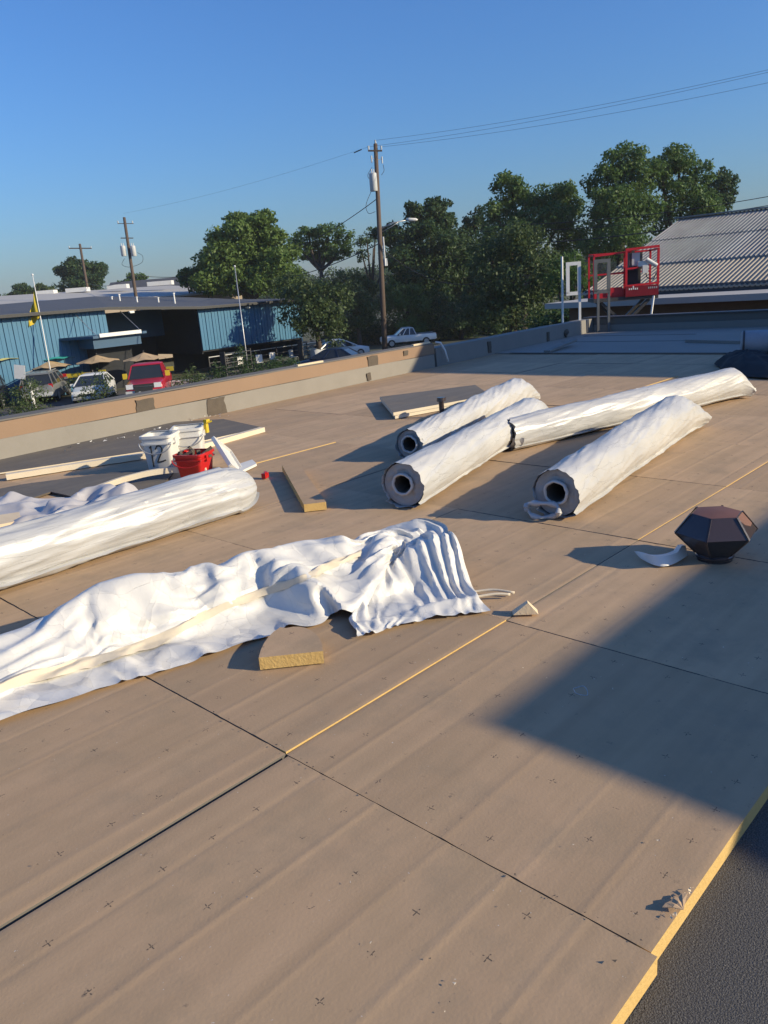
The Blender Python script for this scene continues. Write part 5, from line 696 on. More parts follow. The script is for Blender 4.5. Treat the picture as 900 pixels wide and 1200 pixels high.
1,0,1,-1,7,7,6,6,4,1,1,1,1,2,2,2,2,3,0,0,-2,-1,-3,-3,-4,-2,3,4,-8,-8,5,-5,-9,5,4,-8,-7,-6,-2,-1,2,2,3,2,1,1,-1,-1,-1,0,0,2,-5,5,1,2,1,2,7,10,9,7,4,2,2,2,1,1,0,0,-2,-1,-2,-2,-2,-1,-2,
-3,-2,-2,5,6,-6,-7,4,-1,-10,2,3,-8,-9,-6,-1,-3,-4,-1,0,2,1,1,2,1,1,1,2,1,-3,6,2,0,0,2,5,10,10,9,5,5,4,2,-4,-2,-2,-2,-2,-2,-1,-1,0,-1,-2,-1,-3,-1,5,6,-5,-7,5,2,-10,-1,0,-9,-10,-5,-2,
-1,-2,-2,-1,0,0,0,1,1,1,2,1,2,-1,0,1,1,2,4,5,11,9,6,6,5,4,4,2,-1,-1,-1,0,1,0,-4,-3,-3,-3,-3,-2,-2,5,4,-7,-10,2,1,-11,-5,3,-5,-9,0,4,0,-2,-5,-3,2,4,3,0,1,-2,-3,-2,-2,1,0,-1,1,3,3,6,8,
7,6,5,5,4,4,4,2,2,3,0,1,1,0,-2,-4,-7,-7,-9,-2,1,2,-8,-10,2,0,-11,-5,3,-1,-7,0,5,6,-3,-5,-2,3,3,5,4,1,-3,-3,-3,-4,-1,1,0,0,2,3,5,5,6,5,4,4,3,4,2,2,2,2,3,2,5,5,2,-2,-3,-8,-10,-5,-4,-3,
-10,-10,2,3,-10,-6,3,0,-4,1,7,6,-2,-3,-3,-3,-3,0,1,5,6,-2,-2,-2,0,2,2,2,0,1,3,5,4,4,3,3,4,3,3,3,4,2,3,3,4,6,3,-4,-5,-4,-1,-1,-3,-6,-12,-11,1,2,-10,-7,6,3,-6,1,7,-2,-7,-6,-2,0,0,1,2,
5,2,-1,-5,-4,3,6,-1,0,2,2,0,5,4,4,5,5,4,3,4,3,4,5,4,4,2,1,-4,-5,-4,-3,-1,0,2,-8,-9,-9,2,1,-11,-7,6,1,-8,2,6,-6,-8,-5,0,1,0,0,0,4,2,1,-1,-6,5,1,4,4,1,1,0,4,5,5,4,4,4,4,4,4,5,4,3,1,-2,
-3,-5,-4,-1,-1,1,1,-1,-5,-7,-7,0,0,-10,-7,5,0,-10,3,4,-9,-9,-2,0,-1,1,0,1,1,1,2,0,-2,-2,8,6,6,2,1,1,1,4,4,4,4,4,5,5,3,4,2,2,-2,-3,-4,-3,-2,0,1,2,-1,-5,-5,-6,-2,0,-2,-9,-7,5,-1,-12,5,
-1,-10,-6,1,1,1,0,0,0,-3,-3,1,2,1,0,9,7,7,6,4,0,-2,2,5,4,4,6,5,0,3,3,2,2,2,-3,-5,-4,0,2,2,-1,-4,-5,-6,-6,1,3,-3,-9,-7,2,-5,-10,7,-7,-11,-4,-1,-1,1,1,3,2,-3,-3,-1,2,1,1,9,8,9,7,4,1,-1,
-2,4,4,4,4,5,6,5,2,2,-1,-5,-2,-2,1,0,1,2,-3,-5,-5,-6,-3,0,1,-6,-10,-5,1,-7,-7,6,-9,-10,0,2,-6,0,0,1,3,1,-3,-2,1,0,3,10,8,7,6,6,4,0,-2,-3,5,4,5,4,5,6,6,-2,-4,0,0,1,2,1,0,-3,-5,-6,-6,
-5,-3,-1,0,-10,-12,-3,3,-7,-4,5,-11,-6,3,-5,-3,0,0,0,1,3,-3,1,-2,2,-1,9,8,8,6,7,7,4,-2,-1,0,4,5,4,5,8,-1,-1,2,0,1,3,1,0,-5,-4,-4,-5,-6,-5,-3,-2,-6,-10,-10,-4,3,-10,-1,3,-11,-1,6,-8,
-3,0,0,0,0,1,3,0,-3,0,-1,7,8,7,7,8,7,7,5,2,0,0,6,6,6,-2,1,1,2,4,2,1,0,-4,-5,-4,-5,-4,-4,-5,-2,-2,-10,-7,-7,-5,-6,-10,2,-2,-11,4,0,-5,0,-1,2,2,1,1,1,-2,-3,-1,-1,6,8,7,7,7,7,7,7,7,4,0,
7,6,3,3,1,1,0,3,2,-1,-3,-5,-4,-3,-5,-5,-5,0,-2,-8,-11,-11,-4,-1,-9,-8,3,-7,-7,6,-3,-6,-1,2,1,-2,0,0,-1,0,0,1,0,7,7,6,6,7,6,7,8,7,7,7,5,1,2,3,1,5,4,1,1,-2,-4,-3,-4,-4,-6,-5,-3,0,-5,-10,
-11,-9,-3,-3,-11,-4,2,-10,-3,5,-8,-1,-2,1,0,-2,0,0,2,-2,0,0,1,7,7,6,6,6,7,7,6,6,6,8,6,6,3,-2,5,4,4,3,1,-2,-3,-4,-5,-6,-6,-3,-3,-5,-7,-8,-11,-5,-1,-9,-10,1,-5,-11,2,1,-8,-2,2,-1,0,-1,
1,1,1,-2,-1,0,4,8,7,6,6,5,8,7,6,6,6,1,5,8,3,8,2,4,4,0,1,-2,-3,-5,-5,-6,-7,-5,-5,-5,-6,-9,-2,-7,-7,-5,-5,-4,-9,-7,5,-6,-7,-1,1,0,-1,2,1,1,0,-2,-2,0,6,8,7,6,6,4,7,8,7,6,4,1,4,3,9,8,5,
3,0,1,1,-2,-4,-6,-6,-6,-5,-4,-5,-7,-8,-5,-3,-3,-11,-11,-3,-2,-11,-1,4,-9,-8,1,0,0,-1,0,4,1,0,-1,0,-2,6,10,6,5,5,3,6,7,7,7,5,3,2,7,5,6,8,1,0,2,0,-4,-6,-5,-5,-5,-3,-5,-6,-8,-5,-3,-3,-10,
-10,-7,-1,-10,-9,4,-2,-9,-5,2,0,-1,-1,-2,1,3,1,0,0,0,5,10,5,5,5,4,6,7,6,3,6,5,6,7,6,6,0,5,0,1,-1,-5,-5,-4,-4,-4,-5,-5,-8,-5,-3,-4,-6,-11,-11,-2,-3,-13,-6,5,-7,-8,-3,3,0,-1,-2,-2,-2,
1,2,-1,0,3,3,11,8,5,5,4,4,6,4,3,4,5,9,9,8,2,4,0,3,-1,-2,-4,-4,-4,-5,-4,-5,-6,-6,-5,-4,-4,-10,-11,-7,-1,-7,-14,-1,4,-10,-9,2,2,0,-1,-3,-1,-3,-2,0,0,0,1,5,9,9,4,3,3,3,4,8,4,4,5,9,8,7,
5,3,4,0,-2,-3,-4,-5,-5,-5,-5,-4,-5,-5,-4,-5,-4,-11,-13,-4,-1,-10,-13,2,1,-10,-7,2,2,1,-1,-1,-2,-2,-4,-2,2,-2,0,-7,11,10,6,2,1,2,8,9,5,6,7,9,8,5,4,5,3,1,-4,-3,-4,-4,-4,-4,-7,-6,-7,-5,
-4,-3,-6,-12,-13,-1,-1,-12,-12,2,-1,-10,-4,3,1,1,0,-1,-2,-5,-1,1,-2,-1,-1,-9,10,11,10,1,3,6,9,11,6,5,8,10,8,4,4,3,1,0,-2,-3,-3,-4,-4,-5,-5,-7,-7,-7,-6,-4,-8,-12,-11,-1,-2,-12,-11,-1,
1,-10,-3,1,2,0,1,-1,0,-4,2,1,1,-1,-1,-9,10,11,11,9,5,6,13,12,5,3,6,8,7,5,6,1,1,0,-3,-5,-3,-6,-5,-5,-5,-3,-6,-7,-5,-8,-7,-13,-11,-2,-2,-11,-12,-3,2,-9,-2,0,0,0,0,0,0,0,2,2,3,-4,-3,-1,
9,11,14,9,7,7,12,11,5,3,7,10,8,3,1,1,1,-1,-3,-3,-5,-5,-6,-6,-5,-7,-6,-7,-3,-4,-6,-13,-14,-4,-1,-13,-11,-3,-2,-2,0,1,0,-1,0,0,0,0,1,2,2,-2,-2,4,9,10,11,8,7,3,11,12,6,4,7,11,7,2,2,3,1,
-1,-3,-3,-4,-6,-7,-5,-6,-7,-8,-8,-8,-3,-3,-10,-14,-5,-1,-8,-12,-6,3,0,-2,-2,1,1,2,2,1,0,0,0,0,-1,0,-2,9,10,10,9,5,4,9,12,7,5,6,9,6,1,3,5,3,1,-6,-1,-4,-6,-5,-6,-6,-5,-7,-8,-9,-5,-2,-7,
-13,-8,-1,-4,-13,-9,2,3,2,0,0,-1,-1,-1,-4,0,-1,0,0,-1,0,-1,8,10,10,8,7,5,8,9,7,5,4,9,4,5,5,3,2,4,-2,-7,-2,-8,-7,-6,-6,-5,-1,-5,-6,-6,-3,-2,-12,-12,0,-4,-12,-15,-2,4,4,1,-2,-3,-2,-1,
-2,-1,0,0,0,0,1,-1,8,9,10,8,5,7,7,7,9,4,3,7,7,8,1,3,3,3,4,-6,-9,-7,-6,-5,-5,-5,-5,-1,-5,-6,-4,1,-5,-13,-10,0,-6,-17,-10,3,5,2,1,-1,-3,-2,-2,-2,-1,3,-2,-1,0,-1,7,9,9,8,4,6,6,10,9,4,4,
6,8,5,7,3,4,3,-1,-4,-6,-8,-8,-6,-5,-5,-4,-4,0,-7,-7,1,1,-12,-12,-1,-1,-12,-17,-4,2,5,0,3,2,-2,-3,-2,-2,-2,-1,0,0,-1,7,8,9,7,5,6,5,10,9,4,5,4,9,8,5,4,2,-2,-1,2,-4,-6,-5,-6,-7,-7,-8,-3,
-2,-1,-7,-6,3,-5,-12,-10,0,-3,-15,-10,2,-1,1,1,4,4,1,0,-1,-4,-2,-2,-2,-1,7,8,9,8,5,5,3,9,8,6,6,6,8,6,2,2,2,5,-4,-2,5,-3,-5,-6,-6,-8,-8,-8,-3,-1,-4,-8,-1,1,-10,-12,-7,0,-9,-12,-2,4,0,
-2,2,3,3,2,1,1,-1,-1,-1,0,7,7,10,7,4,4,4,9,9,9,6,5,2,6,3,4,4,2,-3,3,1,-1,-4,-4,-6,-7,-9,-8,-9,0,0,-9,-7,1,-3,-11,-14,-3,-1,-12,-4,1,3,-1,-2,1,3,0,1,1,2,1,1,0,7,7,9,4,4,5,6,10,9,8,5,
4,3,3,5,6,4,2,0,0,-2,2,-6,-5,-3,-4,-6,-9,-9,-6,0,-6,-8,-3,1,-8,-13,-9,-1,-4,-9,-1,3,0,-2,-1,0,1,0,0,2,0,2,-1,9,7,4,6,6,6,5,8,9,9,2,5,4,6,6,4,2,0,0,1,4,-5,-6,-5,-3,-3,-1,-6,-9,-10,-2,
2,-10,-8,0,-1,-13,-13,-3,-1,-10,-3,0,1,0,-1,0,0,2,-1,-1,2,1,-1,8,6,6,7,6,5,5,7,9,9,5,5,5,5,6,0,2,3,5,1,-3,-7,-5,-4,-4,-2,-2,-1,-7,-9,-2,3,-9,-10,3,-6,-11,-12,-7,-4,-7,-4,-1,0,0,0,0,
0,0,3,-3,1,2,0,7,6,7,6,5,3,8,8,7,9,5,6,5,5,5,6,4,4,0,-2,-3,-7,-1,-4,-5,-5,-2,-1,-7,-6,1,3,-6,-11,-3,-1,-10,-14,-8,-5,-6,-7,-2,0,0,0,2,0,-2,0,5,-1,0,-2,8,7,6,5,4,7,7,8,7,8,5,4,5,5,5,
5,6,6,-3,-3,-3,1,-5,-2,-6,-4,-3,-3,-5,-3,1,3,-7,-9,-1,-2,-9,-13,-10,-4,-7,-10,-5,0,0,1,2,2,0,1,-4,2,0,0,6,6,7,6,7,7,7,7,7,6,5,5,5,5,5,4,6,5,6,-3,-5,-5,-4,-2,-3,-2,-2,-2,-3,-5,2,0,-8,
-9,-3,-5,-8,-13,-8,-6,-4,-8,-9,-1,0,0,0,1,0,2,-1,-2,4,0,6,10,10,8,8,7,8,7,6,6,5,5,4,5,4,4,3,4,1,1,0,-3,-3,-2,-2,-2,-3,-3,-4,-3,-3,-4,-8,-9,-4,-5,-9,-12,-7,-6,-9,-8,-6,-1,1,2,-1,-1,-1,
0,0,1,1,3,7,8,8,9,9,8,9,8,7,4,4,3,4,3,3,3,3,2,1,1,1,1,0,-2,-3,-4,-5,-5,-7,-1,-3,-3,-10,-8,-4,-4,-9,-12,-4,-3,-10,-10,-5,-1,0,0,0,2,0,0,1,-1,-2,2,7,7,8,9,9,10,8,8,2,2,2,2,3,2,3,2,3,1,
1,1,1,1,3,4,-3,-5,-6,-7,-3,-3,0,-9,-10,-5,-4,-4,-10,-9,0,-4,-10,-9,-5,-2,0,0,0,0,0,2,1,-2,-1,-2,7,8,8,9,10,10,9,8,5,2,1,3,4,1,2,2,2,3,3,2,1,-5,-3,0,1,-5,-6,-4,-4,-3,-5,-7,-7,-2,-2,-7,
-10,-6,-2,-3,-11,-9,-5,0,-1,-1,0,0,0,0,0,0,0,-3,6,8,9,10,10,10,10,9,7,4,2,2,4,4,3,3,2,2,2,1,-1,-3,-5,-4,-4,-3,-1,-2,-3,-3,-7,-7,-5,-4,-3,-9,-10,-6,-4,-4,-9,-7,-4,-1,-1,-2,0,0,0,0,0,
1,1,-2,6,8,10,9,10,10,10,10,8,5,4,2,4,3,4,3,4,1,2,1,-3,-3,-3,-4,-4,-3,-3,-4,-3,-7,-8,-7,-3,-3,-3,-9,-9,-4,-1,-5,-8,-6,-3,-2,-3,-3,-2,4,3,2,2,2,2,-1,6,8,9,10,9,10,11,9,9,7,4,4,4,3,3,
3,2,2,3,3,-7,-5,-4,-4,-4,-4,-3,-3,-5,-5,-5,-3,-1,-1,-4,-6,-6,-1,0,-7,-9,-8,-3,-4,-5,-4,-5,-4,1,2,3,3,3,0,6,8,9,10,9,9,10,9,6,5,5,6,3,3,2,2,1,3,5,5,4,1,-2,-3,-2,-1,-5,-5,-5,-6,-4,1,0,
-1,-5,-6,-4,-2,-4,-9,-9,-6,-4,-4,-5,-6,-7,-8,-7,-3,0,2,2,0,6,8,6,6,8,8,8,6,6,6,6,6,4,3,3,3,3,5,4,1,4,4,6,0,-2,-1,-2,-2,-3,-1,-1,-1,-1,-5,-6,-9,5,-1,-7,-9,-8,-3,-3,-4,-5,-6,-12,-12,-12,
-8,-1,-1,0,-1,3,5,7,6,7,8,7,6,5,5,5,7,5,5,4,4,4,8,4,7,3,-1,-1,-3,-2,-3,-2,0,1,0,-1,1,-2,-6,-5,5,5,3,-5,-10,-1,-2,-3,-6,-12,-11,-11,-10,-11,-13,-9,1,-1,1,5,5,5,7,7,8,6,5,6,6,8,6,5,4,
4,3,6,7,6,1,-5,-3,-3,-2,-3,-1,0,0,1,1,1,-3,-2,-2,-2,6,7,1,-2,1,0,-3,-7,-10,-10,-9,-9,-9,-9,-10,-10,-12,-3,2,8,7,7,7,5,5,7,6,7,8,8,7,4,2,2,1,5,6,6,-2,-3,-4,-5,-2,-3,-3,-3,0,2,-1,-3,-2,
-2,-2,6,7,3,-2,-3,2,3,-1,-2,-3,-7,-9,-10,-11,-11,-10,-5,-8,-12,6,8,8,6,6,4,4,8,8,6,7,6,5,2,2,2,6,4,6,3,-2,-4,-3,-3,-4,-4,-3,0,-6,-2,-2,-1,-1,-3,0,6,5,-3,-2,1,2,2,-3,-2,-1,1,-1,-4,-12,
-13,-11,-11,-11,-11,7,8,6,4,4,2,2,8,9,9,7,6,6,1,0,1,5,10,6,-1,0,-1,-2,-3,-4,-3,-6,-5,-4,-2,-2,-2,-2,1,4,3,0,-7,-7,3,2,-3,-3,-3,2,1,1,0,0,-9,-12,-11,-13,-14,-7,5,6,4,6,5,5,8,9,9,9,8,
6,1,0,0,7,7,1,-1,-3,4,1,0,-3,-4,-4,-5,-4,-4,-4,-3,-1,4,2,2,-7,-12,-2,3,-1,-3,-5,1,-2,0,2,0,0,-2,-6,-11,-11,-10,0,1,3,6,7,7,5,6,9,10,9,10,8,2,0,-2,9,1,2,-2,-2,2,2,-1,-5,0,-2,-2,-3,-5,
-3,-3,-3,1,4,-6,-10,-10,1,5,-3,-5,0,-2,1,-5,-3,-1,-1,-3,-2,3,-5,-6,0,2,4,5,5,3,4,6,9,9,10,11,12,5,-1,0,4,7,-4,-2,1,2,2,-7,-5,-6,1,0,0,0,-2,-2,-4,-2,1,-11,-10,-5,-3,2,0,-1,0,1,-5,-5,
-5,-5,-2,-1,3,-3,-2,-5,3,6,4,1,4,6,4,7,5,7,9,9,11,7,6,-2,5,6,-4,-4,0,0,2,-7,-7,-7,-5,-1,1,2,1,1,0,-3,-4,-10,-13,-2,2,-5,0,3,2,-2,-4,-5,-6,-2,-1,2,-4,-6,-6,-6,0,11,6,2,2,4,5,6,7,6,11,
10,7,6,3,1,4,5,-4,-5,0,2,-3,-7,-7,-6,-6,-4,-2,-1,1,2,3,-6,-5,-4,-9,3,5,-10,-3,4,4,-4,-2,-5,0,0,-2,-4,-9,-5,-9,-6,2,11,10,6,1,2,6,7,7,5,5,2,5,8,2,1,8,7,-5,-4,-2,-2,-3,-6,-5,-5,-5,-3,
-3,-3,-3,0,1,3,-9,-2,0,5,4,-10,-4,1,-2,0,-1,2,-1,-2,-3,-5,-7,-8,-7,-2,5,10,10,9,4,0,8,4,1,-1,4,7,-1,4,3,2,10,5,-8,-4,-2,-2,-3,-6,-5,-4,-4,-2,-2,-1,-1,0,7,5,0,-2,-3,4,3,-9,-2,4,-4,-6,
-1,0,-1,-4,-7,-9,-6,-9,-6,-4,4,11,10,8,7,3,-4,0,2,1,8,1,4,4,5,-1,3,5,-8,-6,0,-1,-4,-4,-4,-4,-2,0,0,0,0,1,1,3,3,5,2,6,-1,-9,1,4,-9,-7,-2,-4,-3,-10,-9,-6,-8,-6,-7,-2,4,11,11,9,0,5,1,-3,
0,1,5,5,7,-2,2,5,3,-2,-9,-4,0,1,-5,-4,-3,-1,0,0,0,1,2,2,3,-3,1,1,5,9,-7,-6,5,-1,-5,-4,-1,-1,-12,-11,-11,-9,-9,-8,-1,1,7,11,8,8,-3,5,5,0,-4,6,6,6,3,-3,-7,1,4,-1,-6,-1,-2,-1,-3,-2,-1,
0,1,2,2,1,2,3,4,0,1,-8,6,6,-2,-2,-1,-11,-12,4,-8,-3,-6,-7,-10,-6,-5,-6,-6,-3,4,11,10,4,-4,3,4,5,5,6,4,4,1,-7,-3,3,4,-4,-8,-3,-1,1,1,1,0,-2,3,2,1,1,2,1,1,-1,-7,4,3,-2,-15,5,3,-12,-4,
2,-5,-13,-9,-4,-3,-6,1,-5,-5,-4,6,9,7,6,-4,-3,5,6,3,9,5,6,-6,-3,-4,7,5,-6,-9,0,7,1,0,-1,-3,2,-1,3,1,0,1,2,-3,-5,-9,5,5,-12,-9,7,-6,-12,-1,2,-8,-4,-2,-6,0,-5,-1,-4,-8,-7,-1,11,11,-5,
6,-5,4,4,7,6,7,-1,-4,-5,3,4,7,-7,-6,6,6,0,-1,-2,-2,-2,0,4,1,-1,2,-4,-2,-6,-6,5,-3,-12,-5,6,-12,-7,1,-4,-7,4,-4,-3,1,0,-6,-8,-1,-4,6,11,6,-5,2,3,4,4,8,4,-1,-4,-5,0,4,9,1,-5,-2,4,4,5,
-3,-4,0,-1,-1,5,0,0,-4,-3,-2,-9,3,3,-11,-4,-5,-4,-11,1,-2,-6,-4,0,-4,0,0,-8,-7,0,-2,4,9,12,-1,-6,4,4,4,6,5,-2,-4,-3,-3,5,4,8,1,0,-7,9,3,-6,-4,3,-3,-1,4,1,1,-3,-4,-4,-6,1,-4,-1,-6,-3,
2,-14,-4,-2,-5,-5,-8,4,-2,3,-7,-9,-10,1,1,3,7,10,-5,-5,6,6,5,4,-2,-3,3,-5,5,4,4,-2,-6,-5,13,5,-4,-3,-5,-3,4,2,-2,0,-1,-4,-2,-6,-1,-3,4,-8,-2,-4,-5,-4,-8,5,-8,-8,-1,-3,4,-6,-6,-9,-2,
-3,0,1,3,6,-6,3,8,6,5,1,-2,-5,5,-3,-3,5,4,-6,-4,1,11,-1,-7,-4,1,-6,1,4,0,-4,-3,0,-4,-5,-1,9,-6,-8,-1,0,-16,-2,7,-9,-6,-4,2,0,-5,-5,-6,-7,-2,3,2,-6,6,-1,-5,9,9,5,1,-3,-5,5,-6,1,2,7,-3,
-4,-5,8,9,-7,-8,-4,-3,2,-4,0,3,-3,-5,-4,-2,6,2,1,-12,-4,1,-5,-16,7,2,-13,-6,1,2,-2,-7,-5,-6,0,2,3,-7,-2,10,-7,0,11,9,0,-4,-5,3,-8,-1,1,6,1,-1,-5,1,8,6,-10,-8,-1,0,-2,-1,-2,-3,-3,-6,
-2,5,1,3,-6,-11,4,-8,-6,-1,5,-10,-10,4,1,0,-10,-3,-5,-4,2,4,0,-8,-3,11,-8,2,7,4,-2,-5,2,-7,-5,-6,6,4,-2,-3,-1,6,6,0,-10,-8,6,-5,-2,-2,-4,-2,-4,1,-4,7,1,-3,-8,-4,5,-6,-15,8,-1,-11,-3,
5,2,-7,-9,-5,-1,-2,2,6,-4,-7,2,8,-8,6,8,-3,-5,-2,-4,-7,-2,-8,0,5,2,-4,4,2,2,-4,-7,-1,2,-6,-6,-3,-2,-2,1,-4,5,1,5,-11,-10,4,8,-13,-7,9,-8,-8,5,3,-2,-7,-11,2,-1,1,4,3,-9,3,2,-2,-7,4,6,
-7,-5,2,0,-2,2,-6,-1,3,0,0,-1,-2,-1,-6,-5,-1,0,0,-3,-5,-4,-3,-5,4,4,2,-4,-10,-5,9,0,-16,9,1,-11,-5,7,0,-4,-4,-5,4,2,1,4,0,-9,2,2,-3,-10,3,6,-7,-5,-6,-2,-2,-1,-2,-3,3,2,5,-2,-1,0,-3,
-2,-3,5,-5,0,-4,-5,-4,-1,1,3,7,-9,-8,4,4,-7,-5,9,-9,-10,6,4,-3,-6,-1,-4,2,5,-2,3,-3,-12,-7,1,-1,-10,7,3,-8,-5,3,1,-2,-6,0,-6,-5,-4,7,3,-3,-3,-7,-4,10,-3,-2,-1,2,-5,-5,-3,2,5,1,-7,-3,
8,-4,-11,7,9,-13,-9,7,8,-7,-6,-3,-5,3,7,-1,-5,-7,1,1,-3,-5,-11,3,7,-8,-6,3,9,0,-5,-4,-4,-4,1,-1,2,6,-5,-8,-4,5,2,-5,-5,-2,0,-3,-7,1,5,-2,-1,3,4,-7,-7,6,5,-11,-2,6,5,-7,-6,-3,-3,-2,6,
3,-3,-4,0,0,4,-3,-8,-3,5,-4,-5,6,10,5,-5,-4,-5,-4,2,3,2,1,-8,-10,0,0,6,-5,-7,-6,-4,-1,-5,2,-2,-2,-2,8,11,-9,-8,12,-6,-7,5,5,1,-5,-6,-5,-2,5,4,1,-2,-2,-1,-2,-1,10,-3,-9,9,2,-8,-2,7,5,
-4,-6,-6,-4,0,4,2,3,-9,-11,0,1,5,-6,-7,-6,-7,-1,-4,-2,-2,-6,7,5,14,-10,-5,12,-5,-12,4,7,0,-2,-8,-5,1,1,2,4,-5,2,4,2,0,0,4,-12,7,9,-10,-8,7,7,3,-5,-5,-6,-3,3,1,1,-11,-11,2,3,2,-5,-7,
-8,-5,-4,1,-4,-6,-5,4,9,11,-10,-1,13,-7,-11,4,5,7,-6,-7,-5,-3,5,0,-6,-11,0,4,4,0,-7,7,-14,-2,9,-3,-9,0,7,7,-3,-6,-6,-3,5,6,4,-8,-10,3,2,1,-6,-5,-5,-3,-3,-4,-5,-6,1,3,7,3,-8,-4,14,-3,
-11,6,6,2,-3,-4,-5,-5,-4,6,-6,-10,-9,3,4,7,-13,11,-9,-8,9,3,-10,-9,6,6,2,-7,-7,-5,5,6,5,-8,-10,3,2,0,-7,-5,-6,0,4,7,0,-7,-9,4,3,5,-3,0,11,-3,-6,-4,7,7,-6,-7,-9,-4,4,0,1,-6,-11,-13,5,
9,-14,11,-3,-11,6,9,-8,-10,0,6,5,-9,-8,-7,5,5,5,-10,-10,3,2,0,-6,-5,-5,3,6,6,3,0,-5,-4,8,7,-13,0,12,-3,-6,3,6,7,1,-6,-6,-7,-2,1,0,-1,-11,-11,2,11,-16,11,3,-10,0,9,0,-10,-7,7,6,-3,-9,
-10,2,4,5,-10,-9,3,1,0,-6,-4,-4,6,6,8,0,1,-4,2,6,5,-11,3,12,1,-11,-3,6,5,4,-3,-7,-5,-9,4,4,-6,-5,-10,-6,10,-12,10,6,-9,-7,9,8,-10,-9,3,7,2,-9,-10,1,5,4,-9,-11,0,0,-1,-4,-1,-3,8,7,6,
0,0,0,5,4,0,-7,-5,5,4,1,-9,0,6,5,6,-1,-8,-6,-7,6,3,0,-11,-12,6,-14,9,9,-9,-8,6,8,-3,-9,-3,8,7,-9,-9,0,6,5,-9,-9,2,3,-1,-8,-6,-3,6,4,5,-2,0,0,4,5,0,-3,-1,6,6,-2,-2,-9,5,4,5,5,1,-9,-5,
-3,4,6,-6,-13,0,-10,8,7,-5,-8,1,7,4,-9,-9,9,8,-4,-8,-3,6,5,-5,-9,2,4,1,-8,-6,0,0,5,-3,-2,-1,1,3,3,0,-2,-1,5,5,1,3,-1,-6,3,4,5,5,2,-9,1,3,0,-4,-11,-8,-7,6,6,-2,-7,-4,6,8,-6,-8,3,9,0,
-9,-3,6,5,-6,-7,3,5,2,-6,-6,0,-1,3,-3,0,0,5,-1,2,-2,-2,-2,3,3,7,-3,-1,5,-4,-5,4,9,5,1,-8,8,-2,0,-11,-11,-2,6,7,-1,-8,-8,5,8,-1,-8,-2,9,4,-8,-4,6,5,-6,-5,3,5,3,-7,-7,2,0,-2,1,1,0,5,0,
0,-3,-2,-2,5,1,2,5,-3,1,-3,-5,-1,4,9,5,-6,-2,4,3,-10,-9,1,5,3,-2,-6,-5,2,6,5,-7,-6,8,7,-8,-6,5,6,-5,-4,1,6,3,-6,-7,2,2,0,0,0,2,0,1,1,-1,-1,-2,0,6,0,0,1,-5,-3,-1,-2,3,6,7,0,-5,-5,7,2,
-10,-1,6,0,-2,-4,-3,-1,6,7,-5,-8,4,9,-7,-6,3,5,-4,-2,0,6,4,-6,-6,5,3,0,-3,-2,2,2,3,0,0,0,-1,-4,0,-1,0,1,1,-5,0,-1,0,5,5,4,-10,-2,9,7,-6,1,5,4,-2,-4,-3,-1,6,5,-2,-9,0,8,-5,-7,3,3,-4,
-2,1,5,5,-6,-5,5,5,-2,3,0,1,0,-1,-4,1,1,0,0,-2,-1,-3,-2,4,0,-4,-1,0,2,6,-2,0,-3,11,4,-7,-1,5,7,1,-3,-4,-2,6,-1,-1,-4,0,5,3,-8,3,3,-5,-4,-1,4,3,-6,-5,4,6,-2,-5,1,1,1,0,-2,1,0,0,-1,1,
-1,-3,-1,1,5,2,-4,-1,0,3,5,-5,-4,8,3,-11,-2,5,6,4,1,-2,-3,3,3,0,-5,0,6,-1,-4,3,3,-4,-3,-2,3,2,-4,-5,3,0,-7,-4,2,2,3,-3,-3,0,-1,0,0,0,1,3,2,-4,1,5,2,0,0,1,-1,0,-1,7,-1,-10,0,4,5,3,2,
0,-2,1,5,2,-4,-2,6,0,-3,2,2,-2,-1,-1,2,1,-3,-3,0,-1,-7,0,1,2,0,-3,-5,1,1,1,1,0,1,0,0,-2,-4,4,6,0,-6,-2,7,-2,2,8,-2,-9,-2,2,2,2,3,3,-4,-1,4,6,-1,-2,2,4,-5,-1,2,-2,0,-1,2,1,-4,-2,1,1,
-1,-5,0,1,-1,1,-1,-4,0,4,1,-2,-1,-1,4,-3,-2,5,3,0,-7,1,7,-1,0,8,-4,-5,2,0,0,2,4,-2,0,-4,2,4,2,-3,6,2,-4,-1,-1,-1,-1,-1,2,1,-2,0,1,1,0,-1,-1,-2,-2,0,3,0,-4,0,4,1,0,-4,-1,4,-3,3,3,-1,
-7,4,4,-3,4,6,-6,-1,-2,1,0,1,3,1,-1,-5,1,3,-2,-2,4,2,1,1,0,-4,-2,-1,5,3,0,-3,0,0,-3,3,-1,0,-1,-2,-1,4,1,-4,0,4,1,-1,-4,0,5,-1,0,0,-5,6,1,-5,8,0,-6,4,0,1,-1,0,1,3,0,-1,-2,3,-3,-1,4,3,
-6,2,3,-4,0,1,4,3,-3,-1,0,-3,-2,4,2,-1,-1,-1,-4,0,5,0,-4,-1,2,3,1,-5,2,3,-1,-2,1,6,-4,0,6,-6,-2,1,0,0,0,0,0,1,0,-1,2,3,-4,-1,6,-1,-5,0,2,0,1,2,3,2,-4,0,1,-6,-1,1,3,-1,-1,2,1,-5,0,5,
-1,-4,0,1,4,-1,-3,0,-1,0,8,0,-6,6,-1,-6,4,-3,])
P[..., 2] -= .006; k = np.clip((P[..., 0] - 1.3) / .9, 0, 1); P[..., 1] += .10 * k; P[..., 0] += .03 * k
SHEET = P.reshape(-1, 3)
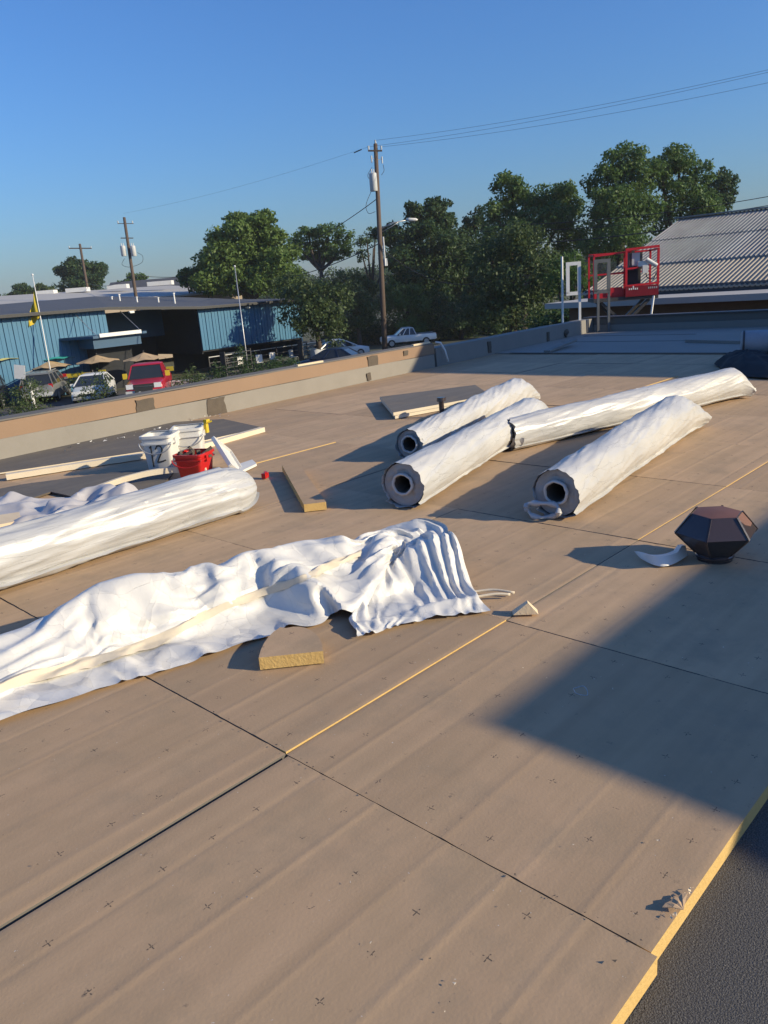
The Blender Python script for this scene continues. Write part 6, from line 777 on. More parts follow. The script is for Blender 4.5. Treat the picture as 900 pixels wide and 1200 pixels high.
def creased(name, P, mt, parent, ratio, ang):
    """the settled sheet thinned to uneven triangles: flat panels with sharp creases between them"""
    o = obj(name, sheet(P), mt, parent, True, True); m = o.modifiers.new('thin', 'DECIMATE'); m.ratio = ratio; m = o.modifiers.new('round', 'SUBSURF'); m.levels = m.render_levels = 1
    dg = bpy.context.evaluated_depsgraph_get(); me = bpy.data.meshes.new_from_object(o.evaluated_get(dg)); o.modifiers.clear(); o.data = me; me.name = name
    me.polygons.foreach_set('use_smooth', [True] * len(me.polygons)); me.set_sharp_from_angle(angle=R(ang)); return o
creased('sheet', P, M['tarp'], tarp, .5, 30)
# cream folded edge lying on the sheet, from the ground at the left up to the neck
from mathutils.bvhtree import BVHTree
bvh = BVHTree.FromPolygons([Vector(p) for p in SHEET], [(i * P.shape[1] + j, (i + 1) * P.shape[1] + j, (i + 1) * P.shape[1] + j + 1, i * P.shape[1] + j + 1) for i in range(P.shape[0] - 1) for j in range(P.shape[1] - 1)])
def onto(x, y):
    g_ = at(x, y, 0.); d = (g_ - EYE); L_ = d.length; d.normalize(); h = bvh.ray_cast(EYE, d, L_ + .01); return h[0] if h[0] is not None else g_
pts_ = [(-60, 836), (0, 808), (70, 788), (140, 768), (205, 743), (260, 714), (330, 689), (385, 666), (424, 650)]
px_l = catmull([Vector((x, y, 0)) for x, y in pts_], 110); NJ = 7; Pn = np.zeros((111, NJ, 3))
for i, p in enumerate(px_l):
    w = 15 * (1 - .45 * i / 110) * (1 + .35 * noise.noise(Vector((i * .11, 3, 1))))
    for j in range(NJ):
        h = onto(p.x + 2.0 * noise.noise(Vector((i * .2, 1, 0))), p.y + w * (j / (NJ - 1) - .5) + 2.5 * noise.noise(Vector((i * .17, 8, 0)))); Pn[i, j] = tuple(h)
for _ in range(3): Pn[1:-1] = Pn[1:-1] * .4 + .3 * (Pn[:-2] + Pn[2:])
for i in range(111):
    for j in range(NJ): Pn[i, j, 2] += .010 + .007 * math.sin(math.pi * j / (NJ - 1)) + .006 * facet(i * .03, j * .03, .07, 4)
creased('cream_hem', Pn, M['cream'], tarp, .6, 20)
def fan(edge, apex, nt, ns, pleats, amp, seed, prof=1.7, z_edge=.006, twist=0., lump=.02):
    """gathered cloth: pleats run from a high knot to an outline on the ground"""
    Pf = np.zeros((ns, nt, 3)); apex = Vector(apex)
    for a in range(ns):
        s = a / (ns - 1); e = polyl(edge, s)
        for b in range(nt):
            t = b / (nt - 1)
            q = apex.lerp(Vector((e.x, e.y, 0)), t)
            z = (apex.z - z_edge) * (1 - t ** prof) + z_edge
            ph = s * pleats * math.pi * 2 + twist * t + 2.2 * noise.noise(Vector((s * 5, t * 1.5, seed)))
            tri = abs(((ph / math.pi) % 2) - 1) * 2 - 1
            am = amp * (.25 + .75 * math.sin(min(1, t * 1.15) * math.pi * .75)) * (.6 + .8 * abs(noise.noise(Vector((s * 9, 4, seed)))))
            z = max(.003, z + am * tri + lump * noise.noise(Vector((q.x * 7, q.y * 7, seed))) * (1 - .5 * t) + .5 * lump * abs(noise.noise(Vector((q.x * 17, q.y * 17, seed + 3)))))
            out = (q - apex); out.z = 0
            q = q + out * (.06 * tri * t)
            Pf[a, b] = (q.x, q.y, z)
    return Pf
# grey-lavender crumpled sheet at the back left -------------------
P = settled(60, 48, [
439,0,-4,-4,0,8,5,5,3,5,1,11,7,4,5,5,3,4,4,5,4,5,2,-4,-5,-7,-6,-4,2,1,16,11,12,12,12,3,1,3,-1,2,6,6,5,3,4,2,6,5,13,1,-2,-4,2,6,6,6,3,5,2,0,10,5,4,5,5,6,4,4,4,3,2,0,-3,-5,-5,-3,-1,-4,
2,11,10,11,14,13,7,2,-6,3,6,7,5,3,6,5,3,5,12,5,-3,0,2,6,4,4,6,4,3,1,1,6,3,5,7,6,5,5,3,3,2,1,-2,-2,-3,-3,-3,-4,-2,4,11,12,9,12,12,5,-6,8,6,6,4,3,6,6,5,4,12,6,0,4,6,7,0,0,1,5,3,2,-2,4,
2,6,8,8,6,4,3,5,2,1,-1,-2,-2,-3,-1,-2,-3,2,9,10,6,10,13,-2,6,8,7,6,5,5,4,6,5,4,11,7,6,3,3,5,3,-3,0,3,5,4,1,1,2,3,8,8,6,4,6,4,3,3,0,0,-1,0,0,-2,-2,-3,8,9,6,8,9,4,7,7,3,6,6,7,5,5,4,5,
12,9,4,4,3,3,4,-1,0,3,6,4,1,-1,3,1,7,7,6,4,5,5,6,3,2,1,2,1,0,0,-1,-2,5,6,6,4,6,9,7,6,4,5,5,7,7,5,4,4,14,12,-3,6,4,4,3,2,1,3,5,4,1,-1,1,2,2,8,5,3,4,5,6,6,5,3,2,3,1,1,0,0,0,7,5,1,4,9,
9,6,6,4,5,6,7,3,6,5,18,6,-3,5,4,5,3,5,3,3,4,4,1,0,-2,3,0,5,4,5,6,5,6,7,8,3,1,3,1,3,2,0,2,3,2,1,3,8,9,9,6,4,5,7,5,3,4,6,17,2,-3,2,5,4,4,5,5,4,6,3,1,1,-1,1,0,1,7,5,5,6,6,7,8,6,1,1,2,2,
3,3,2,1,1,0,3,9,8,9,8,5,7,7,0,3,2,2,17,-3,-4,0,5,4,5,4,6,6,8,2,2,1,0,0,1,3,3,4,5,7,6,8,8,9,5,0,1,-1,1,3,4,-2,-4,5,9,7,8,8,8,5,5,4,0,1,2,1,12,-3,-3,-4,5,5,4,6,7,7,6,6,2,0,1,1,2,2,1,5,
6,5,5,8,10,11,11,0,-1,-1,-1,0,-1,0,-3,10,7,5,7,5,4,8,7,-2,2,3,2,-1,12,-3,-3,-3,2,7,6,6,6,7,7,6,2,2,1,1,1,3,2,3,7,4,4,9,10,11,11,6,0,-1,-1,-1,-5,-14,6,7,6,5,5,6,5,3,8,6,-1,3,2,-1,11,
-2,-2,-1,1,6,6,7,6,7,7,6,3,3,1,1,2,1,2,3,4,5,5,10,10,10,11,10,1,-3,-3,-6,-7,-13,6,6,6,6,6,3,4,2,5,7,3,5,1,0,13,-1,0,-1,0,5,6,6,7,7,7,7,3,3,1,2,2,2,2,2,1,5,7,8,8,9,8,9,6,-3,-10,-4,-6,
-11,5,6,6,6,5,6,5,1,4,5,4,5,1,2,15,0,0,0,0,3,5,6,7,8,7,7,4,1,2,2,4,3,2,2,0,0,3,5,7,9,8,9,7,2,-9,-11,-3,-8,3,5,4,6,7,6,5,8,4,2,4,3,3,2,14,1,1,0,0,2,5,6,7,8,7,6,6,1,2,1,5,4,0,-1,-1,0,
4,5,4,5,8,8,8,6,-7,-11,-9,-2,1,5,6,5,7,7,4,4,6,7,7,5,5,0,12,2,3,1,0,0,6,7,6,8,6,6,5,-2,1,5,5,4,2,-1,-1,-2,4,4,5,4,5,4,8,6,-3,-8,-6,-4,0,7,8,8,7,7,5,4,5,5,6,3,7,8,12,2,2,3,2,1,5,6,7,
5,7,5,5,0,0,5,4,4,4,0,-2,0,2,2,4,5,5,4,4,3,0,-8,0,2,4,5,7,7,7,7,5,4,4,5,3,4,7,7,12,2,2,1,4,4,3,5,6,6,6,6,4,3,2,5,3,3,2,2,-1,1,2,0,3,4,5,4,3,1,1,1,4,3,4,4,5,8,7,6,6,4,2,3,2,4,6,7,13,
3,2,2,3,4,1,6,6,5,6,5,5,5,4,4,5,3,3,2,3,-1,0,0,2,4,3,3,2,4,4,7,6,4,2,2,2,7,7,5,5,3,3,2,2,4,7,7,18,2,3,1,1,0,1,6,8,5,5,5,5,8,6,4,4,4,4,5,4,2,0,0,-2,2,1,2,1,4,5,8,10,6,5,4,3,2,4,2,3,4,
3,3,3,6,6,7,17,2,2,1,1,0,0,4,6,7,5,6,3,6,7,3,4,4,3,4,5,4,0,1,-1,-1,2,3,4,4,4,9,9,10,6,5,5,5,-1,3,2,2,3,2,7,7,6,7,17,2,1,1,1,1,0,1,6,6,5,5,5,6,6,3,2,3,3,3,2,7,1,0,1,1,3,3,5,4,3,9,10,
10,10,7,5,2,4,4,2,-2,-1,4,3,6,6,6,17,1,1,0,2,1,0,0,4,6,5,5,6,6,7,7,1,1,2,3,3,2,2,3,2,1,2,4,3,5,3,10,10,10,10,10,6,4,2,-1,0,-2,0,5,4,0,0,6,16,1,1,1,0,2,1,0,2,5,5,6,6,6,7,9,2,1,2,2,2,
2,3,2,2,2,1,2,4,4,5,10,11,10,9,11,7,-1,-1,-1,0,0,-1,6,6,4,1,0,18,1,2,1,1,0,1,0,-1,4,6,5,6,6,8,10,6,0,1,2,2,3,2,3,1,0,2,2,2,4,8,9,10,10,6,5,6,3,0,0,-1,0,1,6,5,6,5,1,16,2,2,1,1,0,0,0,
1,1,6,5,5,7,9,8,8,4,1,1,2,2,3,2,2,2,0,0,1,5,9,6,6,6,5,6,5,6,2,0,-1,0,3,6,6,6,6,8,11,3,2,3,2,2,-1,0,1,1,3,5,6,8,8,8,8,9,3,1,2,2,1,2,2,1,0,0,-1,6,0,5,6,5,6,5,6,5,6,1,0,-2,3,8,8,7,7,8,
13,0,2,3,1,2,2,3,2,1,1,6,6,8,8,8,8,8,8,4,1,-1,0,0,0,0,0,0,6,8,3,0,1,0,4,5,6,5,5,5,0,0,2,8,8,8,7,7,11,1,1,3,1,2,3,3,2,4,3,3,7,8,7,8,8,6,6,6,5,-1,-2,0,0,-1,0,5,7,7,7,0,0,1,1,1,1,2,5,5,
5,0,2,6,9,9,9,8,13,1,0,3,2,2,2,3,3,5,5,3,3,6,7,7,6,6,7,6,6,6,-1,-2,-1,-1,4,6,7,6,7,4,1,0,1,0,1,2,2,3,2,2,2,5,7,9,8,9,11,2,1,1,2,5,7,5,4,4,3,2,2,4,3,4,6,6,6,6,6,6,6,0,-1,-1,6,6,7,7,6,
6,2,1,0,1,1,1,2,1,1,1,2,3,5,8,8,8,12,1,3,4,4,5,6,5,6,3,1,2,2,3,4,4,4,4,4,4,5,7,6,6,0,2,5,7,8,6,6,5,5,3,0,0,-1,-1,0,1,2,0,2,5,5,6,7,7,20,5,4,2,5,5,6,6,4,-1,0,0,0,3,4,4,5,4,5,4,3,4,5,
4,7,3,7,6,7,4,4,6,4,5,1,0,-1,-1,0,1,0,2,2,4,5,6,5,8,25,2,3,4,5,6,6,5,0,-1,-1,-1,0,2,4,4,4,4,4,4,4,4,5,4,4,5,5,5,6,5,5,5,4,4,5,1,-2,0,0,1,0,1,3,4,5,5,5,6,25,2,2,2,6,7,4,0,0,-1,0,-1,0,
1,3,4,4,3,4,4,3,4,4,4,5,5,4,4,5,5,4,4,5,5,4,4,0,-1,0,1,1,3,4,4,3,4,5,4,22,2,2,2,5,6,1,0,0,-1,-1,0,0,1,3,3,2,3,3,1,5,5,5,4,4,5,5,4,3,3,4,4,4,4,5,5,3,1,-1,2,3,5,5,4,4,2,3,2,17,4,4,2,3,
0,2,1,0,0,-1,0,0,2,2,3,2,2,3,4,4,3,3,5,5,4,4,4,4,3,3,3,3,4,4,4,1,4,2,3,3,2,3,4,3,3,1,4,16,4,4,2,1,1,0,1,1,1,0,0,0,2,2,2,2,3,5,4,3,2,3,4,3,5,4,4,3,4,3,3,3,3,3,3,2,2,6,7,2,2,2,2,1,0,2,
4,16,5,3,-2,2,2,1,0,1,0,0,1,1,2,1,3,2,4,4,3,4,2,4,2,4,4,3,4,4,4,3,3,3,2,2,3,2,2,7,7,7,6,3,1,2,1,1,-1,19,3,-2,-2,2,1,2,1,2,1,0,1,2,1,1,1,4,4,3,3,2,3,4,1,3,4,4,4,4,5,3,2,2,2,3,2,3,3,7,
7,7,7,9,5,2,1,1,0,19,-3,-3,-2,1,2,1,2,2,3,1,1,1,2,2,1,0,3,3,3,3,2,2,4,3,3,4,4,4,4,4,3,2,2,2,3,3,3,7,8,8,8,8,8,9,2,-1,0,12,-2,-3,-2,-1,3,1,2,1,2,2,2,2,4,1,1,1,1,2,3,3,3,2,2,2,2,3,4,4,
4,5,5,3,2,3,3,3,3,7,7,9,10,8,8,9,7,6,0,10,-1,0,-2,-1,0,2,2,1,2,1,2,2,3,1,2,2,3,4,2,2,1,1,1,2,2,3,2,5,4,5,5,4,3,3,3,3,3,7,7,9,9,9,8,9,7,5,6,12,-1,0,-1,-1,-1,1,2,2,2,2,1,1,4,4,4,2,4,4,
4,3,2,1,2,1,1,0,0,0,2,3,6,4,5,2,3,3,6,7,7,7,9,7,6,6,6,6,7,12,1,1,1,-1,0,-1,2,2,2,1,1,4,4,4,3,3,4,5,4,5,4,2,2,1,1,0,1,1,1,-1,2,2,2,2,-2,4,6,6,6,6,6,7,6,7,6,7,7,23,0,0,1,-1,-1,-1,-2,2,
1,2,3,1,4,7,4,3,3,4,4,4,7,5,4,2,2,2,1,-1,0,0,-1,-2,-2,0,4,3,1,2,4,4,5,5,6,7,7,7,6,21,-1,0,1,0,-2,-2,-1,-1,2,2,0,1,7,9,5,2,2,4,3,4,6,6,6,5,1,1,-1,0,-1,-1,-1,0,0,2,2,2,2,2,3,1,2,2,3,4,
5,5,5,4,4,4,4,2,-2,-1,-2,-2,2,1,0,1,8,10,5,5,2,4,0,1,6,6,5,5,4,3,0,0,-2,-2,-2,-1,2,2,3,2,2,1,3,1,3,2,3,1,3,4,2,15,4,4,4,2,0,-1,-1,-1,1,0,0,1,-2,11,15,5,-4,-9,8,8,5,4,5,5,4,5,3,0,0,0,
-3,-1,2,2,2,1,2,3,2,3,2,2,3,2,3,2,3,15,4,4,3,2,1,0,0,0,0,1,0,2,-3,-4,-1,1,6,9,10,5,5,5,5,5,4,6,4,4,0,-1,0,0,2,2,3,2,3,3,2,2,2,2,2,2,1,4,2,15,4,3,3,2,1,1,1,0,0,0,1,2,-1,0,0,0,3,7,6,6,
5,6,5,5,5,5,5,5,3,0,-1,1,3,4,2,2,2,2,2,2,2,2,2,2,2,0,1,15,4,3,3,3,1,1,1,1,-2,-2,0,3,3,3,3,2,2,5,5,7,5,5,4,4,4,4,4,5,5,1,0,3,3,2,2,3,2,1,1,2,2,2,2,2,1,1,1,16,3,2,2,3,3,4,3,-3,-2,-1,-2,
-1,3,3,5,5,3,4,6,8,6,5,4,5,3,3,4,3,3,2,3,3,2,3,2,2,3,1,2,2,1,2,1,2,1,1,0,10,4,3,4,3,4,3,1,1,-1,0,-2,-1,-2,2,5,5,5,4,5,8,7,5,5,5,3,3,3,4,4,3,1,3,3,3,2,1,2,2,-1,-1,2,3,2,3,4,2,1,15,4,
3,4,3,2,1,2,2,1,1,0,0,0,0,0,6,6,5,6,6,5,4,5,4,4,4,2,4,4,4,2,3,3,3,3,2,2,1,1,2,0,3,3,2,3,2,4,17,3,4,2,1,2,1,2,1,2,2,2,2,2,1,0,1,5,7,6,5,5,3,4,5,4,4,3,4,3,4,3,1,6,4,4,2,3,1,1,2,2,2,4,
4,3,4,3,17,4,1,1,1,1,1,1,2,2,1,2,3,2,2,2,2,3,5,5,5,4,6,5,5,5,4,3,2,1,2,6,6,5,4,3,4,3,3,2,2,2,1,1,3,5,4,2,17,1,2,0,3,1,1,2,1,2,1,1,2,1,2,2,1,0,4,5,5,5,5,6,4,6,5,4,1,4,7,6,6,6,4,2,2,2,
2,2,2,1,2,2,1,2,6,2,10,3,3,1,3,1,2,2,1,2,1,1,2,1,1,2,2,-3,3,4,5,5,5,5,5,5,4,7,6,6,6,6,5,2,2,3,3,3,2,2,2,1,2,2,2,2,2,4,2677,17,26,26,19,11,15,21,19,16,16,18,17,11,19,11,10,11,12,14,12,
12,11,7,14,14,11,7,14,17,15,19,18,17,16,18,11,9,7,7,8,11,13,17,20,15,17,17,-2,19,22,25,20,14,12,19,17,16,17,15,18,14,16,11,11,12,14,13,13,13,10,11,10,12,12,7,10,16,17,17,17,17,16,17,
16,8,3,8,10,12,13,21,23,20,14,14,-3,20,20,23,14,15,17,18,15,16,16,16,16,17,16,12,13,13,12,13,14,14,12,12,10,11,9,9,9,13,14,14,13,18,17,16,17,9,2,12,12,15,18,19,22,23,21,8,-4,20,18,18,
15,15,20,17,18,15,16,16,16,16,14,17,13,12,12,14,14,16,12,12,11,11,10,8,9,10,13,14,13,11,14,14,14,10,13,13,17,17,18,19,19,22,19,12,-4,18,18,18,18,16,18,17,17,15,16,16,16,15,11,14,16,
16,13,13,15,15,14,13,11,11,9,9,9,9,10,13,11,14,13,13,11,12,17,17,19,18,17,17,20,17,16,14,-3,17,17,18,19,17,17,17,16,16,16,16,15,10,12,11,15,16,15,16,16,17,15,13,12,11,10,9,9,8,9,10,
12,13,14,13,13,13,17,19,17,17,18,18,18,17,16,14,1,15,15,17,18,17,17,17,16,17,16,15,12,10,11,11,11,17,14,16,16,17,15,16,15,16,10,9,9,9,10,9,9,12,14,13,14,12,18,20,17,17,17,18,17,17,14,
14,0,12,16,16,17,17,17,16,16,17,16,13,10,11,9,12,10,14,13,17,16,15,15,16,15,16,15,16,13,8,9,9,9,8,13,12,15,14,19,19,18,17,17,16,17,14,10,12,0,12,14,15,17,17,16,16,16,16,16,11,10,10,
9,10,10,11,11,17,17,16,16,16,13,14,15,15,17,15,15,7,8,10,9,12,14,17,18,19,18,17,15,15,16,12,10,11,-2,13,12,15,17,16,16,16,16,15,15,14,8,10,8,10,8,9,10,17,15,17,16,15,12,13,15,15,15,
15,16,15,13,13,3,11,17,18,18,18,18,15,12,14,15,12,10,11,0,12,13,11,17,16,16,15,15,16,14,13,11,8,8,9,10,7,11,16,16,13,14,16,12,13,13,15,13,15,15,15,16,10,12,16,18,16,17,17,16,17,10,7,
15,14,10,10,0,12,12,11,14,16,16,13,15,16,12,13,15,9,6,9,7,10,11,12,19,12,12,12,12,13,12,11,17,14,16,17,14,3,17,23,16,16,15,16,15,14,15,13,10,11,11,11,0,12,11,11,11,16,14,15,14,14,12,
13,15,12,8,7,8,5,10,10,17,15,7,12,13,12,18,20,15,17,15,13,12,5,18,14,13,14,17,15,16,12,15,16,12,10,12,11,0,11,11,11,10,13,15,14,14,12,12,15,14,13,8,8,7,8,6,7,12,14,8,15,16,17,17,18,
17,16,12,13,13,8,15,11,11,13,14,13,16,13,15,18,14,10,11,13,-2,11,10,10,10,11,15,15,14,12,12,14,14,13,8,8,9,8,7,7,10,10,13,15,15,17,16,18,16,17,13,10,13,11,11,11,11,12,13,13,13,11,18,
16,14,12,11,11,-4,11,10,11,9,10,14,15,15,12,14,13,12,14,9,8,8,9,6,6,5,15,18,14,14,15,16,18,14,18,13,11,10,10,9,13,12,11,12,13,12,12,12,13,16,15,8,12,-7,12,11,12,10,9,14,14,14,13,11,
15,13,14,12,8,6,9,8,7,3,7,21,19,16,14,15,15,14,16,14,12,12,6,9,13,11,12,12,13,12,12,11,12,13,12,11,14,-6,11,12,12,12,10,12,13,13,14,11,15,15,12,12,11,7,9,7,7,4,6,15,18,19,18,16,14,13,
13,14,12,10,10,11,11,11,12,12,11,11,12,12,12,11,12,7,9,-7,11,12,14,11,11,11,14,13,13,13,13,15,12,13,13,7,8,8,7,7,6,8,18,17,17,17,18,15,11,14,13,9,11,11,11,11,12,12,10,10,12,11,11,11,
12,6,6,-2,12,13,15,14,6,11,10,14,12,14,11,15,13,12,13,11,8,8,7,7,6,6,12,18,18,17,17,16,17,15,12,10,10,11,10,11,11,12,9,10,10,10,11,11,11,6,5,2,12,15,14,11,9,10,9,10,11,13,12,14,12,12,
13,13,9,8,8,8,6,6,6,16,18,17,16,18,16,17,10,11,14,12,13,11,10,10,10,6,10,9,10,10,10,5,6,2,12,15,11,9,11,10,10,11,10,10,11,12,11,11,13,14,13,9,9,5,6,6,6,9,18,19,18,17,16,14,9,9,9,13,
15,16,15,7,8,11,9,9,8,11,7,6,11,2,13,10,10,11,10,11,10,10,11,10,9,13,10,11,10,13,14,11,10,9,4,6,7,7,13,19,18,16,15,12,8,8,10,12,13,14,9,10,12,11,12,11,11,10,9,10,10,0,11,11,10,10,11,
10,10,11,10,10,10,12,11,8,9,9,12,12,15,14,5,6,7,6,7,17,17,16,16,10,8,8,10,11,11,8,10,12,13,12,12,12,11,10,12,14,10,-1,11,10,11,10,10,11,10,11,10,10,10,10,9,8,9,10,10,9,12,14,15,9,6,
6,6,10,17,16,16,9,6,8,6,8,9,14,12,11,13,12,12,11,11,10,11,13,14,-1,10,11,10,11,10,11,11,11,9,8,8,9,9,9,9,8,10,9,10,12,13,14,10,10,6,6,14,16,13,7,5,6,7,9,11,12,13,11,11,12,12,12,10,11,
11,10,12,-5,12,10,10,10,11,10,10,10,10,9,8,8,9,8,9,8,9,10,9,11,13,12,12,11,11,11,6,14,11,6,6,5,8,9,10,11,11,13,10,12,12,11,10,10,11,10,10,-4,13,9,10,9,11,9,11,10,9,9,8,8,9,8,8,9,7,8,
9,10,12,12,13,12,11,11,11,12,8,7,8,6,6,6,10,10,11,11,12,11,11,10,10,11,10,10,10,-5,13,9,10,9,10,10,10,10,10,9,7,8,9,8,7,7,6,6,7,10,11,12,13,13,12,11,11,9,9,9,8,8,8,7,5,9,10,13,11,10,
13,8,10,11,11,9,10,-6,13,10,10,9,10,9,10,9,10,9,7,8,9,7,6,6,6,7,7,7,11,12,11,12,12,12,10,8,9,7,8,9,8,9,8,9,8,9,12,12,11,11,10,10,11,10,10,-5,13,11,9,9,9,9,9,9,9,9,9,8,8,6,7,6,6,6,7,
6,8,11,12,11,12,10,8,9,8,7,9,9,10,9,9,10,11,10,8,10,11,10,11,10,10,10,10,-3,12,12,8,9,9,8,8,8,9,6,10,12,6,6,6,7,5,7,6,5,7,9,11,11,11,8,8,8,10,8,8,8,10,10,10,11,11,12,12,9,8,9,10,11,
10,10,10,-5,12,13,8,7,8,8,7,7,6,7,10,13,10,7,7,5,6,4,4,6,7,7,9,10,10,7,9,10,10,11,10,10,10,10,10,9,8,12,12,12,8,8,8,11,11,11,11,-3,7,10,8,8,7,7,6,8,10,9,8,10,13,8,6,6,5,5,5,4,5,6,9,
10,9,11,11,10,10,10,10,10,10,10,9,8,9,11,11,10,10,9,8,7,10,11,12,-8,11,10,4,6,5,6,7,11,13,12,10,1,13,9,6,6,6,5,5,5,5,9,9,8,10,11,9,10,10,10,11,9,10,9,10,7,9,10,11,10,11,5,8,8,8,9,12,
-9,10,11,8,4,4,4,11,12,12,12,12,4,6,10,6,5,6,5,4,4,5,13,11,9,10,9,8,9,10,10,11,8,10,10,9,8,9,9,11,10,10,5,8,7,8,7,8,-17,9,12,9,5,8,10,10,12,12,12,12,10,3,9,5,6,5,2,4,5,7,13,11,12,9,
10,8,8,9,9,9,10,9,7,9,10,9,9,10,9,6,7,7,7,9,8,8,1,6,7,8,7,10,8,10,10,12,11,12,10,9,8,6,6,3,5,3,5,8,11,12,12,11,8,8,8,8,9,9,9,9,8,8,8,9,9,8,8,8,7,8,7,8,8,9,5,1,4,6,7,9,9,10,9,10,11,11,
10,9,9,8,5,5,5,4,6,8,11,12,10,11,10,9,8,8,8,8,9,9,9,8,7,7,6,9,9,8,8,8,7,8,6,8,-6,4,5,5,6,8,8,10,9,10,9,11,10,9,9,9,6,6,5,5,6,10,11,11,9,10,10,10,9,8,9,8,7,7,6,7,7,6,7,10,10,10,8,7,8,
7,7,7,-9,8,10,3,5,8,9,8,8,9,8,11,9,9,9,9,9,7,5,6,6,11,11,11,10,10,10,9,8,7,6,7,6,7,6,6,7,6,7,10,10,10,10,8,8,7,7,7,-12,14,14,6,4,6,8,8,8,8,9,8,8,9,9,9,8,10,6,6,8,11,11,11,10,8,8,8,6,
7,7,6,6,6,7,6,6,6,7,10,10,10,10,10,8,8,7,7,-7,13,14,12,6,5,6,9,8,8,9,8,8,7,8,8,8,8,9,8,9,9,9,9,8,8,8,8,5,7,8,7,6,6,6,6,6,6,8,10,10,10,9,10,10,6,5,7,-3,13,11,11,10,7,6,8,8,7,8,8,8,7,
7,8,8,7,9,10,8,6,7,8,9,8,8,8,8,6,6,7,7,6,6,6,5,6,8,10,10,10,10,9,7,7,5,6,-4,12,13,10,10,9,8,7,8,7,7,6,6,7,7,7,7,11,10,11,11,6,5,6,5,5,8,7,8,8,6,6,7,6,6,6,6,4,10,10,9,9,8,8,7,7,7,4,-3,
12,13,12,9,9,7,7,6,6,5,6,7,7,6,10,10,11,10,10,10,8,5,5,5,6,5,6,5,5,8,7,7,5,7,6,5,5,9,9,9,8,7,7,7,6,7,6,6,11,11,11,7,6,4,6,6,6,5,7,4,8,11,10,12,11,11,10,9,8,5,6,5,5,5,5,3,5,4,6,5,6,7,
7,4,5,9,8,8,7,7,7,6,6,6,6,2,9,10,11,5,4,6,6,4,5,6,3,7,11,12,9,12,11,10,11,10,8,7,4,4,5,5,5,3,4,6,6,4,5,5,4,5,5,8,4,5,7,7,7,7,7,7,7,10,5,5,2,7,6,5,5,4,5,5,8,11,10,15,7,2,11,9,11,10,5,
8,7,4,5,4,5,6,6,6,3,6,4,5,3,6,6,5,7,9,5,5,4,-1,5,7,7,-4,5,3,4,6,5,4,4,5,8,12,6,9,15,7,3,4,12,10,10,9,4,3,7,8,7,4,4,5,4,6,5,6,5,4,6,6,6,5,6,5,6,6,5,4,3,2,7,-6,5,4,6,5,4,4,7,9,10,8,4,
10,13,-1,8,9,7,8,9,7,5,4,6,6,8,8,4,5,4,5,5,3,5,4,5,6,5,5,5,6,5,5,5,7,3,6,6,-5,5,6,5,5,5,10,8,9,10,6,8,10,7,3,3,7,6,8,5,6,6,5,5,5,7,7,7,5,5,5,3,3,3,3,5,5,5,5,5,5,6,6,5,5,7,7,7,-4,6,5,
6,6,7,8,10,8,7,7,7,9,8,7,7,6,7,5,4,5,5,4,5,4,5,5,6,6,5,6,4,3,2,4,4,4,5,6,6,6,5,6,6,5,6,6,6,0,6,6,6,5,6,5,8,9,6,8,8,8,7,7,6,7,6,7,5,5,5,4,3,4,4,3,4,4,5,7,7,7,4,4,4,5,5,5,5,6,5,6,6,6,
6,6,5,3,5,5,5,5,4,7,6,5,8,6,8,8,7,6,6,6,6,7,7,3,3,2,3,3,2,4,4,5,4,5,6,7,8,7,8,7,7,7,7,5,6,5,6,5,5,6,6,-1,5,5,4,5,6,5,5,6,6,5,7,7,7,7,5,5,7,6,3,2,3,3,2,3,4,3,3,4,5,5,6,6,6,7,8,8,8,7,
8,7,7,8,8,8,8,5,6,-3,5,5,5,5,5,6,6,6,6,5,5,5,5,6,6,6,5,3,2,2,3,3,2,3,3,3,3,6,5,5,5,6,7,6,6,7,8,8,8,7,7,7,9,8,8,8,8,-2,5,4,5,6,6,6,6,5,6,6,5,6,4,4,3,3,3,3,2,3,2,2,3,3,3,4,4,5,3,5,5,7,
6,6,6,6,6,7,8,7,8,7,8,9,11,9,9,-3,5,5,3,6,6,5,5,5,5,5,5,4,4,4,2,4,6,2,2,2,2,2,3,3,3,2,5,4,4,6,6,6,7,6,6,6,5,6,7,8,9,8,8,8,9,10,9,-5,4,3,4,-1,4,4,4,5,5,5,5,5,4,5,4,4,6,3,2,2,3,4,3,3,
3,3,4,4,7,8,7,7,6,6,6,5,6,6,5,6,8,8,9,8,9,7,9,16,-10,23,26,-1,-31,-17,4,5,-3,9,-11,-4,5,5,4,5,4,5,2,-5,0,-8,-12,-5,0,0,6,10,0,10,8,8,8,9,5,-8,-11,-15,-14,-10,-5,-1,2,2,10,5,3,7,-9,11,
24,5,-17,-22,0,1,0,5,9,-7,2,2,-2,-4,-5,4,6,0,0,-10,-5,2,0,-2,4,6,-8,0,12,11,11,12,9,1,-13,-18,-14,-7,-4,-4,2,-5,2,9,8,-3,-6,10,21,-12,-8,-1,1,-4,2,2,6,6,-4,-4,-2,-4,-3,-4,-2,7,2,-5,
-4,-1,1,1,2,-4,-3,-4,2,16,12,7,16,6,-12,-19,-6,-4,-5,-6,1,-6,-2,0,16,-5,-1,10,0,-7,-11,5,14,5,-1,1,4,7,0,-4,-6,-5,-6,-4,1,2,9,-5,-5,-3,-3,0,-1,-1,-1,-3,0,10,17,1,9,16,-14,0,-5,-8,-7,
-7,-5,-4,-1,2,11,3,2,-4,3,-2,-7,-1,16,9,2,1,0,2,1,-3,-6,-10,-8,-5,-1,8,7,2,-2,-2,1,-1,-1,1,-1,-3,-5,15,8,0,9,8,-9,-1,-3,1,-5,-8,-10,-4,-3,7,6,1,5,-12,0,3,1,-6,15,9,1,-5,-4,3,8,-2,-6,
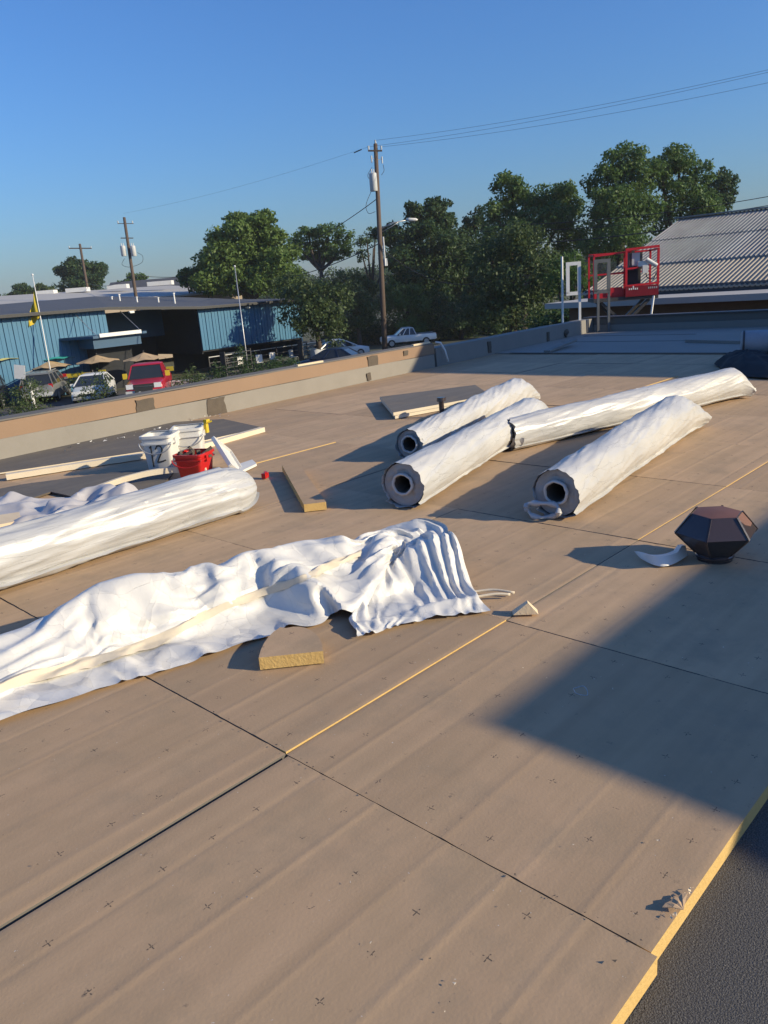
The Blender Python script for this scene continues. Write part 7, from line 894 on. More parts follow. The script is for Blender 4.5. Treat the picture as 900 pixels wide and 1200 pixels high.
-8,-8,-6,-1,1,6,7,-2,5,6,1,0,-1,1,1,-2,2,2,3,1,1,0,-6,-11,2,9,0,-9,-9,-2,0,1,8,-5,-12,-2,0,0,2,6,9,1,-5,-3,5,7,3,-4,-6,-6,-11,1,3,-1,3,2,6,7,5,4,3,0,0,-1,-3,3,5,-11,-5,0,-6,-15,10,10,
3,-4,-8,5,-5,-5,2,-11,-10,-2,3,-1,6,-1,4,0,-3,-1,4,6,8,-3,-6,-4,-12,2,4,-4,0,1,0,12,5,6,3,5,4,0,-1,5,-8,-13,-9,-5,-6,-1,3,5,3,4,1,5,7,-7,-8,-8,-7,4,0,-3,6,3,0,-2,-8,2,5,4,8,2,-7,-3,
-11,3,4,-5,1,4,-5,0,5,7,5,5,7,8,5,-3,-9,-12,-14,-3,-2,1,0,3,2,4,4,1,9,8,-3,-1,-5,-6,0,0,5,6,-2,0,-8,-1,3,5,8,3,-8,-6,-3,8,-7,0,3,1,-6,0,9,8,1,-2,3,8,9,-6,-13,-10,-8,1,2,-1,0,5,6,-3,
3,-2,9,10,-1,-1,-3,-7,0,0,5,7,-2,-3,3,-5,1,6,5,4,-5,-8,5,7,-3,-9,-7,0,6,-2,6,10,-5,-2,-1,2,3,12,-19,-10,-1,2,-1,0,4,-3,6,-7,2,3,9,11,-2,0,-2,-4,-3,1,3,7,0,-5,9,2,-3,0,6,3,-7,2,3,4,6,
-14,-16,3,3,-1,5,9,0,-5,-1,2,5,6,-8,-10,-8,0,2,-1,2,8,-8,-2,5,-6,9,11,-1,-2,-3,-2,-1,2,4,3,0,1,9,3,-3,-2,-4,6,1,-7,2,3,4,-8,-13,1,3,0,6,9,-6,5,-2,3,6,8,-5,-5,-6,-8,-8,1,1,10,3,-5,-9,
-3,10,10,0,-1,-4,2,4,-2,-6,4,1,9,6,0,-6,-2,2,2,3,5,-5,-4,-8,3,-7,1,1,1,5,8,-6,1,11,3,4,12,-3,-5,-5,-6,-6,-7,-6,8,2,-4,-13,0,10,10,3,-4,2,5,5,-2,-6,-7,2,8,5,1,-2,3,2,2,3,3,-2,-5,-7,-9,
-3,0,1,1,5,7,-5,5,8,11,4,13,0,-3,-3,-6,-7,-7,-5,-10,-8,-3,4,-2,2,10,2,1,3,4,5,0,-7,-9,-4,5,2,1,5,0,0,-1,9,7,-5,-9,-8,-10,2,0,2,1,5,7,-5,8,7,10,14,10,5,-5,-5,-5,-5,-6,-3,-2,-6,-10,-16,
-3,9,0,0,1,5,5,4,5,-7,-11,-6,1,6,2,-8,-6,0,8,12,8,2,-8,-10,-13,2,2,1,3,4,3,-3,8,10,8,14,11,7,-7,-11,-9,-5,-6,-1,-3,-2,-5,-12,1,-3,0,2,-6,3,8,4,6,-1,-8,-8,-4,7,2,-4,-11,0,4,9,9,8,-3,
-9,-5,-4,-3,3,3,3,-1,-1,7,15,9,8,4,-1,-4,-12,-9,-6,-3,0,-1,-2,-5,0,-4,-5,-2,-6,-5,1,5,10,7,3,-6,-8,-6,3,5,-5,-10,3,6,8,5,4,4,-1,-1,-2,-5,-4,-3,0,2,3,7,7,5,2,1,-1,-3,-8,-8,-4,1,-8,-5,
0,4,0,-4,-4,0,-6,-3,1,4,6,12,2,-1,-5,-7,-1,6,-6,-2,4,6,6,6,4,4,0,-2,-3,-2,-2,-3,0,2,-3,-4,2,0,2,2,-2,-2,3,-10,-4,4,-4,0,-5,-2,-2,-2,2,4,4,-3,4,7,0,-7,4,2,1,-1,-3,4,-2,7,4,4,6,5,5,4,
4,0,-3,-2,-6,0,-6,-8,-9,5,-4,0,-1,-6,-5,0,3,-2,-1,1,9,0,-5,-2,-4,1,1,2,5,-1,6,-3,-6,-3,0,1,0,1,3,5,4,-4,-1,2,6,5,3,3,4,2,-3,-2,-5,-4,-6,-4,3,5,2,1,2,1,-4,-8,-7,-2,8,-9,6,4,-2,-5,0,3,
1,-3,3,1,-3,-5,-4,-3,1,0,3,2,6,9,0,-7,-8,-1,2,4,3,2,4,3,-2,-3,-3,-2,-2,-2,6,5,6,3,3,-4,-5,-8,-3,8,4,1,-2,-5,-4,0,2,0,-3,-2,-4,1,-1,-6,-2,-1,0,1,1,4,12,9,-3,-8,-7,-2,-1,0,2,4,4,-5,-2,
0,1,1,-1,2,6,1,6,2,-1,-3,-4,-3,3,1,0,1,3,-3,2,-4,-4,2,-3,-1,-8,0,0,-1,4,-1,-2,0,2,11,7,6,-3,-4,-6,2,-1,-2,-3,0,7,0,-5,0,0,0,3,2,2,1,3,3,2,3,5,-7,-7,-5,1,-1,0,4,-4,0,-2,1,2,1,-2,1,0,
0,1,0,0,3,4,3,5,7,1,-5,1,-1,-2,-3,1,-2,0,1,4,-5,0,1,2,1,2,-1,7,10,6,4,-1,-3,-8,-11,-5,0,-1,-1,5,-6,-6,0,-1,5,1,3,0,2,0,2,4,-1,-1,0,4,5,5,-3,0,-3,-2,1,0,2,1,1,0,1,-3,-2,1,1,-1,3,8,10,
8,2,-2,-1,-4,-9,-10,-5,0,-2,2,4,-4,-2,5,3,-1,2,3,2,3,5,5,1,-1,-2,3,3,-3,1,-4,-2,-3,0,-1,1,5,4,2,4,-1,-3,-2,-2,-1,4,7,4,7,6,3,-2,-1,-4,-8,-10,-7,3,4,1,1,0,0,2,1,7,2,2,5,4,5,3,0,-1,-2,
-2,-3,0,-4,-3,-1,0,2,5,2,-7,2,4,5,-1,-4,-1,1,1,3,4,4,5,6,7,-1,-2,-5,-5,-11,-8,7,1,2,1,0,-1,4,4,3,2,5,3,3,2,2,0,-2,-3,-3,-3,-3,-2,-1,3,1,5,3,2,-6,-3,1,6,-1,-1,3,1,0,6,4,3,4,3,1,4,0,-4,
-5,-6,-10,-1,4,3,4,1,1,0,-1,-3,5,6,7,4,3,1,-1,-3,-3,-3,-2,-1,-2,-1,2,4,5,4,2,-3,-2,-3,0,1,1,-1,1,3,3,4,2,1,-1,0,1,4,0,-2,-2,-4,1,5,3,1,-5,3,1,-3,0,1,0,4,11,9,-5,1,0,-2,-4,-1,-1,-2,-1,
4,5,0,2,7,-3,-3,-4,3,-1,2,3,5,4,3,3,0,-2,-7,-4,-3,4,6,3,1,2,-1,1,1,2,-1,-1,3,9,6,4,3,3,-9,-2,-3,4,1,-1,-1,-1,-1,-4,4,-2,0,1,3,8,-3,-4,2,1,4,5,6,7,0,-1,-1,-3,-8,-2,-3,0,5,5,3,7,6,4,3,
-1,11,9,4,3,4,2,3,1,-7,-12,-10,-2,1,0,0,1,1,0,3,3,0,-1,-1,3,2,3,4,0,5,7,4,1,-3,-1,0,-5,-6,-3,-2,6,-4,1,4,5,9,9,7,-1,4,8,10,8,7,7,4,-4,-7,-9,-10,-13,1,2,3,0,3,3,1,2,-1,0,-5,1,1,3,7,5,
4,5,3,-1,-3,-1,0,-6,-4,-4,-1,5,3,-7,2,2,6,8,8,0,6,6,5,10,10,10,-2,-4,-4,-5,-6,-14,-6,1,1,5,3,2,0,-3,-2,3,-3,1,2,1,7,4,3,0,2,4,3,0,-2,-6,-4,-3,-2,3,0,7,-2,-3,0,4,6,15,9,4,3,7,8,0,-2,
-4,-6,-4,-3,-5,-11,-2,-1,0,0,5,-4,0,1,4,-2,2,1,1,5,1,0,1,2,2,3,5,2,-3,-2,-3,-3,-3,6,4,3,3,-2,-2,-4,0,6,4,8,7,-3,4,2,-3,-4,-5,-3,-5,1,-4,-2,-4,-5,-1,5,1,0,-3,2,2,1,-1,3,-1,0,1,1,1,3,
4,2,-4,-3,-2,3,-2,1,3,2,3,2,-4,-1,0,6,5,8,7,-4,-3,1,1,-2,-3,-4,-3,-1,-2,-3,-5,-3,3,2,-1,-3,0,0,1,1,1,0,1,2,-1,0,0,0,1,0,0,1,2,-4,0,0,0,0,1,3,5,-2,-7,4,13,11,7,-4,-3,-3,-3,-2,-2,-2,-2,
-2,-1,-2,-3,-1,-1,0,1,2,4,7,-5,-2,-2,-1,-1,1,2,1,-2,-1,0,-1,0,3,1,-1,0,-1,-2,-1,0,0,1,3,-9,4,14,16,12,0,-1,-2,-2,-5,-6,-5,-2,-2,-2,-3,1,1,1,2,1,4,6,9,1,-2,-3,-5,-7,-6,-2,0,-1,0,-1,0,
1,-1,0,-1,0,-1,-1,2,-1,-2,1,1,0,1,9,15,16,9,-2,-3,-4,-4,-1,-1,-6,-7,-3,1,5,4,1,1,1,8,6,6,2,-4,-5,-6,-7,-8,-7,-2,-1,1,0,0,0,-1,0,-1,0,-1,1,-1,-3,1,3,1,0,0,3,10,14,11,7,1,-1,-1,-1,-1,
-3,-7,-4,0,2,5,4,0,3,1,0,0,2,4,0,-5,-8,-8,-6,-7,-2,0,0,-1,0,0,-1,2,-3,-1,0,0,-2,0,-1,2,5,-1,-3,2,9,12,9,4,0,4,3,2,-1,-4,2,0,-2,-2,-4,2,0,1,0,2,1,2,5,1,-6,-8,-8,-7,-7,-1,0,0,-1,0,2,2,
0,-1,-2,-3,-2,-1,0,1,-2,-1,1,0,5,6,6,5,4,4,3,5,8,-3,-4,-5,-7,0,7,3,0,0,0,-1,1,1,1,4,2,-6,-9,-8,-7,-6,0,-1,1,3,2,2,2,-3,-2,-1,0,-1,0,-1,-3,0,1,4,4,4,6,6,6,4,8,7,-3,-10,-11,-6,-1,9,5,
4,2,1,1,1,0,2,1,1,-2,-1,1,-8,-7,-9,-6,3,3,1,2,1,1,-1,-1,-1,0,-3,-2,-1,0,1,1,3,6,7,8,7,4,4,4,-3,-11,-10,-12,-1,3,2,3,4,3,4,0,-1,1,0,1,-1,-4,-2,6,2,3,2,-3,-5,-6,6,3,0,-1,-1,3,0,-1,-2,
-2,-1,0,0,1,4,8,8,4,6,6,6,-6,-11,-12,-6,-4,-3,1,1,2,3,3,1,1,3,4,-1,0,-3,-6,-5,-1,0,2,4,2,3,3,-4,-4,7,8,5,6,3,0,-1,-4,0,24,-1,-2,-6,2,6,5,6,6,5,-11,-17,-10,9,-1,-4,-8,0,0,6,9,-5,-1,4,
4,2,0,-1,-1,-5,-4,-6,-2,2,3,4,0,-3,-5,-1,1,3,5,9,10,8,7,2,6,-2,-3,-3,3,4,5,5,7,-3,-13,-17,-11,-1,2,2,6,4,5,7,1,-6,-7,-4,2,2,0,1,1,3,0,-5,-5,1,2,-5,-4,-2,0,3,2,2,3,7,8,10,10,2,3,-1,-3,
0,3,5,6,2,-4,-5,-9,-11,-12,4,10,5,2,8,1,1,-2,-5,-6,-5,-4,-2,1,2,2,1,0,2,4,2,2,1,0,-1,-1,1,3,2,3,2,3,8,3,-2,5,2,-1,-2,4,3,0,-5,-6,-6,-9,-8,-2,5,8,7,5,4,4,-3,0,-1,-3,-5,-5,-2,-2,-1,1,
1,0,4,5,6,5,3,2,2,0,2,2,0,0,1,1,-1,-4,-4,0,2,3,1,1,-1,-2,-2,-6,-7,-7,-5,-1,3,4,6,5,5,6,7,-1,-3,-4,-4,-4,-4,-3,-2,-1,1,0,3,5,6,4,4,4,1,0,0,-1,1,0,2,0,-3,-4,-4,-5,1,0,0,2,1,3,1,-4,-6,
-6,-3,-2,5,5,5,5,5,5,7,-1,-2,-3,-2,-3,-3,-4,-3,-5,-2,-2,2,4,6,4,4,3,3,1,0,0,0,0,-2,-2,-3,-7,-7,-12,1,1,2,3,3,2,4,3,-2,-4,-1,-1,2,5,7,6,5,4,2,-1,0,-1,-2,-3,-4,-5,-2,-2,-6,-7,-5,-1,0,
0,3,4,4,5,-2,-3,-1,-2,-1,-1,0,-3,-4,-8,2,1,3,2,2,4,5,4,4,5,0,0,2,3,4,7,6,2,3,-1,-1,-2,-2,-2,-2,-5,-10,-8,-6,-8,-5,-2,-1,0,0,-2,-1,-1,1,5,-4,-1,-2,-1,-1,-2,0,-4,1,-1,1,2,3,4,4,6,5,7,
7,7,6,2,4,2,6,3,3,0,0,-3,-5,-3,-6,-8,-8,-4,-7,-9,-10,-7,0,-3,-3,-1,0,0,-1,1,2,3,-4,-1,-2,-2,-1,-8,0,1,1,2,2,3,4,5,5,6,9,8,9,8,6,5,3,0,-1,-3,-3,-2,-1,-2,-6,-7,-7,-9,-11,-10,-8,-3,1,0,
0,-1,0,-4,-1,0,1,1,2,0,-4,-1,1,-1,1,1,5,1,-1,-1,2,3,3,3,4,4,5,5,5,6,3,1,-2,-2,-2,-2,-2,-5,-2,-1,-5,-9,-9,-4,-3,-1,0,-1,1,2,1,-2,-1,1,0,-1,3,2,0,-4,-1,0,1,0,-2,5,-3,0,0,1,1,2,1,1,2,2,
4,3,1,4,-3,-4,0,1,0,-2,-1,-1,-5,-4,-2,-1,-1,0,3,3,1,0,-1,-1,-1,0,0,1,-1,-1,2,3,-3,])
P[..., 2] -= .006
o = creased('crumpled_sheet', P, M['poly_lav'], None, .5, 30)
tag(o, 'pale grey crumpled plastic sheet behind the long wrapped roll on the left', 'plastic sheet')

# ------------------------------------------------------------------ wrapped rolls
def wrapped_roll(name, label, p0, p1, r0, r1, seed, group, mt='film', open_end=True, tail=0., amp=1., twist=1.2, bow=0., core=True, skirt=.03, sharp=70):
    p0 = Vector((*p0, 0)); p1 = Vector((*p1, 0)); d = (p1 - p0).normalized(); s_ = Vector((-d.y, d.x, 0)); L = (p1 - p0).length
    t = thing(name, label, 'roll', p0, math.atan2(d.y, d.x), group)
    q = MB(); NL, NR = int(L / .019), 84; rings = []
    for i in range(NL + 1):
        u = i / NL; x = u * L; r = r0 + (r1 - r0) * u; ring = []
        fl_ = 1.0; cy = bow * math.sin(u * math.pi)
        if tail and u > 1 - tail: k = (u - 1 + tail) / tail; fl_ = 1 - .55 * k ** 1.6
        if not open_end and u < .06: k = 1 - u / .06; fl_ *= math.sqrt(max(.02, 1 - (k * .92) ** 2))
        for a in range(NR):
            th = 2 * math.pi * a / NR
            ca, sa = math.cos(th), math.sin(th); tw = th + twist * x + seed
            c5 = Vector((x * .9 + seed * 5, 1.7 * math.cos(tw), 1.7 * math.sin(tw)))
            big = noise.noise(Vector((x * 1.7 + seed, ca * 1.1, sa * 1.1))) * .010
            n1 = 1 - abs(noise.noise(c5 * 1.6)) * 2; n2 = 1 - abs(noise.noise(Vector((x * 1.9 + seed, 3.6 * math.cos(tw * 1), 3.6 * math.sin(tw))) + Vector((7, 3, 1)))) * 2
            w = amp * (.007 * max(0, n1) ** 2.5 + .0035 * max(0, n2) ** 3)
            n3 = noise.noise(Vector((x * 9 + seed, 7 * math.cos(tw), 7 * math.sin(tw)))) * .0012 * amp
            rr = (r + big * amp + w + n3) 
            y = rr * ca; z = rr * sa
            if tail and fl_ < 1: z = z * fl_; y = y * (1 + .35 * (1 - fl_)); z += noise.noise(Vector((x * 6, a * .3, seed))) * .03 * (1 - fl_)
            if not open_end and u < .06: y *= fl_; z *= fl_
            zz = r * (fl_ if tail else 1) + z if not (not open_end and u < .06) else r * .92 + z
            if sa < -.72: y += ca * skirt * 1.2
            zz = max(.004 + .003 * abs(noise.noise(Vector((x * 8, ca * 3, seed)))), zz)
            dx = (-.018 + .03 * noise.noise(Vector((ca * 3.5, sa * 3.5, seed))) + .012 * noise.noise(Vector((ca * 11, sa * 11, seed)))) if (i == 0 and open_end) else (.03 * noise.noise(Vector((ca * 4, sa * 4, seed + u))) if i == NL else 0)
            ring.append((x + dx, y + cy, zz))
        rings.append(ring)
    q.loft(rings, (not open_end, True)); obj('film', q, M[mt], t, False, sharp)
    if open_end:
        r = r0 * .965; rings = []
        for k in range(9):
            rr = r * (1 - k / 8) + .062 * (k / 8)
            rings.append([(.012 + .02 * noise.noise(Vector((rr * 30, math.cos(a) * 3, math.sin(a) * 3 + seed))) * (1 - abs(k / 4 - 1)), rr * math.cos(a), max(.006, r0 + rr * math.sin(a))) for a in [2 * math.pi * j / 48 for j in range(48)]])
        q = MB(); q.loft(rings[::-1], (False, False)); obj('roll_end', q, M['end_grey'], t, False, 50)
        if core:
            q = MB(); NRg = 40; rs = []
            for xx, rr in ((.35, .056), (.0, .057), (-.010, .058), (-.014, .062), (-.006, .064), (.03, .064)):
                rs.append([(xx, rr * math.cos(2 * math.pi * j / NRg), r0 + .01 + rr * math.sin(2 * math.pi * j / NRg)) for j in range(NRg)])
            q.loft(rs[::-1], (False, True)); obj('core_tube', q, M['core'], t, False, 50)
            q = MB(); rs = []
            for k in range(11):
                ph = math.pi * 2 * k / 10
                rs.append([(-.012 + .014 * math.cos(ph) + .008 * noise.noise(Vector((3 * math.cos(a), 3 * math.sin(a), seed))), (.068 + .009 * math.sin(ph) + .005 * noise.noise(Vector((2.4 * math.cos(a), 2.4 * math.sin(a), seed + 4)))) * math.cos(a), r0 + .008 + (.068 + .009 * math.sin(ph) + .005 * noise.noise(Vector((2.4 * math.cos(a), 2.4 * math.sin(a), seed + 4)))) * math.sin(a)) for a in [2 * math.pi * j / 40 for j in range(40)]])
            q.loft(rs, (False, False)); obj('film_collar', q, M['core_rim'], t, False, 60)
    return t
G = 'film-wrapped membrane rolls lying on the roof'
rR = wrapped_roll('membrane_roll', 'nearest wrapped roll on the right, open core facing us above a loose loop of film', (3.86, 2.375), (6.74, 2.82), .146, .168, 1.3, G, tail=.16, twist=.9, skirt=.035, amp=1.1)
q = MB()  # loop of clear film hanging from its mouth
lp = [Vector((-.03, .02 + .11 * math.cos(a), .05 + .045 * math.sin(a))) for a in [2 * math.pi * k / 24 for k in range(25)]]
for k, p in enumerate(lp): p.x += -.02 + .02 * math.sin(k * .9); p.y += .05
q.tube(lp, [.015 + .006 * math.sin(k * 1.7) for k in range(25)], 8); obj('film_loop', q, M['film_grey'], rR, False, 60)
rM = wrapped_roll('membrane_roll', 'long wrapped roll reaching to the far right, dark near end half covered by film', (5.30, 3.72), (8.42, 2.98), .128, .158, 4.7, G, twist=.5, tail=.05, core=False, amp=1.0)
q = MB(); q.ball((-.005, .0, .13), (.03, .085, .085), 8); obj('dark_core', q, M['core'], rM, False, True)
q = MB(); rs = []
for k in range(8):
    rs.append([(-.03 + .012 * k + .01 * noise.noise(Vector((a * 2, k, 1))), (.10 + .007 * k) * math.cos(a), .13 + (.10 + .005 * k) * math.sin(a)) for a in [math.pi * (1.05 + .95 * j / 16) for j in range(17)]])
q.loft(rs, (False, False), closed=False); obj('film_flap', q, M['film_grey'], rM, False, 60)
rL = wrapped_roll('membrane_roll', 'wrapped roll left of the middle with a round grey end and white collar', (3.58, 3.34), (6.40, 4.12), .148, .146, 8.1, G, tail=.10, twist=.8, amp=1.0)
rB = wrapped_roll('membrane_roll', 'lumpy wrapped roll behind the grey-ended one, beside the short pipe', (4.66, 4.24), (7.50, 5.02), .125, .155, 12.9, G, tail=.10, twist=1.5, amp=1.3)
rF = wrapped_roll('membrane_roll', 'long thick roll in glossy film on the left, closed rounded right end', (3.12, 4.36), (-.6, 4.20), .150, .152, 17.2, G, mt='film_grey', open_end=False, twist=.35, amp=1.6, skirt=.05)

# ------------------------------------------------------------------ buckets and scraps round them
def square_pail(name, label, c, w, h, rz, mt, group=None, handle=True, contents=None):
    t = thing(name, label, 'bucket', c, rz, group)
    def ring(wd, z, cr=.25):
        out = []
        for k in range(4):
            for a in range(5):
                th = math.pi / 2 * k + math.pi / 2 * a / 4; sx, sy = ((1, 1), (-1, 1), (-1, -1), (1, -1))[k]
                out.append((sx * wd * (1 - cr) + wd * cr * math.cos(th), sy * wd * (1 - cr) + wd * cr * math.sin(th), z))
        return out
    b, tp_ = w * .41, w * .5; q = MB()
    q.loft([ring(b * .95, 0), ring(b, .012), ring(tp_, h), ring(tp_ * .965, h), ring(b * .95, .02)], (True, True)); obj('body', q, mt, t, False, 40)
    q = MB(); q.loft([ring(tp_ * 1.0, h * .80), ring(tp_ * 1.07, h * .80), ring(tp_ * 1.07, h * .845), ring(tp_ * 1.0, h * .85)], (False, False)); obj('band', q, mt, t, False, 40)
    q = MB(); q.loft([ring(tp_ * .97, h * .985), ring(tp_ * 1.075, h * .965), ring(tp_ * 1.08, h + .012), ring(tp_ * .96, h + .012)], (False, False)); obj('rim', q, mt, t, False, 40)
    if handle:
        q = MB(); q.tube([(tp_ * 1.08 * math.cos(a), -tp_ * (1.05 + .18 * math.sin(a)), h * .86 - h * .30 * math.sin(a)) for a in [math.pi * k / 14 for k in range(15)]], .005, 6); obj('handle', q, M['steel'] if mt is not M['red_pl'] else mt, t, False, True)
        for sx in (-1, 1): q = MB(); q.box((sx * tp_ * 1.06, -tp_ * .2, h * .84), (.02, .05, .05)); obj('handle_lug', q, mt, t)
    return t
bu1 = square_pail('pail', 'white square pail marked 12 in black, in front of the other white pail', at(194, 551), .262, .315, R(-52), M['white_pl'], 'white pails')
for nm, strokes in (('digit', [[(-.045, .235), (-.05, .10)], [(-.06, .225), (-.045, .238)]]), ('digit', [[(-.01, .21), (.012, .24), (.04, .235), (.05, .205), (.03, .165), (-.005, .105), (.01, .10), (.06, .112)]])):
    q = MB()
    for st in strokes:
        pp = catmull([(x, 0, z) for x, z in st], 14) if len(st) > 2 else [Vector((x, 0, z)) for x, z in st]
        for a, b in zip(pp, pp[1:]):
            def fc(p): return Vector((p.x, -(.262 * (.41 + .09 * p.z / .315)) - .004, p.z))
            q.bar(fc(a), fc(b) + (fc(b) - fc(a)) * .3, .011, .003, up=(0, -1, .1))
    obj(nm, q, M['black'], bu1)
bu2 = square_pail('pail', 'white square pail behind the one marked 12, a yellow tool over its rim', bu1.location + Vector((.29, .02, 0)), .262, .32, R(-40), M['white_pl'], 'white pails')
q = MB(); c = bu2.location + Vector((.13, -.10, .31)); q.box(c, (.035, .025, .10), R(20)); q.box(c + Vector((.01, .0, .05)), (.05, .035, .035), R(20)); q.cyl(c + Vector((.01, -.02, .04)), c + Vector((.04, -.04, .05)), .008, 8)
tag(obj('tape_tool', q, M['yellow']), 'small yellow tool hanging on the rim of the rear white pail', 'tool')
rc = square_pail('crate', 'red plastic square pail full of scraps beside the white pails', at(231, 559), .245, .20, R(-62), M['red_pl'])
rc['category'] = 'bucket'; rc.name = 'red_pail'
q = MB()
for k in range(14):
    c = Vector((random.uniform(-.1, .1), random.uniform(-.1, .1), .175 + random.uniform(0, .03)))
    q.bar(c, c + Vector((random.uniform(-.07, .07), random.uniform(-.07, .07), random.uniform(-.01, .05))), .03, .02)
o = obj('scrap', q, M['tar'], None, False)
o.location = Vector(rc.location) + Vector((0, 0, .16)); tag(o, 'pile of dark offcuts filling the red pail', 'scraps', kind='stuff')
la, lb_ = at(262, 549) + Vector((0, 0, .20)), at(279, 556) + Vector((0, 0, .012))
lid = thing('loose_lid', 'white square lid leaning beside the red pail', 'lid', (lb_.x, lb_.y, 0))
d_ = (lb_ - la).normalized(); w_ = Vector((.62, .78, 0)); w_ = (w_ - d_ * w_.dot(d_)).normalized(); n_ = w_.cross(d_).normalized(); rot = Matrix((d_, w_, n_)).transposed(); L_ = (lb_ - la).length; lm = (la + lb_) / 2
q = MB(); q.box(lm, (L_, .25, .014), rot=rot); obj('plate', q, M['white_pl'], lid, True)
for sx, sy, a, b in ((1, 0, .016, .25), (-1, 0, .016, .25), (0, 1, L_, .016), (0, -1, L_, .016)): q = MB(); q.box(lm + rot @ Vector((sx * L_ / 2, sy * .125, -.012)), (a, b, .030), rot=rot); obj('rim', q, M['white_pl'], lid, True)
def flat_piece(name, label, cat, pts, z0, th, mt, mt2=None, group=None, jit=0.):
    q = MB(); q.prism([(p.x, p.y) for p in pts], z0, z0 + th, 0, 1 if mt2 else None)
    if jit: q.jitter(jit, 8)
    return tag(obj(name, q, [mt, mt2] if mt2 else mt), label, cat, group)
flat_piece('foam_offcut', 'white flat scrap lying under the leaning lid', 'foam offcut', [at(262, 552), at(296, 541), at(301, 546), at(272, 560)], .0, .02, M['white_pl'])
def strip(name, label, p, r, w, th, mt, group=None):
    q = MB(); rings = []; pts = catmull(p, 24) if len(p) > 2 else [Vector(a).lerp(Vector(b), k / 8) for a, b in [p] for k in range(9)]
    for i, c in enumerate(pts):
        t = (pts[min(i + 1, len(pts) - 1)] - pts[max(i - 1, 0)]).normalized(); s_ = Vector((-t.y, t.x, 0)).normalized(); u_ = t.cross(s_) * -1
        u_ = s_.cross(t) * -1 if u_.z < 0 else u_
        rings.append([c - s_ * w / 2, c + s_ * w / 2, c + s_ * w / 2 + Vector((0, 0, th)), c - s_ * w / 2 + Vector((0, 0, th))])
    q.loft(rings); q.jitter(.002, 9)
    return tag(obj(name, q, mt, None, False, 40), label, 'timber strip', group)
SG = 'pale strips lying by the pails'
strip('timber_strip', 'pale timber strip running left of the pails towards the picture edge', [tuple(at(8, 562)), tuple(at(90, 549)), tuple(at(176, 536))], 0, .07, .05, M['cream'], SG)
strip('timber_strip', 'pale timber strip pointing right from behind the pails', [tuple(at(222, 530)), tuple(at(308, 506))], 0, .07, .05, M['cream'], SG)
bp_ = [at(100, 582), at(150, 571), at(200, 563), at(243, 560)]
strip('timber_strip', 'bowed cream strip in front of the pails, arching off the roof', [(bp_[0].x, bp_[0].y, .005), (bp_[1].x, bp_[1].y, .05), (bp_[2].x, bp_[2].y, .065), (bp_[3].x, bp_[3].y, .04)], 0, .035, .045, M['cream'], SG)
flat_piece('foam_offcut', 'thin pale yellow offcut under the bowed strip', 'foam offcut', [at(186, 573), at(222, 569), at(228, 574), at(196, 580)], .0, .018, M['foam_pale'])
flat_piece('cover_sheet', 'dark grey sheet lying along the foot of the parapet', 'cover board', [at(-30, 560), at(210, 524), at(308, 502), at(262, 492), at(178, 497), at(-30, 545)], -.001, .012, M['facer_grey'], M['cream'])
flat_piece('cover_sheet', 'dark grey sheet under and left of the white pails', 'cover board', [at(-40, 582), at(28, 569), at(150, 553), at(205, 553), at(190, 572), at(90, 585), at(60, 578), at(20, 592)], .000, .014, M['facer_grey'], M['tar'])
flat_piece('foam_offcut', 'pale block with a red tip cut off by the left edge, before the crumpled sheet', 'foam offcut', [at(-40, 636), at(27, 622), at(25, 612), at(-40, 622)], 0, .075, M['foam_pale'], jit=.003)
q = MB(); c = at(311, 560); q.box(c + Vector((0, 0, .02)), (.06, .035, .04), R(25)); q.box(c + Vector((.01, 0, .036)), (.05, .02, .025), R(60)); tag(obj('red_clamp', q, M['red_pl']), 'small red plastic piece behind the closed end of the long roll', 'clamp')
# brown offcut plank
pk = [at(331, 552), at(357, 600), at(383, 597), at(352, 552)]
q = MB(); q.prism([(p.x, p.y) for p in pk], 0, .052, 0, 1); tag(obj('board_offcut', q, [M['facer'], M['foam']]), 'long brown board offcut pointing at us between the rolls', 'board offcut')
# half-round offcut
c0, c1 = at(305, 785), at(380, 777); ax = (c1 - c0); md = (c0 + c1) / 2; nrm = Vector((-ax.y, ax.x, 0)).normalized()
arc = [md + ax * .5 * math.cos(a) * -1 * (1 if a < 1.6 else 1) + nrm * .26 * math.sin(a) * (1.15 if a < 1.2 else 1) for a in [math.pi * k / 14 for k in range(15)]]
q = MB(); q.prism([(p.x, p.y) for p in arc], 0, .052, 0, 1); tag(obj('board_offcut', q, [M['facer'], M['foam']]), 'half-round insulation offcut with yellow foam side, before the white tarp', 'board offcut')
# small pointed offcut
q = MB(); b0, b1 = at(601, 721), at(631, 720); w = (b1 - b0); dd = Vector((-w.y, w.x, 0)).normalized() * .05
q.add([b0, b1, (b0 + b1) / 2 + w * .1 + Vector((0, 0, .055)), b0 + dd, b1 + dd, (b0 + b1) / 2 + w * .1 + dd * .8 + Vector((0, 0, .05))], [(0, 1, 2), (5, 4, 3), (0, 2, 5, 3), (1, 4, 5, 2), (0, 3, 4, 1)])
tag(obj('foam_offcut', q, M['foam_pale']), 'small pointed foam wedge right of the tarp bunch', 'foam offcut')
for k, (pa, pb, pc) in enumerate((((551, 697), (578, 696), (603, 698)), ((554, 703), (580, 701), (598, 700)))):
    q = MB(); q.tube(catmull([at(*pa) + Vector((0, 0, .012)), at(*pb) + Vector((0, 0, .02)), at(*pc) + Vector((0, 0, .014))], 10), .007, 6)
    tag(obj('peeled_strip', q, M['cream'], None, False, True), ('curled cream sliver beside the tarp bunch, the upper of two' if k == 0 else 'curled cream sliver beside the tarp bunch, the lower of two'), 'scrap', 'peeled slivers')
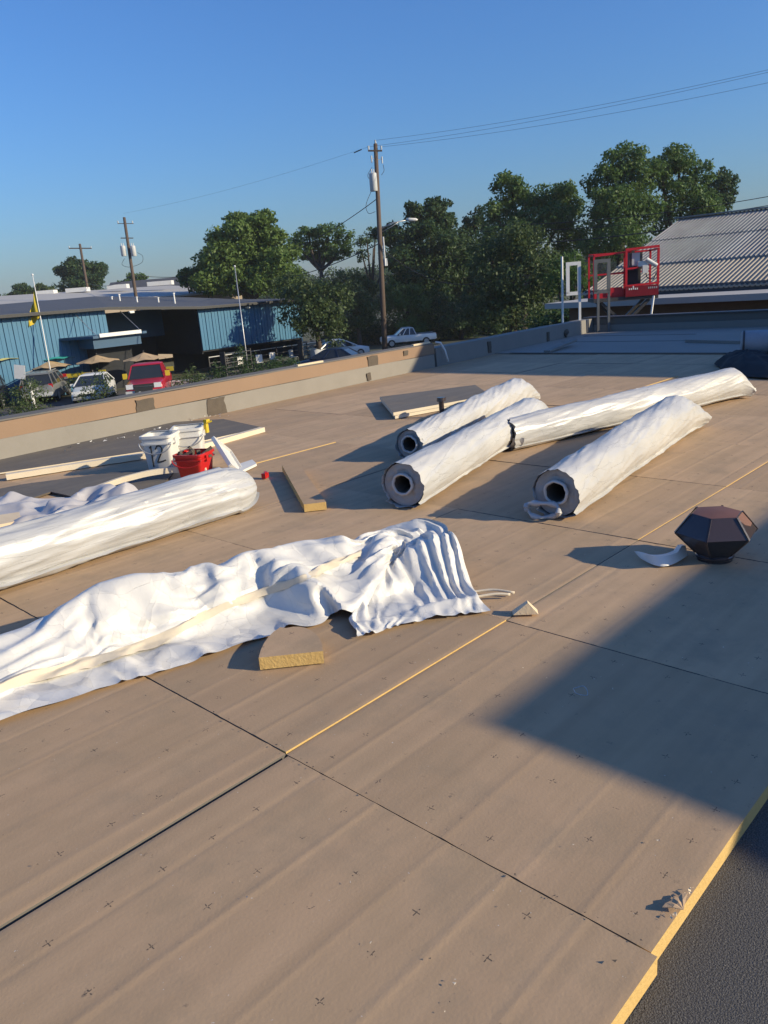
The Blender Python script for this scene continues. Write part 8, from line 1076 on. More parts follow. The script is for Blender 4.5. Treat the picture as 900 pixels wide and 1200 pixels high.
# stacked boards and pipe
sk = thing('board_stack', 'two flat boards stacked near the parapet behind the rolls', 'boards', (7.1, 6.0, 0))
sq = [at(445, 465, .07), at(461, 483.5, .07), at(575, 463, .07), at(557, 451, .07)]
for k, (mt, z0) in enumerate((('facer_grey', .036), ('facer_grey', .0))):
    q = MB(); q.prism([(p.x + .012 * k, p.y - .01 * k) for p in sq], z0, z0 + .034, 0, 1); obj('board', q, [M[mt], M['cream']], sk, True)
pv = thing('vent_pipe', 'short dark capped pipe standing by the board stack', 'pipe', at(518, 488))
q = MB(); q.cyl((0, 0, 0), (0, 0, .17), .028, 12); obj('stem', q, M['bronze'], pv, False, 40)
q = MB(); q.cyl((0, 0, .165), (0, 0, .205), .05, 12, 0, .045); q.box((.04, 0, .185), (.05, .03, .03)); obj('cap', q, M['bronze'], pv, False, 40)
# hexagonal roof vent
VB = Vector((3.66, 1.37, -.028))
vent = thing('roof_vent', 'brown hexagonal metal roof vent with peeling top, right of the rolls', 'vent', VB, R(9))
def hexr(r, z, ph=0, sx=1.): return [(r * math.cos(math.pi / 3 * k + ph) * sx, r * math.sin(math.pi / 3 * k + ph), z) for k in range(6)]
q = MB(); q.cyl((0, 0, -.01), (0, 0, .10), .082, 28); q.tube([(0, 0, .03), (0, 0, .036), (0, 0, .044), (0, 0, .05)], [.084, .09, .09, .084], 28); obj('collar', q, M['bronze'], vent, False, 40)
q = MB(); q.loft([hexr(.085, .048), hexr(.094, .058), hexr(.190, .158), hexr(.193, .164), hexr(.120, .252), hexr(.114, .256)], (True, False)); obj('hood', q, M['bronze'], vent, False, 20)
q = MB(); q.loft([hexr(.114, .256), hexr(.05, .264), hexr(.004, .266)], (False, True)); obj('top_plate', q, M['brown_sunlit'], vent, False, 20)
for k in range(6):
    q = MB(); a = Vector(hexr(.192, .162)[k]); b = Vector(hexr(.119, .254)[k]); q.bar(a, b, .010, .010)
    c = Vector(hexr(.094, .058)[k]); q.bar(a, c, .008, .008); obj('seam', q, M['bronze'], vent)
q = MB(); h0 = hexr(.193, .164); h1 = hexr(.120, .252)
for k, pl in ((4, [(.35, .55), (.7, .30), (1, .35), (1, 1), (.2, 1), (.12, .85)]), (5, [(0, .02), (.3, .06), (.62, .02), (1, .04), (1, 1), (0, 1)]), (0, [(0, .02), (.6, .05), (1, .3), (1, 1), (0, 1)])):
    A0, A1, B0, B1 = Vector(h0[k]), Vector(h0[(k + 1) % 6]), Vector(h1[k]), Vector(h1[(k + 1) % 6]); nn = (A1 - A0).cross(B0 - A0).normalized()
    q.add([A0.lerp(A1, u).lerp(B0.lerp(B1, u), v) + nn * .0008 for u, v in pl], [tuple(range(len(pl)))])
obj('sunlit_face', q, M['brown_sunlit'], vent)  # sun-facing faces in the lighter brown: sunlight put into the colour
q = MB(); h0 = hexr(.193, .164); h1 = hexr(.120, .252)
for k, pl in ((5, [(.05, .15), (.30, .10), (.42, .30), (.75, .22), (.85, .48), (.55, .62), (.40, .85), (.15, .95), (.08, .5)]), (0, [(.0, .3), (.22, .35), (.25, .7), (.1, .9), (.0, .8)])):
    A0, A1, B0, B1 = Vector(h0[k]), Vector(h0[(k + 1) % 6]), Vector(h1[k]), Vector(h1[(k + 1) % 6])
    nn = (A1 - A0).cross(B0 - A0).normalized()
    q.add([A0.lerp(A1, u).lerp(B0.lerp(B1, u), v) + nn * .0015 for u, v in pl], [tuple(range(len(pl)))])
obj('peeled_patch', q, M['white_pl'], vent)
# curved grey-white broken piece beside it
q = MB(); rings = []
c = at(783, 656); e0, e1 = at(750, 654), at(806, 651)
for k in range(13):
    u = k / 12; p = e0.lerp(e1, u) + (at(783, 668) - at(783, 655)) * (math.sin(u * math.pi) * .9); hgt = .012 + .030 * math.sin(u * math.pi) ** .6 + (.03 if u > .85 else 0) + .004 * random.random()
    rings.append([p + Vector((0, 0, .001)), p + Vector((.03, .03, .001)), p + Vector((.05, .055, hgt * .8)), p + Vector((.018, .02, hgt))])
q.loft(rings); tag(obj('broken_collar', q, M['white_pl'], None, False, 40), 'curved broken white piece lying in the vent shadow', 'scrap')
# far right: dark cover over something, drum behind
edge = [at(838, 428), at(848, 436), at(872, 443), at(905, 444), at(925, 436), at(915, 425), at(880, 418), at(848, 420), at(838, 428)]
edge = [Vector((p.x, p.y, 0)) for p in edge]; ctr = sum(edge, Vector()) / len(edge)
Pf = fan(edge, (ctr.x, ctr.y, .20), 22, 90, 9, .012, 14., 2.2, .01, .5, .03)
tag(obj('dark_cover', sheet(Pf), M['dark_room'], None, False, 55), 'heap of black cover sheet at the right edge of the roof', 'cover')
dr = thing('drum', 'grey blue drum lying on the black cover at the right edge', 'drum', (11.25, 3.62, -.06), R(20))
q = MB(); q.tube([(0, -.35, .33), (0, -.33, .33), (0, .33, .33), (0, .35, .33)], [.12, .165, .165, .12], 24); obj('barrel', q, mat('blue_grey_drum_paint', (.30, .33, .37), .5), dr, False, 40)
q = MB()
for y in (-.31, 0, .31): q.tube([(0, y - .012, .33), (0, y + .012, .33)], .171, 24)
obj('hoop', q, M['dark_metal'], dr, False, 40)
flat_piece('cover_board', 'pale flat board lying near the far parapet on the right', 'board', [at(803, 402), at(880, 404), at(905, 396), at(905, 392), at(820, 393)], .008, .05, M['membrane'], M['par_grey'])
q = MB(); q.bar(at(641, 414) + Vector((0, 0, .03)), at(673, 405) + Vector((0, 0, .10)), .12, .04); tag(obj('lumber_piece', q, M['par_grey']), 'short grey board lying askew on the far shaded roof', 'lumber')
for k, (x, y) in enumerate(((651, 397), (657, 396), (663, 396))):
    q = MB(); q.ball((0, 0, .07), (.08, .07, .08), 7); q.jitter(.04, 12); o = obj('debris_lump', q, M['tar'], None, False, 50); o.location = at(x, y) + Vector((0, 0, .01)); tag(o, ('leftmost of three dark waste lumps in the far roof corner', 'middle one of three dark waste lumps in the far roof corner', 'rightmost of three dark waste lumps in the far roof corner')[k], 'waste', 'dark lumps in the far roof corner')
# loose crumbs on the boards
q = MB(); rr = random.Random(3)
def crumb(q, p, s):
    vs = [p + Vector((rr.uniform(-s, s), rr.uniform(-s, s), rr.uniform(0, s * .8))) for k in range(4)]; q.add(vs, [(0, 1, 2), (0, 3, 1), (1, 3, 2), (2, 3, 0)])
for k in range(170):
    x, y = rr.uniform(.2, 5.5), rr.uniform(.7, 5)
    crumb(q, Vector((x, y, .001)), rr.choice((.002, .0025, .003, .0045)))
for px_, py_ in ((532, 1153), (533, 1150), (773, 986), (770, 985), (640, 795), (410, 1034), (290, 1051), (696, 796), (672, 813), (680, 815)): crumb(q, at(px_, py_, .002), .0045)
tag(obj('crumbs', q, M['cream']), kind='stuff')
q = MB()
for k in range(150): crumb(q, Vector((rr.uniform(.2, 6), rr.uniform(.7, 5.5), .001)), rr.choice((.002, .003, .004)))
for k in range(60): crumb(q, Vector((X0 + PITCH + rr.gauss(0, .004), rr.uniform(.6, 3.0), .001)), rr.choice((.002, .003, .005)))
for px_, py_ in ((720, 1127), (505, 1123)): crumb(q, at(px_, py_, 0.), .006)
tag(obj('dark_crumbs', q, M['tar']), kind='stuff')
q = MB()
for k in range(40):
    x = rr.uniform(3.4, 5.6); crumb(q, Vector((x, par_y(x) - rr.uniform(.03, .35), .004)), rr.choice((.01, .015, .03)))
tag(obj('white_scraps', q, M['white_pl']), kind='stuff')
q = MB(); tw = at(678, 812); q.tube(catmull([tw + Vector((.0, .02, .01)), tw + Vector((.02, -.01, .02)), tw + Vector((-.01, -.04, .01)), tw + Vector((-.03, -.01, .015)), tw + Vector((.0, .02, .01))], 16), .0016, 5)
tag(obj('twisted_wire', q, M['steel'], None, False, True), 'tiny loop of wire lying in the big corner shadow', 'wire')
# ------------------------------------------------------------------ blue building across the lot
bb = thing('blue_building', 'blue sheet-metal restaurant building with painted-in darkness under its awning and grey roof', 'building', (24, 48, -3.6))
FY = 48.0
def bpart(name, mb, mt, parent=bb, smooth_=False): return obj(name, mb, mt, parent, True, smooth_)
def seam_panels(x0, x1, zb, zt, y, w=.53):
    n = round((x1 - x0) / w); w = (x1 - x0) / n
    for k in range(n):
        a = x0 + k * w; q = MB(); q.box((a + w / 2, y + .05, (zb + zt) / 2), (w - .006, .06, zt - zb)); q.box((a + .03, y - .005, (zb + zt) / 2), (.05, .055, zt - zb - .02)); q.box((a + w * .55, y + .012, (zb + zt) / 2), (.03, .03, zt - zb - .02))
        o = bpart('wall_panel', q, M['blue_wall'])
seam_panels(13.6, 24.9, -3.6, 1.32, FY); seam_panels(31.75, 41.0, -2.05, .80, FY, .55)
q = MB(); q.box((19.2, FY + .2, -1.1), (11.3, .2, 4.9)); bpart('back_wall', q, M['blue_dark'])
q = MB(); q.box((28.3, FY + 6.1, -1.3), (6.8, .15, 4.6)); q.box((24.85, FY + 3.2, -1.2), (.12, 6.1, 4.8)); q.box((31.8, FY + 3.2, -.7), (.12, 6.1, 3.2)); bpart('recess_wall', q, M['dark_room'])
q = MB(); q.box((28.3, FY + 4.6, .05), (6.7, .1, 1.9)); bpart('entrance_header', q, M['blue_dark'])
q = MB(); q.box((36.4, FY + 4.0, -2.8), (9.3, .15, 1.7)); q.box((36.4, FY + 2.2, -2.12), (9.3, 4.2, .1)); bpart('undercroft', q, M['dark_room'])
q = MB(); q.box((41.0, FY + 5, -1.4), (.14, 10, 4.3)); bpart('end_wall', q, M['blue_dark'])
# roof sheet following the falling eave
q = MB(); fr = [(8, 47.5, 1.52), (13, 47.5, 1.47), (24.9, 47.5, 1.42), (31.7, 47.5, .97), (41.5, 47.5, .90)]; bk = [(8, 63, 2.0), (18, 63, 2.15), (32, 63, 2.35), (41, 63, 1.7), (46, 62, 1.15)]
q.loft([fr, bk], (False, False), closed=False); q.loft([[Vector(p) - Vector((0, 0, .12)) for p in fr], fr], (False, False), closed=False)
q.loft([bk, [Vector(p) - Vector((0, 0, .12)) for p in bk]], (False, False), closed=False); q.loft([[Vector(p) - Vector((0, 0, .12)) for p in bk], [Vector(p) - Vector((0, 0, .12)) for p in fr]], (False, False), closed=False)
bpart('roof', q, M['roof_grey'])
q = MB()
for a, b in zip(fr, fr[1:]): q.bar(Vector(a) + Vector((0, -.04, -.1)), Vector(b) + Vector((0, -.04, -.1)), .08, .16)
bpart('eave_trim', q, M['black'])
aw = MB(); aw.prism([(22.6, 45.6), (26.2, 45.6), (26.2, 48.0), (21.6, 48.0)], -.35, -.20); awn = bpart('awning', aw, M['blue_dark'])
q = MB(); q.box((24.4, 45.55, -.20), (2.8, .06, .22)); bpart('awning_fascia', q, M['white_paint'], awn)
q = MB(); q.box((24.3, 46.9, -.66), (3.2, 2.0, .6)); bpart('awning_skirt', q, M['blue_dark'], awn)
q = MB(); q.box((24.4, 47.35, -2.3), (2.4, 1.2, 2.64)); bpart('porch_shade_block', q, M['dark_room'])  # solid near-black block painting in the darkness under the awning
for x in (22.9, 25.9):
    q = MB(); q.cyl((x, 45.7, -.2), (x, 47.95, 1.1), .02, 6); bpart('stay_rod', q, M['steel'], awn)
for p in ((13.9, 47.8, 1.05), (26.4, 47.45, 1.0), (36.0, 47.9, .62)):
    q = MB(); q.box(p, (.34, .18, .12)); q.box((p[0], p[1] - .1, p[2] - .03), (.30, .05, .09)); bpart('wall_light', q, M['white_pl'])
for px_, q_, h_ in ((141, 58, .8), (161, 57, .55), (186, 58, .5), (205, 57, .9), (132, 60, .6)):
    p = atq(px_, 355, q_); q = MB(); q.cyl(p - Vector((0, 0, .5)), p + Vector((0, 0, h_ * .7)), .06, 8); q.cyl(p + Vector((0, 0, h_ * .7)), p + Vector((0, 0, h_ * .8)), .10, 8); bpart('roof_pipe', q, M['white_paint'])
# railings and clutter of the open terrace below the right part
rl = thing('terrace_railing', 'dark terrace railing of thin rails under the right blue panel', 'railing', (36, 46.6, -3.6))
for z in (-2.45, -2.85, -3.2): q = MB(); q.bar((31.2, 46.6, z), (43.5, 46.7, z + .02), .05, .05); obj('rail', q, M['steel'] if z > -2.5 else M['dark_metal'], rl, True)
for k in range(9): q = MB(); q.bar((31.2 + k * 1.5, 46.62, -3.6), (31.2 + k * 1.5, 46.62, -2.4), .06, .06); obj('post', q, M['dark_metal'], rl, True)
def chair(x, y, rz, label):
    t = thing('patio_chair', label, 'chair', (x, y, -3.6), rz, 'terrace chairs')
    q = MB(); q.box((0, 0, .45), (.45, .45, .04)); obj('seat', q, M['white_pl'], t); q = MB(); q.box((0, .22, .72), (.45, .04, .5)); obj('backrest', q, M['white_pl'], t)
    for sx in (-.2, .2):
        for sy in (-.2, .2): q = MB(); q.box((sx, sy, .215), (.03, .03, .43)); obj('leg', q, M['dark_metal'], t)
    return t
for x, y, lb in ((33.0, 45.3, 'white patio chair nearest the entrance end of the terrace'), (34.3, 45.0, 'white patio chair left of the pole foot'), (35.9, 45.4, 'white patio chair right of the pole foot'), (37.6, 45.2, 'white patio chair farthest right on the terrace')): chair(x, y, random.uniform(-.6, .6), lb)
tb = thing('bench_rack', 'dark slatted rack of shelves on the terrace left of the white pole', 'rack', (31.6, 44.0, -3.6), .1)
for k in range(5): q = MB(); q.box((0, 0, .25 + k * .3), (2.4, .5, .05)); obj('shelf', q, M['dark_metal'], tb)
for sx in (-1.15, 1.15): q = MB(); q.box((sx, 0, .8), (.06, .5, 1.6)); obj('upright', q, M['dark_metal'], tb)
tb2 = dup(tb, (38.8, 44.4, -3.6), .0, 'dark slatted rack of shelves at the hedge end of the terrace'); tb['group'] = tb2['group'] = 'terrace racks'

# building and roofs behind
ob = thing('warehouse', 'long low building with a pale grey roof behind the blue one', 'building', (40, 86, -4))
q = MB(); q.prism([(18, 78), (58, 78), (62, 100), (18, 100)], -4.5, [1.9, 1.9, 3.4, 3.4]); obj('wall', q, M['stucco'], ob, True)
q = MB(); q.prism([(17.5, 77.5), (58.6, 77.5), (62.5, 100.5), (17.5, 100.5)], [1.93, 1.93, 3.5, 3.5], [2.1, 2.1, 3.7, 3.7]); obj('roof', q, M['roof_pale'], ob, True)
for px_, w in ((92, 2.6), (140, 2.4), (55, 2.2), (190, 3.)):
    p = atq(px_, 344, 97); q = MB(); q.box((p.x, p.y, 3.75), (w, 1.4, .5), R(-45)); obj('skylight', q, M['white_paint'], ob, True)
def house(name, label, px_, q_, w, d, zt, rise, rz, wm, rm):
    p = atq(px_, 345, q_); t = thing(name, label, 'house', (p.x, p.y, gz(p.x, p.y)), rz); zb = gz(p.x, p.y)
    q = MB(); q.box((0, 0, (zt - zb) / 2), (w, d, zt - zb)); g0 = zt - zb
    for sx in (-1, 1): q.add([(sx * w / 2, -d / 2, g0), (sx * w / 2, d / 2, g0), (sx * w / 2, 0, g0 + rise)], [(0, 1, 2) if sx > 0 else (2, 1, 0)])
    obj('wall', q, wm, t)
    q = MB(); e = .4
    for sy in (-1, 1):
        a = [Vector((-w / 2 - e, sy * (d / 2 + e), g0 - e * rise / (d / 2))), Vector((w / 2 + e, sy * (d / 2 + e), g0 - e * rise / (d / 2))), Vector((w / 2 + e, 0, g0 + rise)), Vector((-w / 2 - e, 0, g0 + rise))]
        q.loft([a, [v + Vector((0, 0, .18)) for v in a]])
    obj('roof', q, rm, t)
    for k in (-1, 1): q = MB(); q.box((k * w * .22, -d / 2 - .02, g0 * .62), (1.2, .08, 1.3)); wdw = obj('window', q, M['white_paint'], t); q = MB(); q.box((k * w * .22, -d / 2 - .06, g0 * .62), (1.05, .03, 1.15)); obj('pane', q, M['glass_dark'], wdw)
    return t
house('house', 'house with a dark pitched roof at the far left edge', 2, 92, 13, 9, .9, 1.9, R(40), M['stucco'], M['roof_grey'])
house('house', 'house with dark roof and white gable behind the pale warehouse', 186, 122, 14, 9, 2.3, 2.6, R(130), M['white_paint'], M['roof_grey'])

# ------------------------------------------------------------------ corrugated-roof building at the right
cb = thing('metal_roof_building', 'brown building with a long corrugated metal roof behind the red lift', 'building', (28, 4, -3.6))
q = MB(); q.prism([(22.7, -14), (40, -14), (40, 13.4), (22.7, 13.4)], -3.75, .25); obj('wall', q, M['brick'], cb, True)
q = MB(); q.prism([(21.9, -14.5), (24.6, -14.5), (24.6, 13.8), (21.9, 13.8)], .28, .45); obj('canopy', q, M['roof_pale'], cb, True)
q = MB(); q.box((24.55, -.3, .58), (.12, 28.3, .24)); obj('eave_gutter', q, M['roof_grey'], cb, True)
def roof_z(a): return .62 + .305 * (a - 24.5)
def corr_sheet(a0, a1, b0, b1, lift, mt):
    q = MB(); n = int(round((b1 - b0) / .15)); prof = ((0, 0), (.045, 0), (.062, .028), (.095, .028), (.112, 0), (.15, 0)); sg = MB()
    ys = []; 
    for k in range(n):
        for (dy, dz) in prof[:-1]: ys.append((b0 + k * .15 + dy, dz))
    ys.append((b1, 0)); r0 = [(a0, y, roof_z(a0) + z + lift) for y, z in ys]; r1 = [(a1, y, roof_z(a1) + z + lift) for y, z in ys]
    q.loft([r0, r1], (False, False), closed=False)
    q.loft([[Vector(p) - Vector((0, 0, .05)) for p in r0], r0], (False, False), closed=False)
    return obj('roof_sheet', q, mt, cb, True)
b = 13.95; rr = random.Random(9)
while b > -12:
    corr_sheet(24.42, 27.0, b - 1.2, b, 0, M['corr_warm']); corr_sheet(26.85, 29.6, b - 1.2, b, .05, M['corr']); corr_sheet(29.5, 32.1, b - 1.2, b, .075, M['corr']); b -= 1.2
q = MB(); q.loft([[(24.5, 13.9, roof_z(24.5) - .3), (32.05, 13.9, roof_z(24.5) - .3), (32.05, 13.9, roof_z(32) - .02), (24.5, 13.9, roof_z(24.5) - .02)], [(24.5, -12, roof_z(24.5) - .3), (32.05, -12, roof_z(24.5) - .3), (32.05, -12, roof_z(32) - .02), (24.5, -12, roof_z(24.5) - .02)]]); obj('roof_structure', q, M['brick'], cb, True)
q = MB(); q.bar((32.1, 14.1, roof_z(32.1) + .12), (32.1, -12, roof_z(32.1) + .12), .35, .05); obj('ridge_cap', q, M['corr'], cb, True)
q = MB(); q.prism([(32.12, -12), (40, -12), (40, 13.9), (32.12, 13.9)], [1.5] * 4, [roof_z(32) - .05, .9, .9, roof_z(32) - .05]); obj('rear_roof', q, M['corr'], cb, True)
for y, z in ((11.7, -.2), (6.9, -.15)):
    q = MB(); q.box((22.65, y, z - .3), (.06, 1.3, .6)); w = obj('window', q, M['steel'], cb, True); q = MB(); q.box((22.61, y, z - .3), (.03, 1.15, .48)); obj('pane', q, M['glass_dark'], w, True)
q = MB(); q.box((22.6, 6.35, -.9), (.3, .6, 2.2)); obj('pilaster', q, M['par_tan'], cb, True)

M['frame_shade_grey'] = mat('shade_grey_frame_paint', (.13, .135, .14), .6)  # grey darkened so that the shade on this frame is in the colour
# ------------------------------------------------------------------ red scissor lift
LC = (atq(697, 343, 20.3) + atq(770, 343, 20.3)) / 2; LZ = .62
yaw = math.atan2(rx.y, rx.x) - .06
lift = thing('scissor_lift', 'red scissor lift platform with guard rails raised beyond the far parapet', 'lift', (LC.x, LC.y, -3.6), yaw)
Z0 = LZ + 3.6
def lp(name, mb, mt, sm=False, par_=None): return obj(name, mb, mt, par_ or lift, False, sm)
q = MB(); q.box((0, .4, Z0 - .04), (1.66, .80, .10)); lp('deck', q, M['dark_metal'])
q = MB(); q.box((.40, -.02, Z0 + .13), (.84, .05, .26)); lp('toe_board', q, mat('dark_red_paint', (.22, .008, .018), .4))
q = MB(); q.box((-.42, .08, Z0 + .10), (.76, .03, .20)); q.box((-.28, .05, Z0 + .16), (.40, .02, .20)); lp('extension_board', q, M['lift_red'])
def rail(a, b, w=.05): q = MB(); q.bar(a, b, w, w); lp('rail', q, M['lift_red'])
for x in (0.0, .81): rail((x, 0, Z0 + .26), (x, 0, Z0 + 1.16), .055)
rail((-.02, -.002, Z0 + 1.17), (.83, -.002, Z0 + 1.20), .06); rail((0.03, -.002, Z0 + .27), (.80, -.002, Z0 + .30)); rail((.03, 0, Z0 + .70), (.32, 0, Z0 + .71), .045)
for x in (-.80, -.02): rail((x, .10, Z0 + .0), (x, .10, Z0 + 1.07), .045)
rail((-.8, .1, Z0 + 1.08), (.15, .1, Z0 + 1.12), .05); rail((-.78, .1, Z0 + .60), (-.04, .1, Z0 + .62), .04)
for x in (-.80, .81): rail((x, .78, Z0 + .0), (x, .78, Z0 + 1.1), .045)
rail((-.8, .78, Z0 + 1.12), (.81, .78, Z0 + 1.12), .045); rail((-.8, .78, Z0 + .6), (.81, .78, Z0 + .6), .04); rail((.81, .03, Z0 + 1.14), (.81, .76, Z0 + 1.12), .045); rail((-.8, .12, Z0 + 1.1), (-.8, .76, Z0 + 1.1), .045)
q = MB(); q.box((.30, .25, Z0 + .88), (.30, .18, .42)); q.box((.17, .22, Z0 + .9), (.14, .2, .5)); lp('control_box', q, M['dark_metal'])
q = MB(); q.box((.27, .12, Z0 + .92), (.20, .02, .32)); lp('control_panel', q, M['porcelain'])
q = MB(); q.box((.24, .3, Z0 + .45), (.34, .3, .55)); lp('tool_bag', q, M['black'])
for x0, zz in ((.05, .055), (.54, .12)):
    for k in range(5):
        q = MB(); q.box((x0 + .028 + k * .05, -.047, Z0 + .19 + (.03 if k == 2 and x0 < .2 else 0)), (.030, .004, .045 if k != 2 or x0 > .2 else .09)); lp('marking', q, M['white_paint'] if x0 < .2 else M['steel'])
for k, (zb, zt) in enumerate(((.95, 1.95), (1.95, 2.95), (2.95, Z0 - .1))):
    for y in (.12, .68):
        for s in (-1, 1): q = MB(); q.bar((s * .62, y + .02 * s, zb), (-s * .62, y + .02 * s, zt), .07, .11, up=(0, 1, 0)); lp('scissor_arm', q, M['dark_metal'])
q = MB(); q.box((0, .4, .62), (1.7, .8, .5)); lp('chassis', q, M['lift_red'])
for sx in (-.62, .62):
    for y in (.0, .8): q = MB(); q.cyl((sx, y - .07, .2), (sx, y + .07, .2), .2, 18); lp('wheel', q, M['tyre'], 40)
wt = thing('spotlight_tool', 'white hose-like machine hanging on the lift rail', 'tool', (lift.matrix_world @ Vector((0, 0, 0))))
wl_ = world_of(lift)
q = MB(); q.cyl(wl_ @ Vector((.50, -.03, Z0 + .90)), wl_ @ Vector((.76, -.06, Z0 + .72)), .055, 12); q.box(wl_ @ Vector((.47, -.02, Z0 + .66)), (.14, .12, .20), yaw); q.box(wl_ @ Vector((.42, .02, Z0 + .80)), (.24, .08, .13), yaw)
wt.location = wl_ @ Vector((.5, 0, Z0 + .6)); obj('body', q, M['white_pl'], wt, True, 40)
q = MB(); q.tube(catmull([wl_ @ Vector(p) for p in ((.5, 0, Z0 + .6), (.55, .05, Z0 + .45), (.7, .05, Z0 + .4), (.78, .05, Z0 + .55))], 14), .012, 6); obj('hose', q, M['wire'], wt, True, True)
# ladder guard frames at the far parapet
def frame(label, pl, pr, pt, pbm, pfoot, q_, mt, legs):
    c = atq((pl + pr) / 2, pfoot, q_); t = thing('ladder_frame', label, 'frame', (c.x, c.y, c.z), math.atan2(rx.y, rx.x), 'upright frames by the far parapet')
    s = q_ / F_PX; w = (pr - pl) * s; zt = (pfoot - pt) * s; zb = (pfoot - pbm) * s; bw = .075
    for nm, a, b in (('top_bar', (-w / 2, 0, zt - bw / 2), (w / 2, 0, zt - bw / 2)), ('bottom_bar', (-w / 2, 0, zb), (w / 2, 0, zb)), ('side_bar', (-w / 2 + bw / 2, 0, zb), (-w / 2 + bw / 2, 0, zt - bw)), ('side_bar', (w / 2 - bw / 2, 0, zb), (w / 2 - bw / 2, 0, zt - bw))):
        q = MB(); q.bar(a, b, bw, .03, up=(0, 1, 0)) if False else q.bar(a, b, .03, bw); obj(nm, q, mt, t)
    for x in legs: q = MB(); q.bar((x * w / 2, .02, -.8), (x * w / 2, .02, zb), .05, .05); obj('leg', q, mt, t)
    return t
frame('white upright frame on a single leg, left of the red lift', 664, 681, 310, 345, 377, 17.6, M['white_paint'], (.85,))
frame('grey upright frame on two legs, in front of the red lift', 696, 715, 307, 343, 377, 17.5, M['frame_shade_grey'], (-.45, .85))
q = MB(); c = atq(659.5, 377, 17.8); q.bar(c - Vector((0, 0, .8)), c + Vector((0, 0, 1.42)), .035, .035); tag(obj('thin_post', q, M['white_paint']), 'thin white post left of the white upright frame', 'post')
q = MB(); q.bar(wl_ @ Vector((.56, -.25, Z0 - .75)), wl_ @ Vector((.68, -.12, Z0 - .02)), .04, .04); tag(obj('leaning_rod', q, M['white_paint']), 'thin pale rod leaning under the right end of the red lift', 'rod')

# ------------------------------------------------------------------ vehicles
def wheel(t, x, y, r, w=.2):
    q = MB(); s = 1 if y > 0 else -1
    q.tube([(x, y - w / 2, r), (x, y - w / 2 + .03, r), (x, y + w / 2 - .03, r), (x, y + w / 2, r)], [r * .9, r, r, r * .9], 20); ty = obj('wheel', q, M['tyre'], t, False, 40)
    q = MB(); q.cyl((x, y + s * (w / 2 - .02), r), (x, y + s * (w / 2 + .012), r), r * .62, 14); obj('rim', q, M['steel'], ty)
def car(name, label, cat, loc, rz, pm, stations, cabin, wb, wr, W, extras, bed=None, group=None):
    """stations: (x, halfwidth, z0, z1) of the lower body; cabin: (x_base0, x_roof0, x_roof1, x_base1, z_base, z_roof, half_base, half_roof)"""
    t = thing(name, label, cat, loc, rz, group)
    q = MB(); rings = []
    for x, hw, z0, z1 in stations:
        c = min(.12, hw * .2); rings.append([(x, -hw + .02, z0), (x, -hw, z0 + c), (x, -hw, z1 - c * 1.6), (x, -hw + c * .5, z1 - c * .5), (x, -hw + c * 1.6, z1), (x, hw - c * 1.6, z1), (x, hw - c * .5, z1 - c * .5), (x, hw, z1 - c * 1.6), (x, hw, z0 + c), (x, hw - .02, z0)])
    q.loft(rings); obj('body', q, pm, t, False, 35)
    b0, r0, r1, b1, zb, zr, hb, hr = cabin
    q = MB(); q.loft([[(b0, -hb, zb), (b1, -hb, zb), (b1, hb, zb), (b0, hb, zb)], [(r0, -hr, zr - .03), (r1, -hr, zr - .03), (r1, hr, zr - .03), (r0, hr, zr - .03)]]); obj('windows', q, M['glass_dark'], t)
    q = MB(); q.loft([[(r0 - .06, -hr - .02, zr - .05), (r1 + .06, -hr - .02, zr - .05), (r1 + .06, hr + .02, zr - .05), (r0 - .06, hr + .02, zr - .05)], [(r0, -hr, zr), (r1, -hr, zr), (r1, hr, zr), (r0, hr, zr)], [(r0 + .2, -hr + .15, zr + .05), (r1 - .2, -hr + .15, zr + .05), (r1 - .2, hr - .15, zr + .05), (r0 + .2, hr - .15, zr + .05)]]); obj('roof', q, pm, t, False, 30)
    for s in (-1, 1):
        n_ = 4
        for k in range(n_):
            u = k / (n_ - 1); q = MB(); q.bar((b0 + (b1 - b0) * u, s * (hb + .004), zb), (r0 + (r1 - r0) * u, s * (hr + .012), zr - .04), .07, .05, up=(0, s, .2)); obj('pillar', q, pm, t)
    for x in wb:
        for s in (-1, 1): wheel(t, x, s * (W / 2 - .10), wr)
    for nm, mt, lo, d in extras: q = MB(); q.box(lo, d); q.jitter(.004, 6); obj(nm, q, M[mt] if isinstance(mt, str) else mt, t)
    return t
CA = R(53)
red, silver, whitep, darkp, navy = paint('red_car_paint', (.42, .012, .03)), paint('silver_grey_paint', (.17, .175, .175)), paint('white_car_paint', (.72, .72, .70)), paint('black_car_paint', (.015, .016, .02)), paint('navy_car_paint', (.012, .018, .04))
suv_st = [(-2.35, .80, .45, .95), (-2.28, .90, .38, 1.05), (-1.6, .95, .30, 1.08), (0, .96, .30, 1.06), (1.2, .95, .30, 1.02), (2.1, .90, .34, .95), (2.38, .78, .45, .80)]
p = atq(58, 470, 46.5)
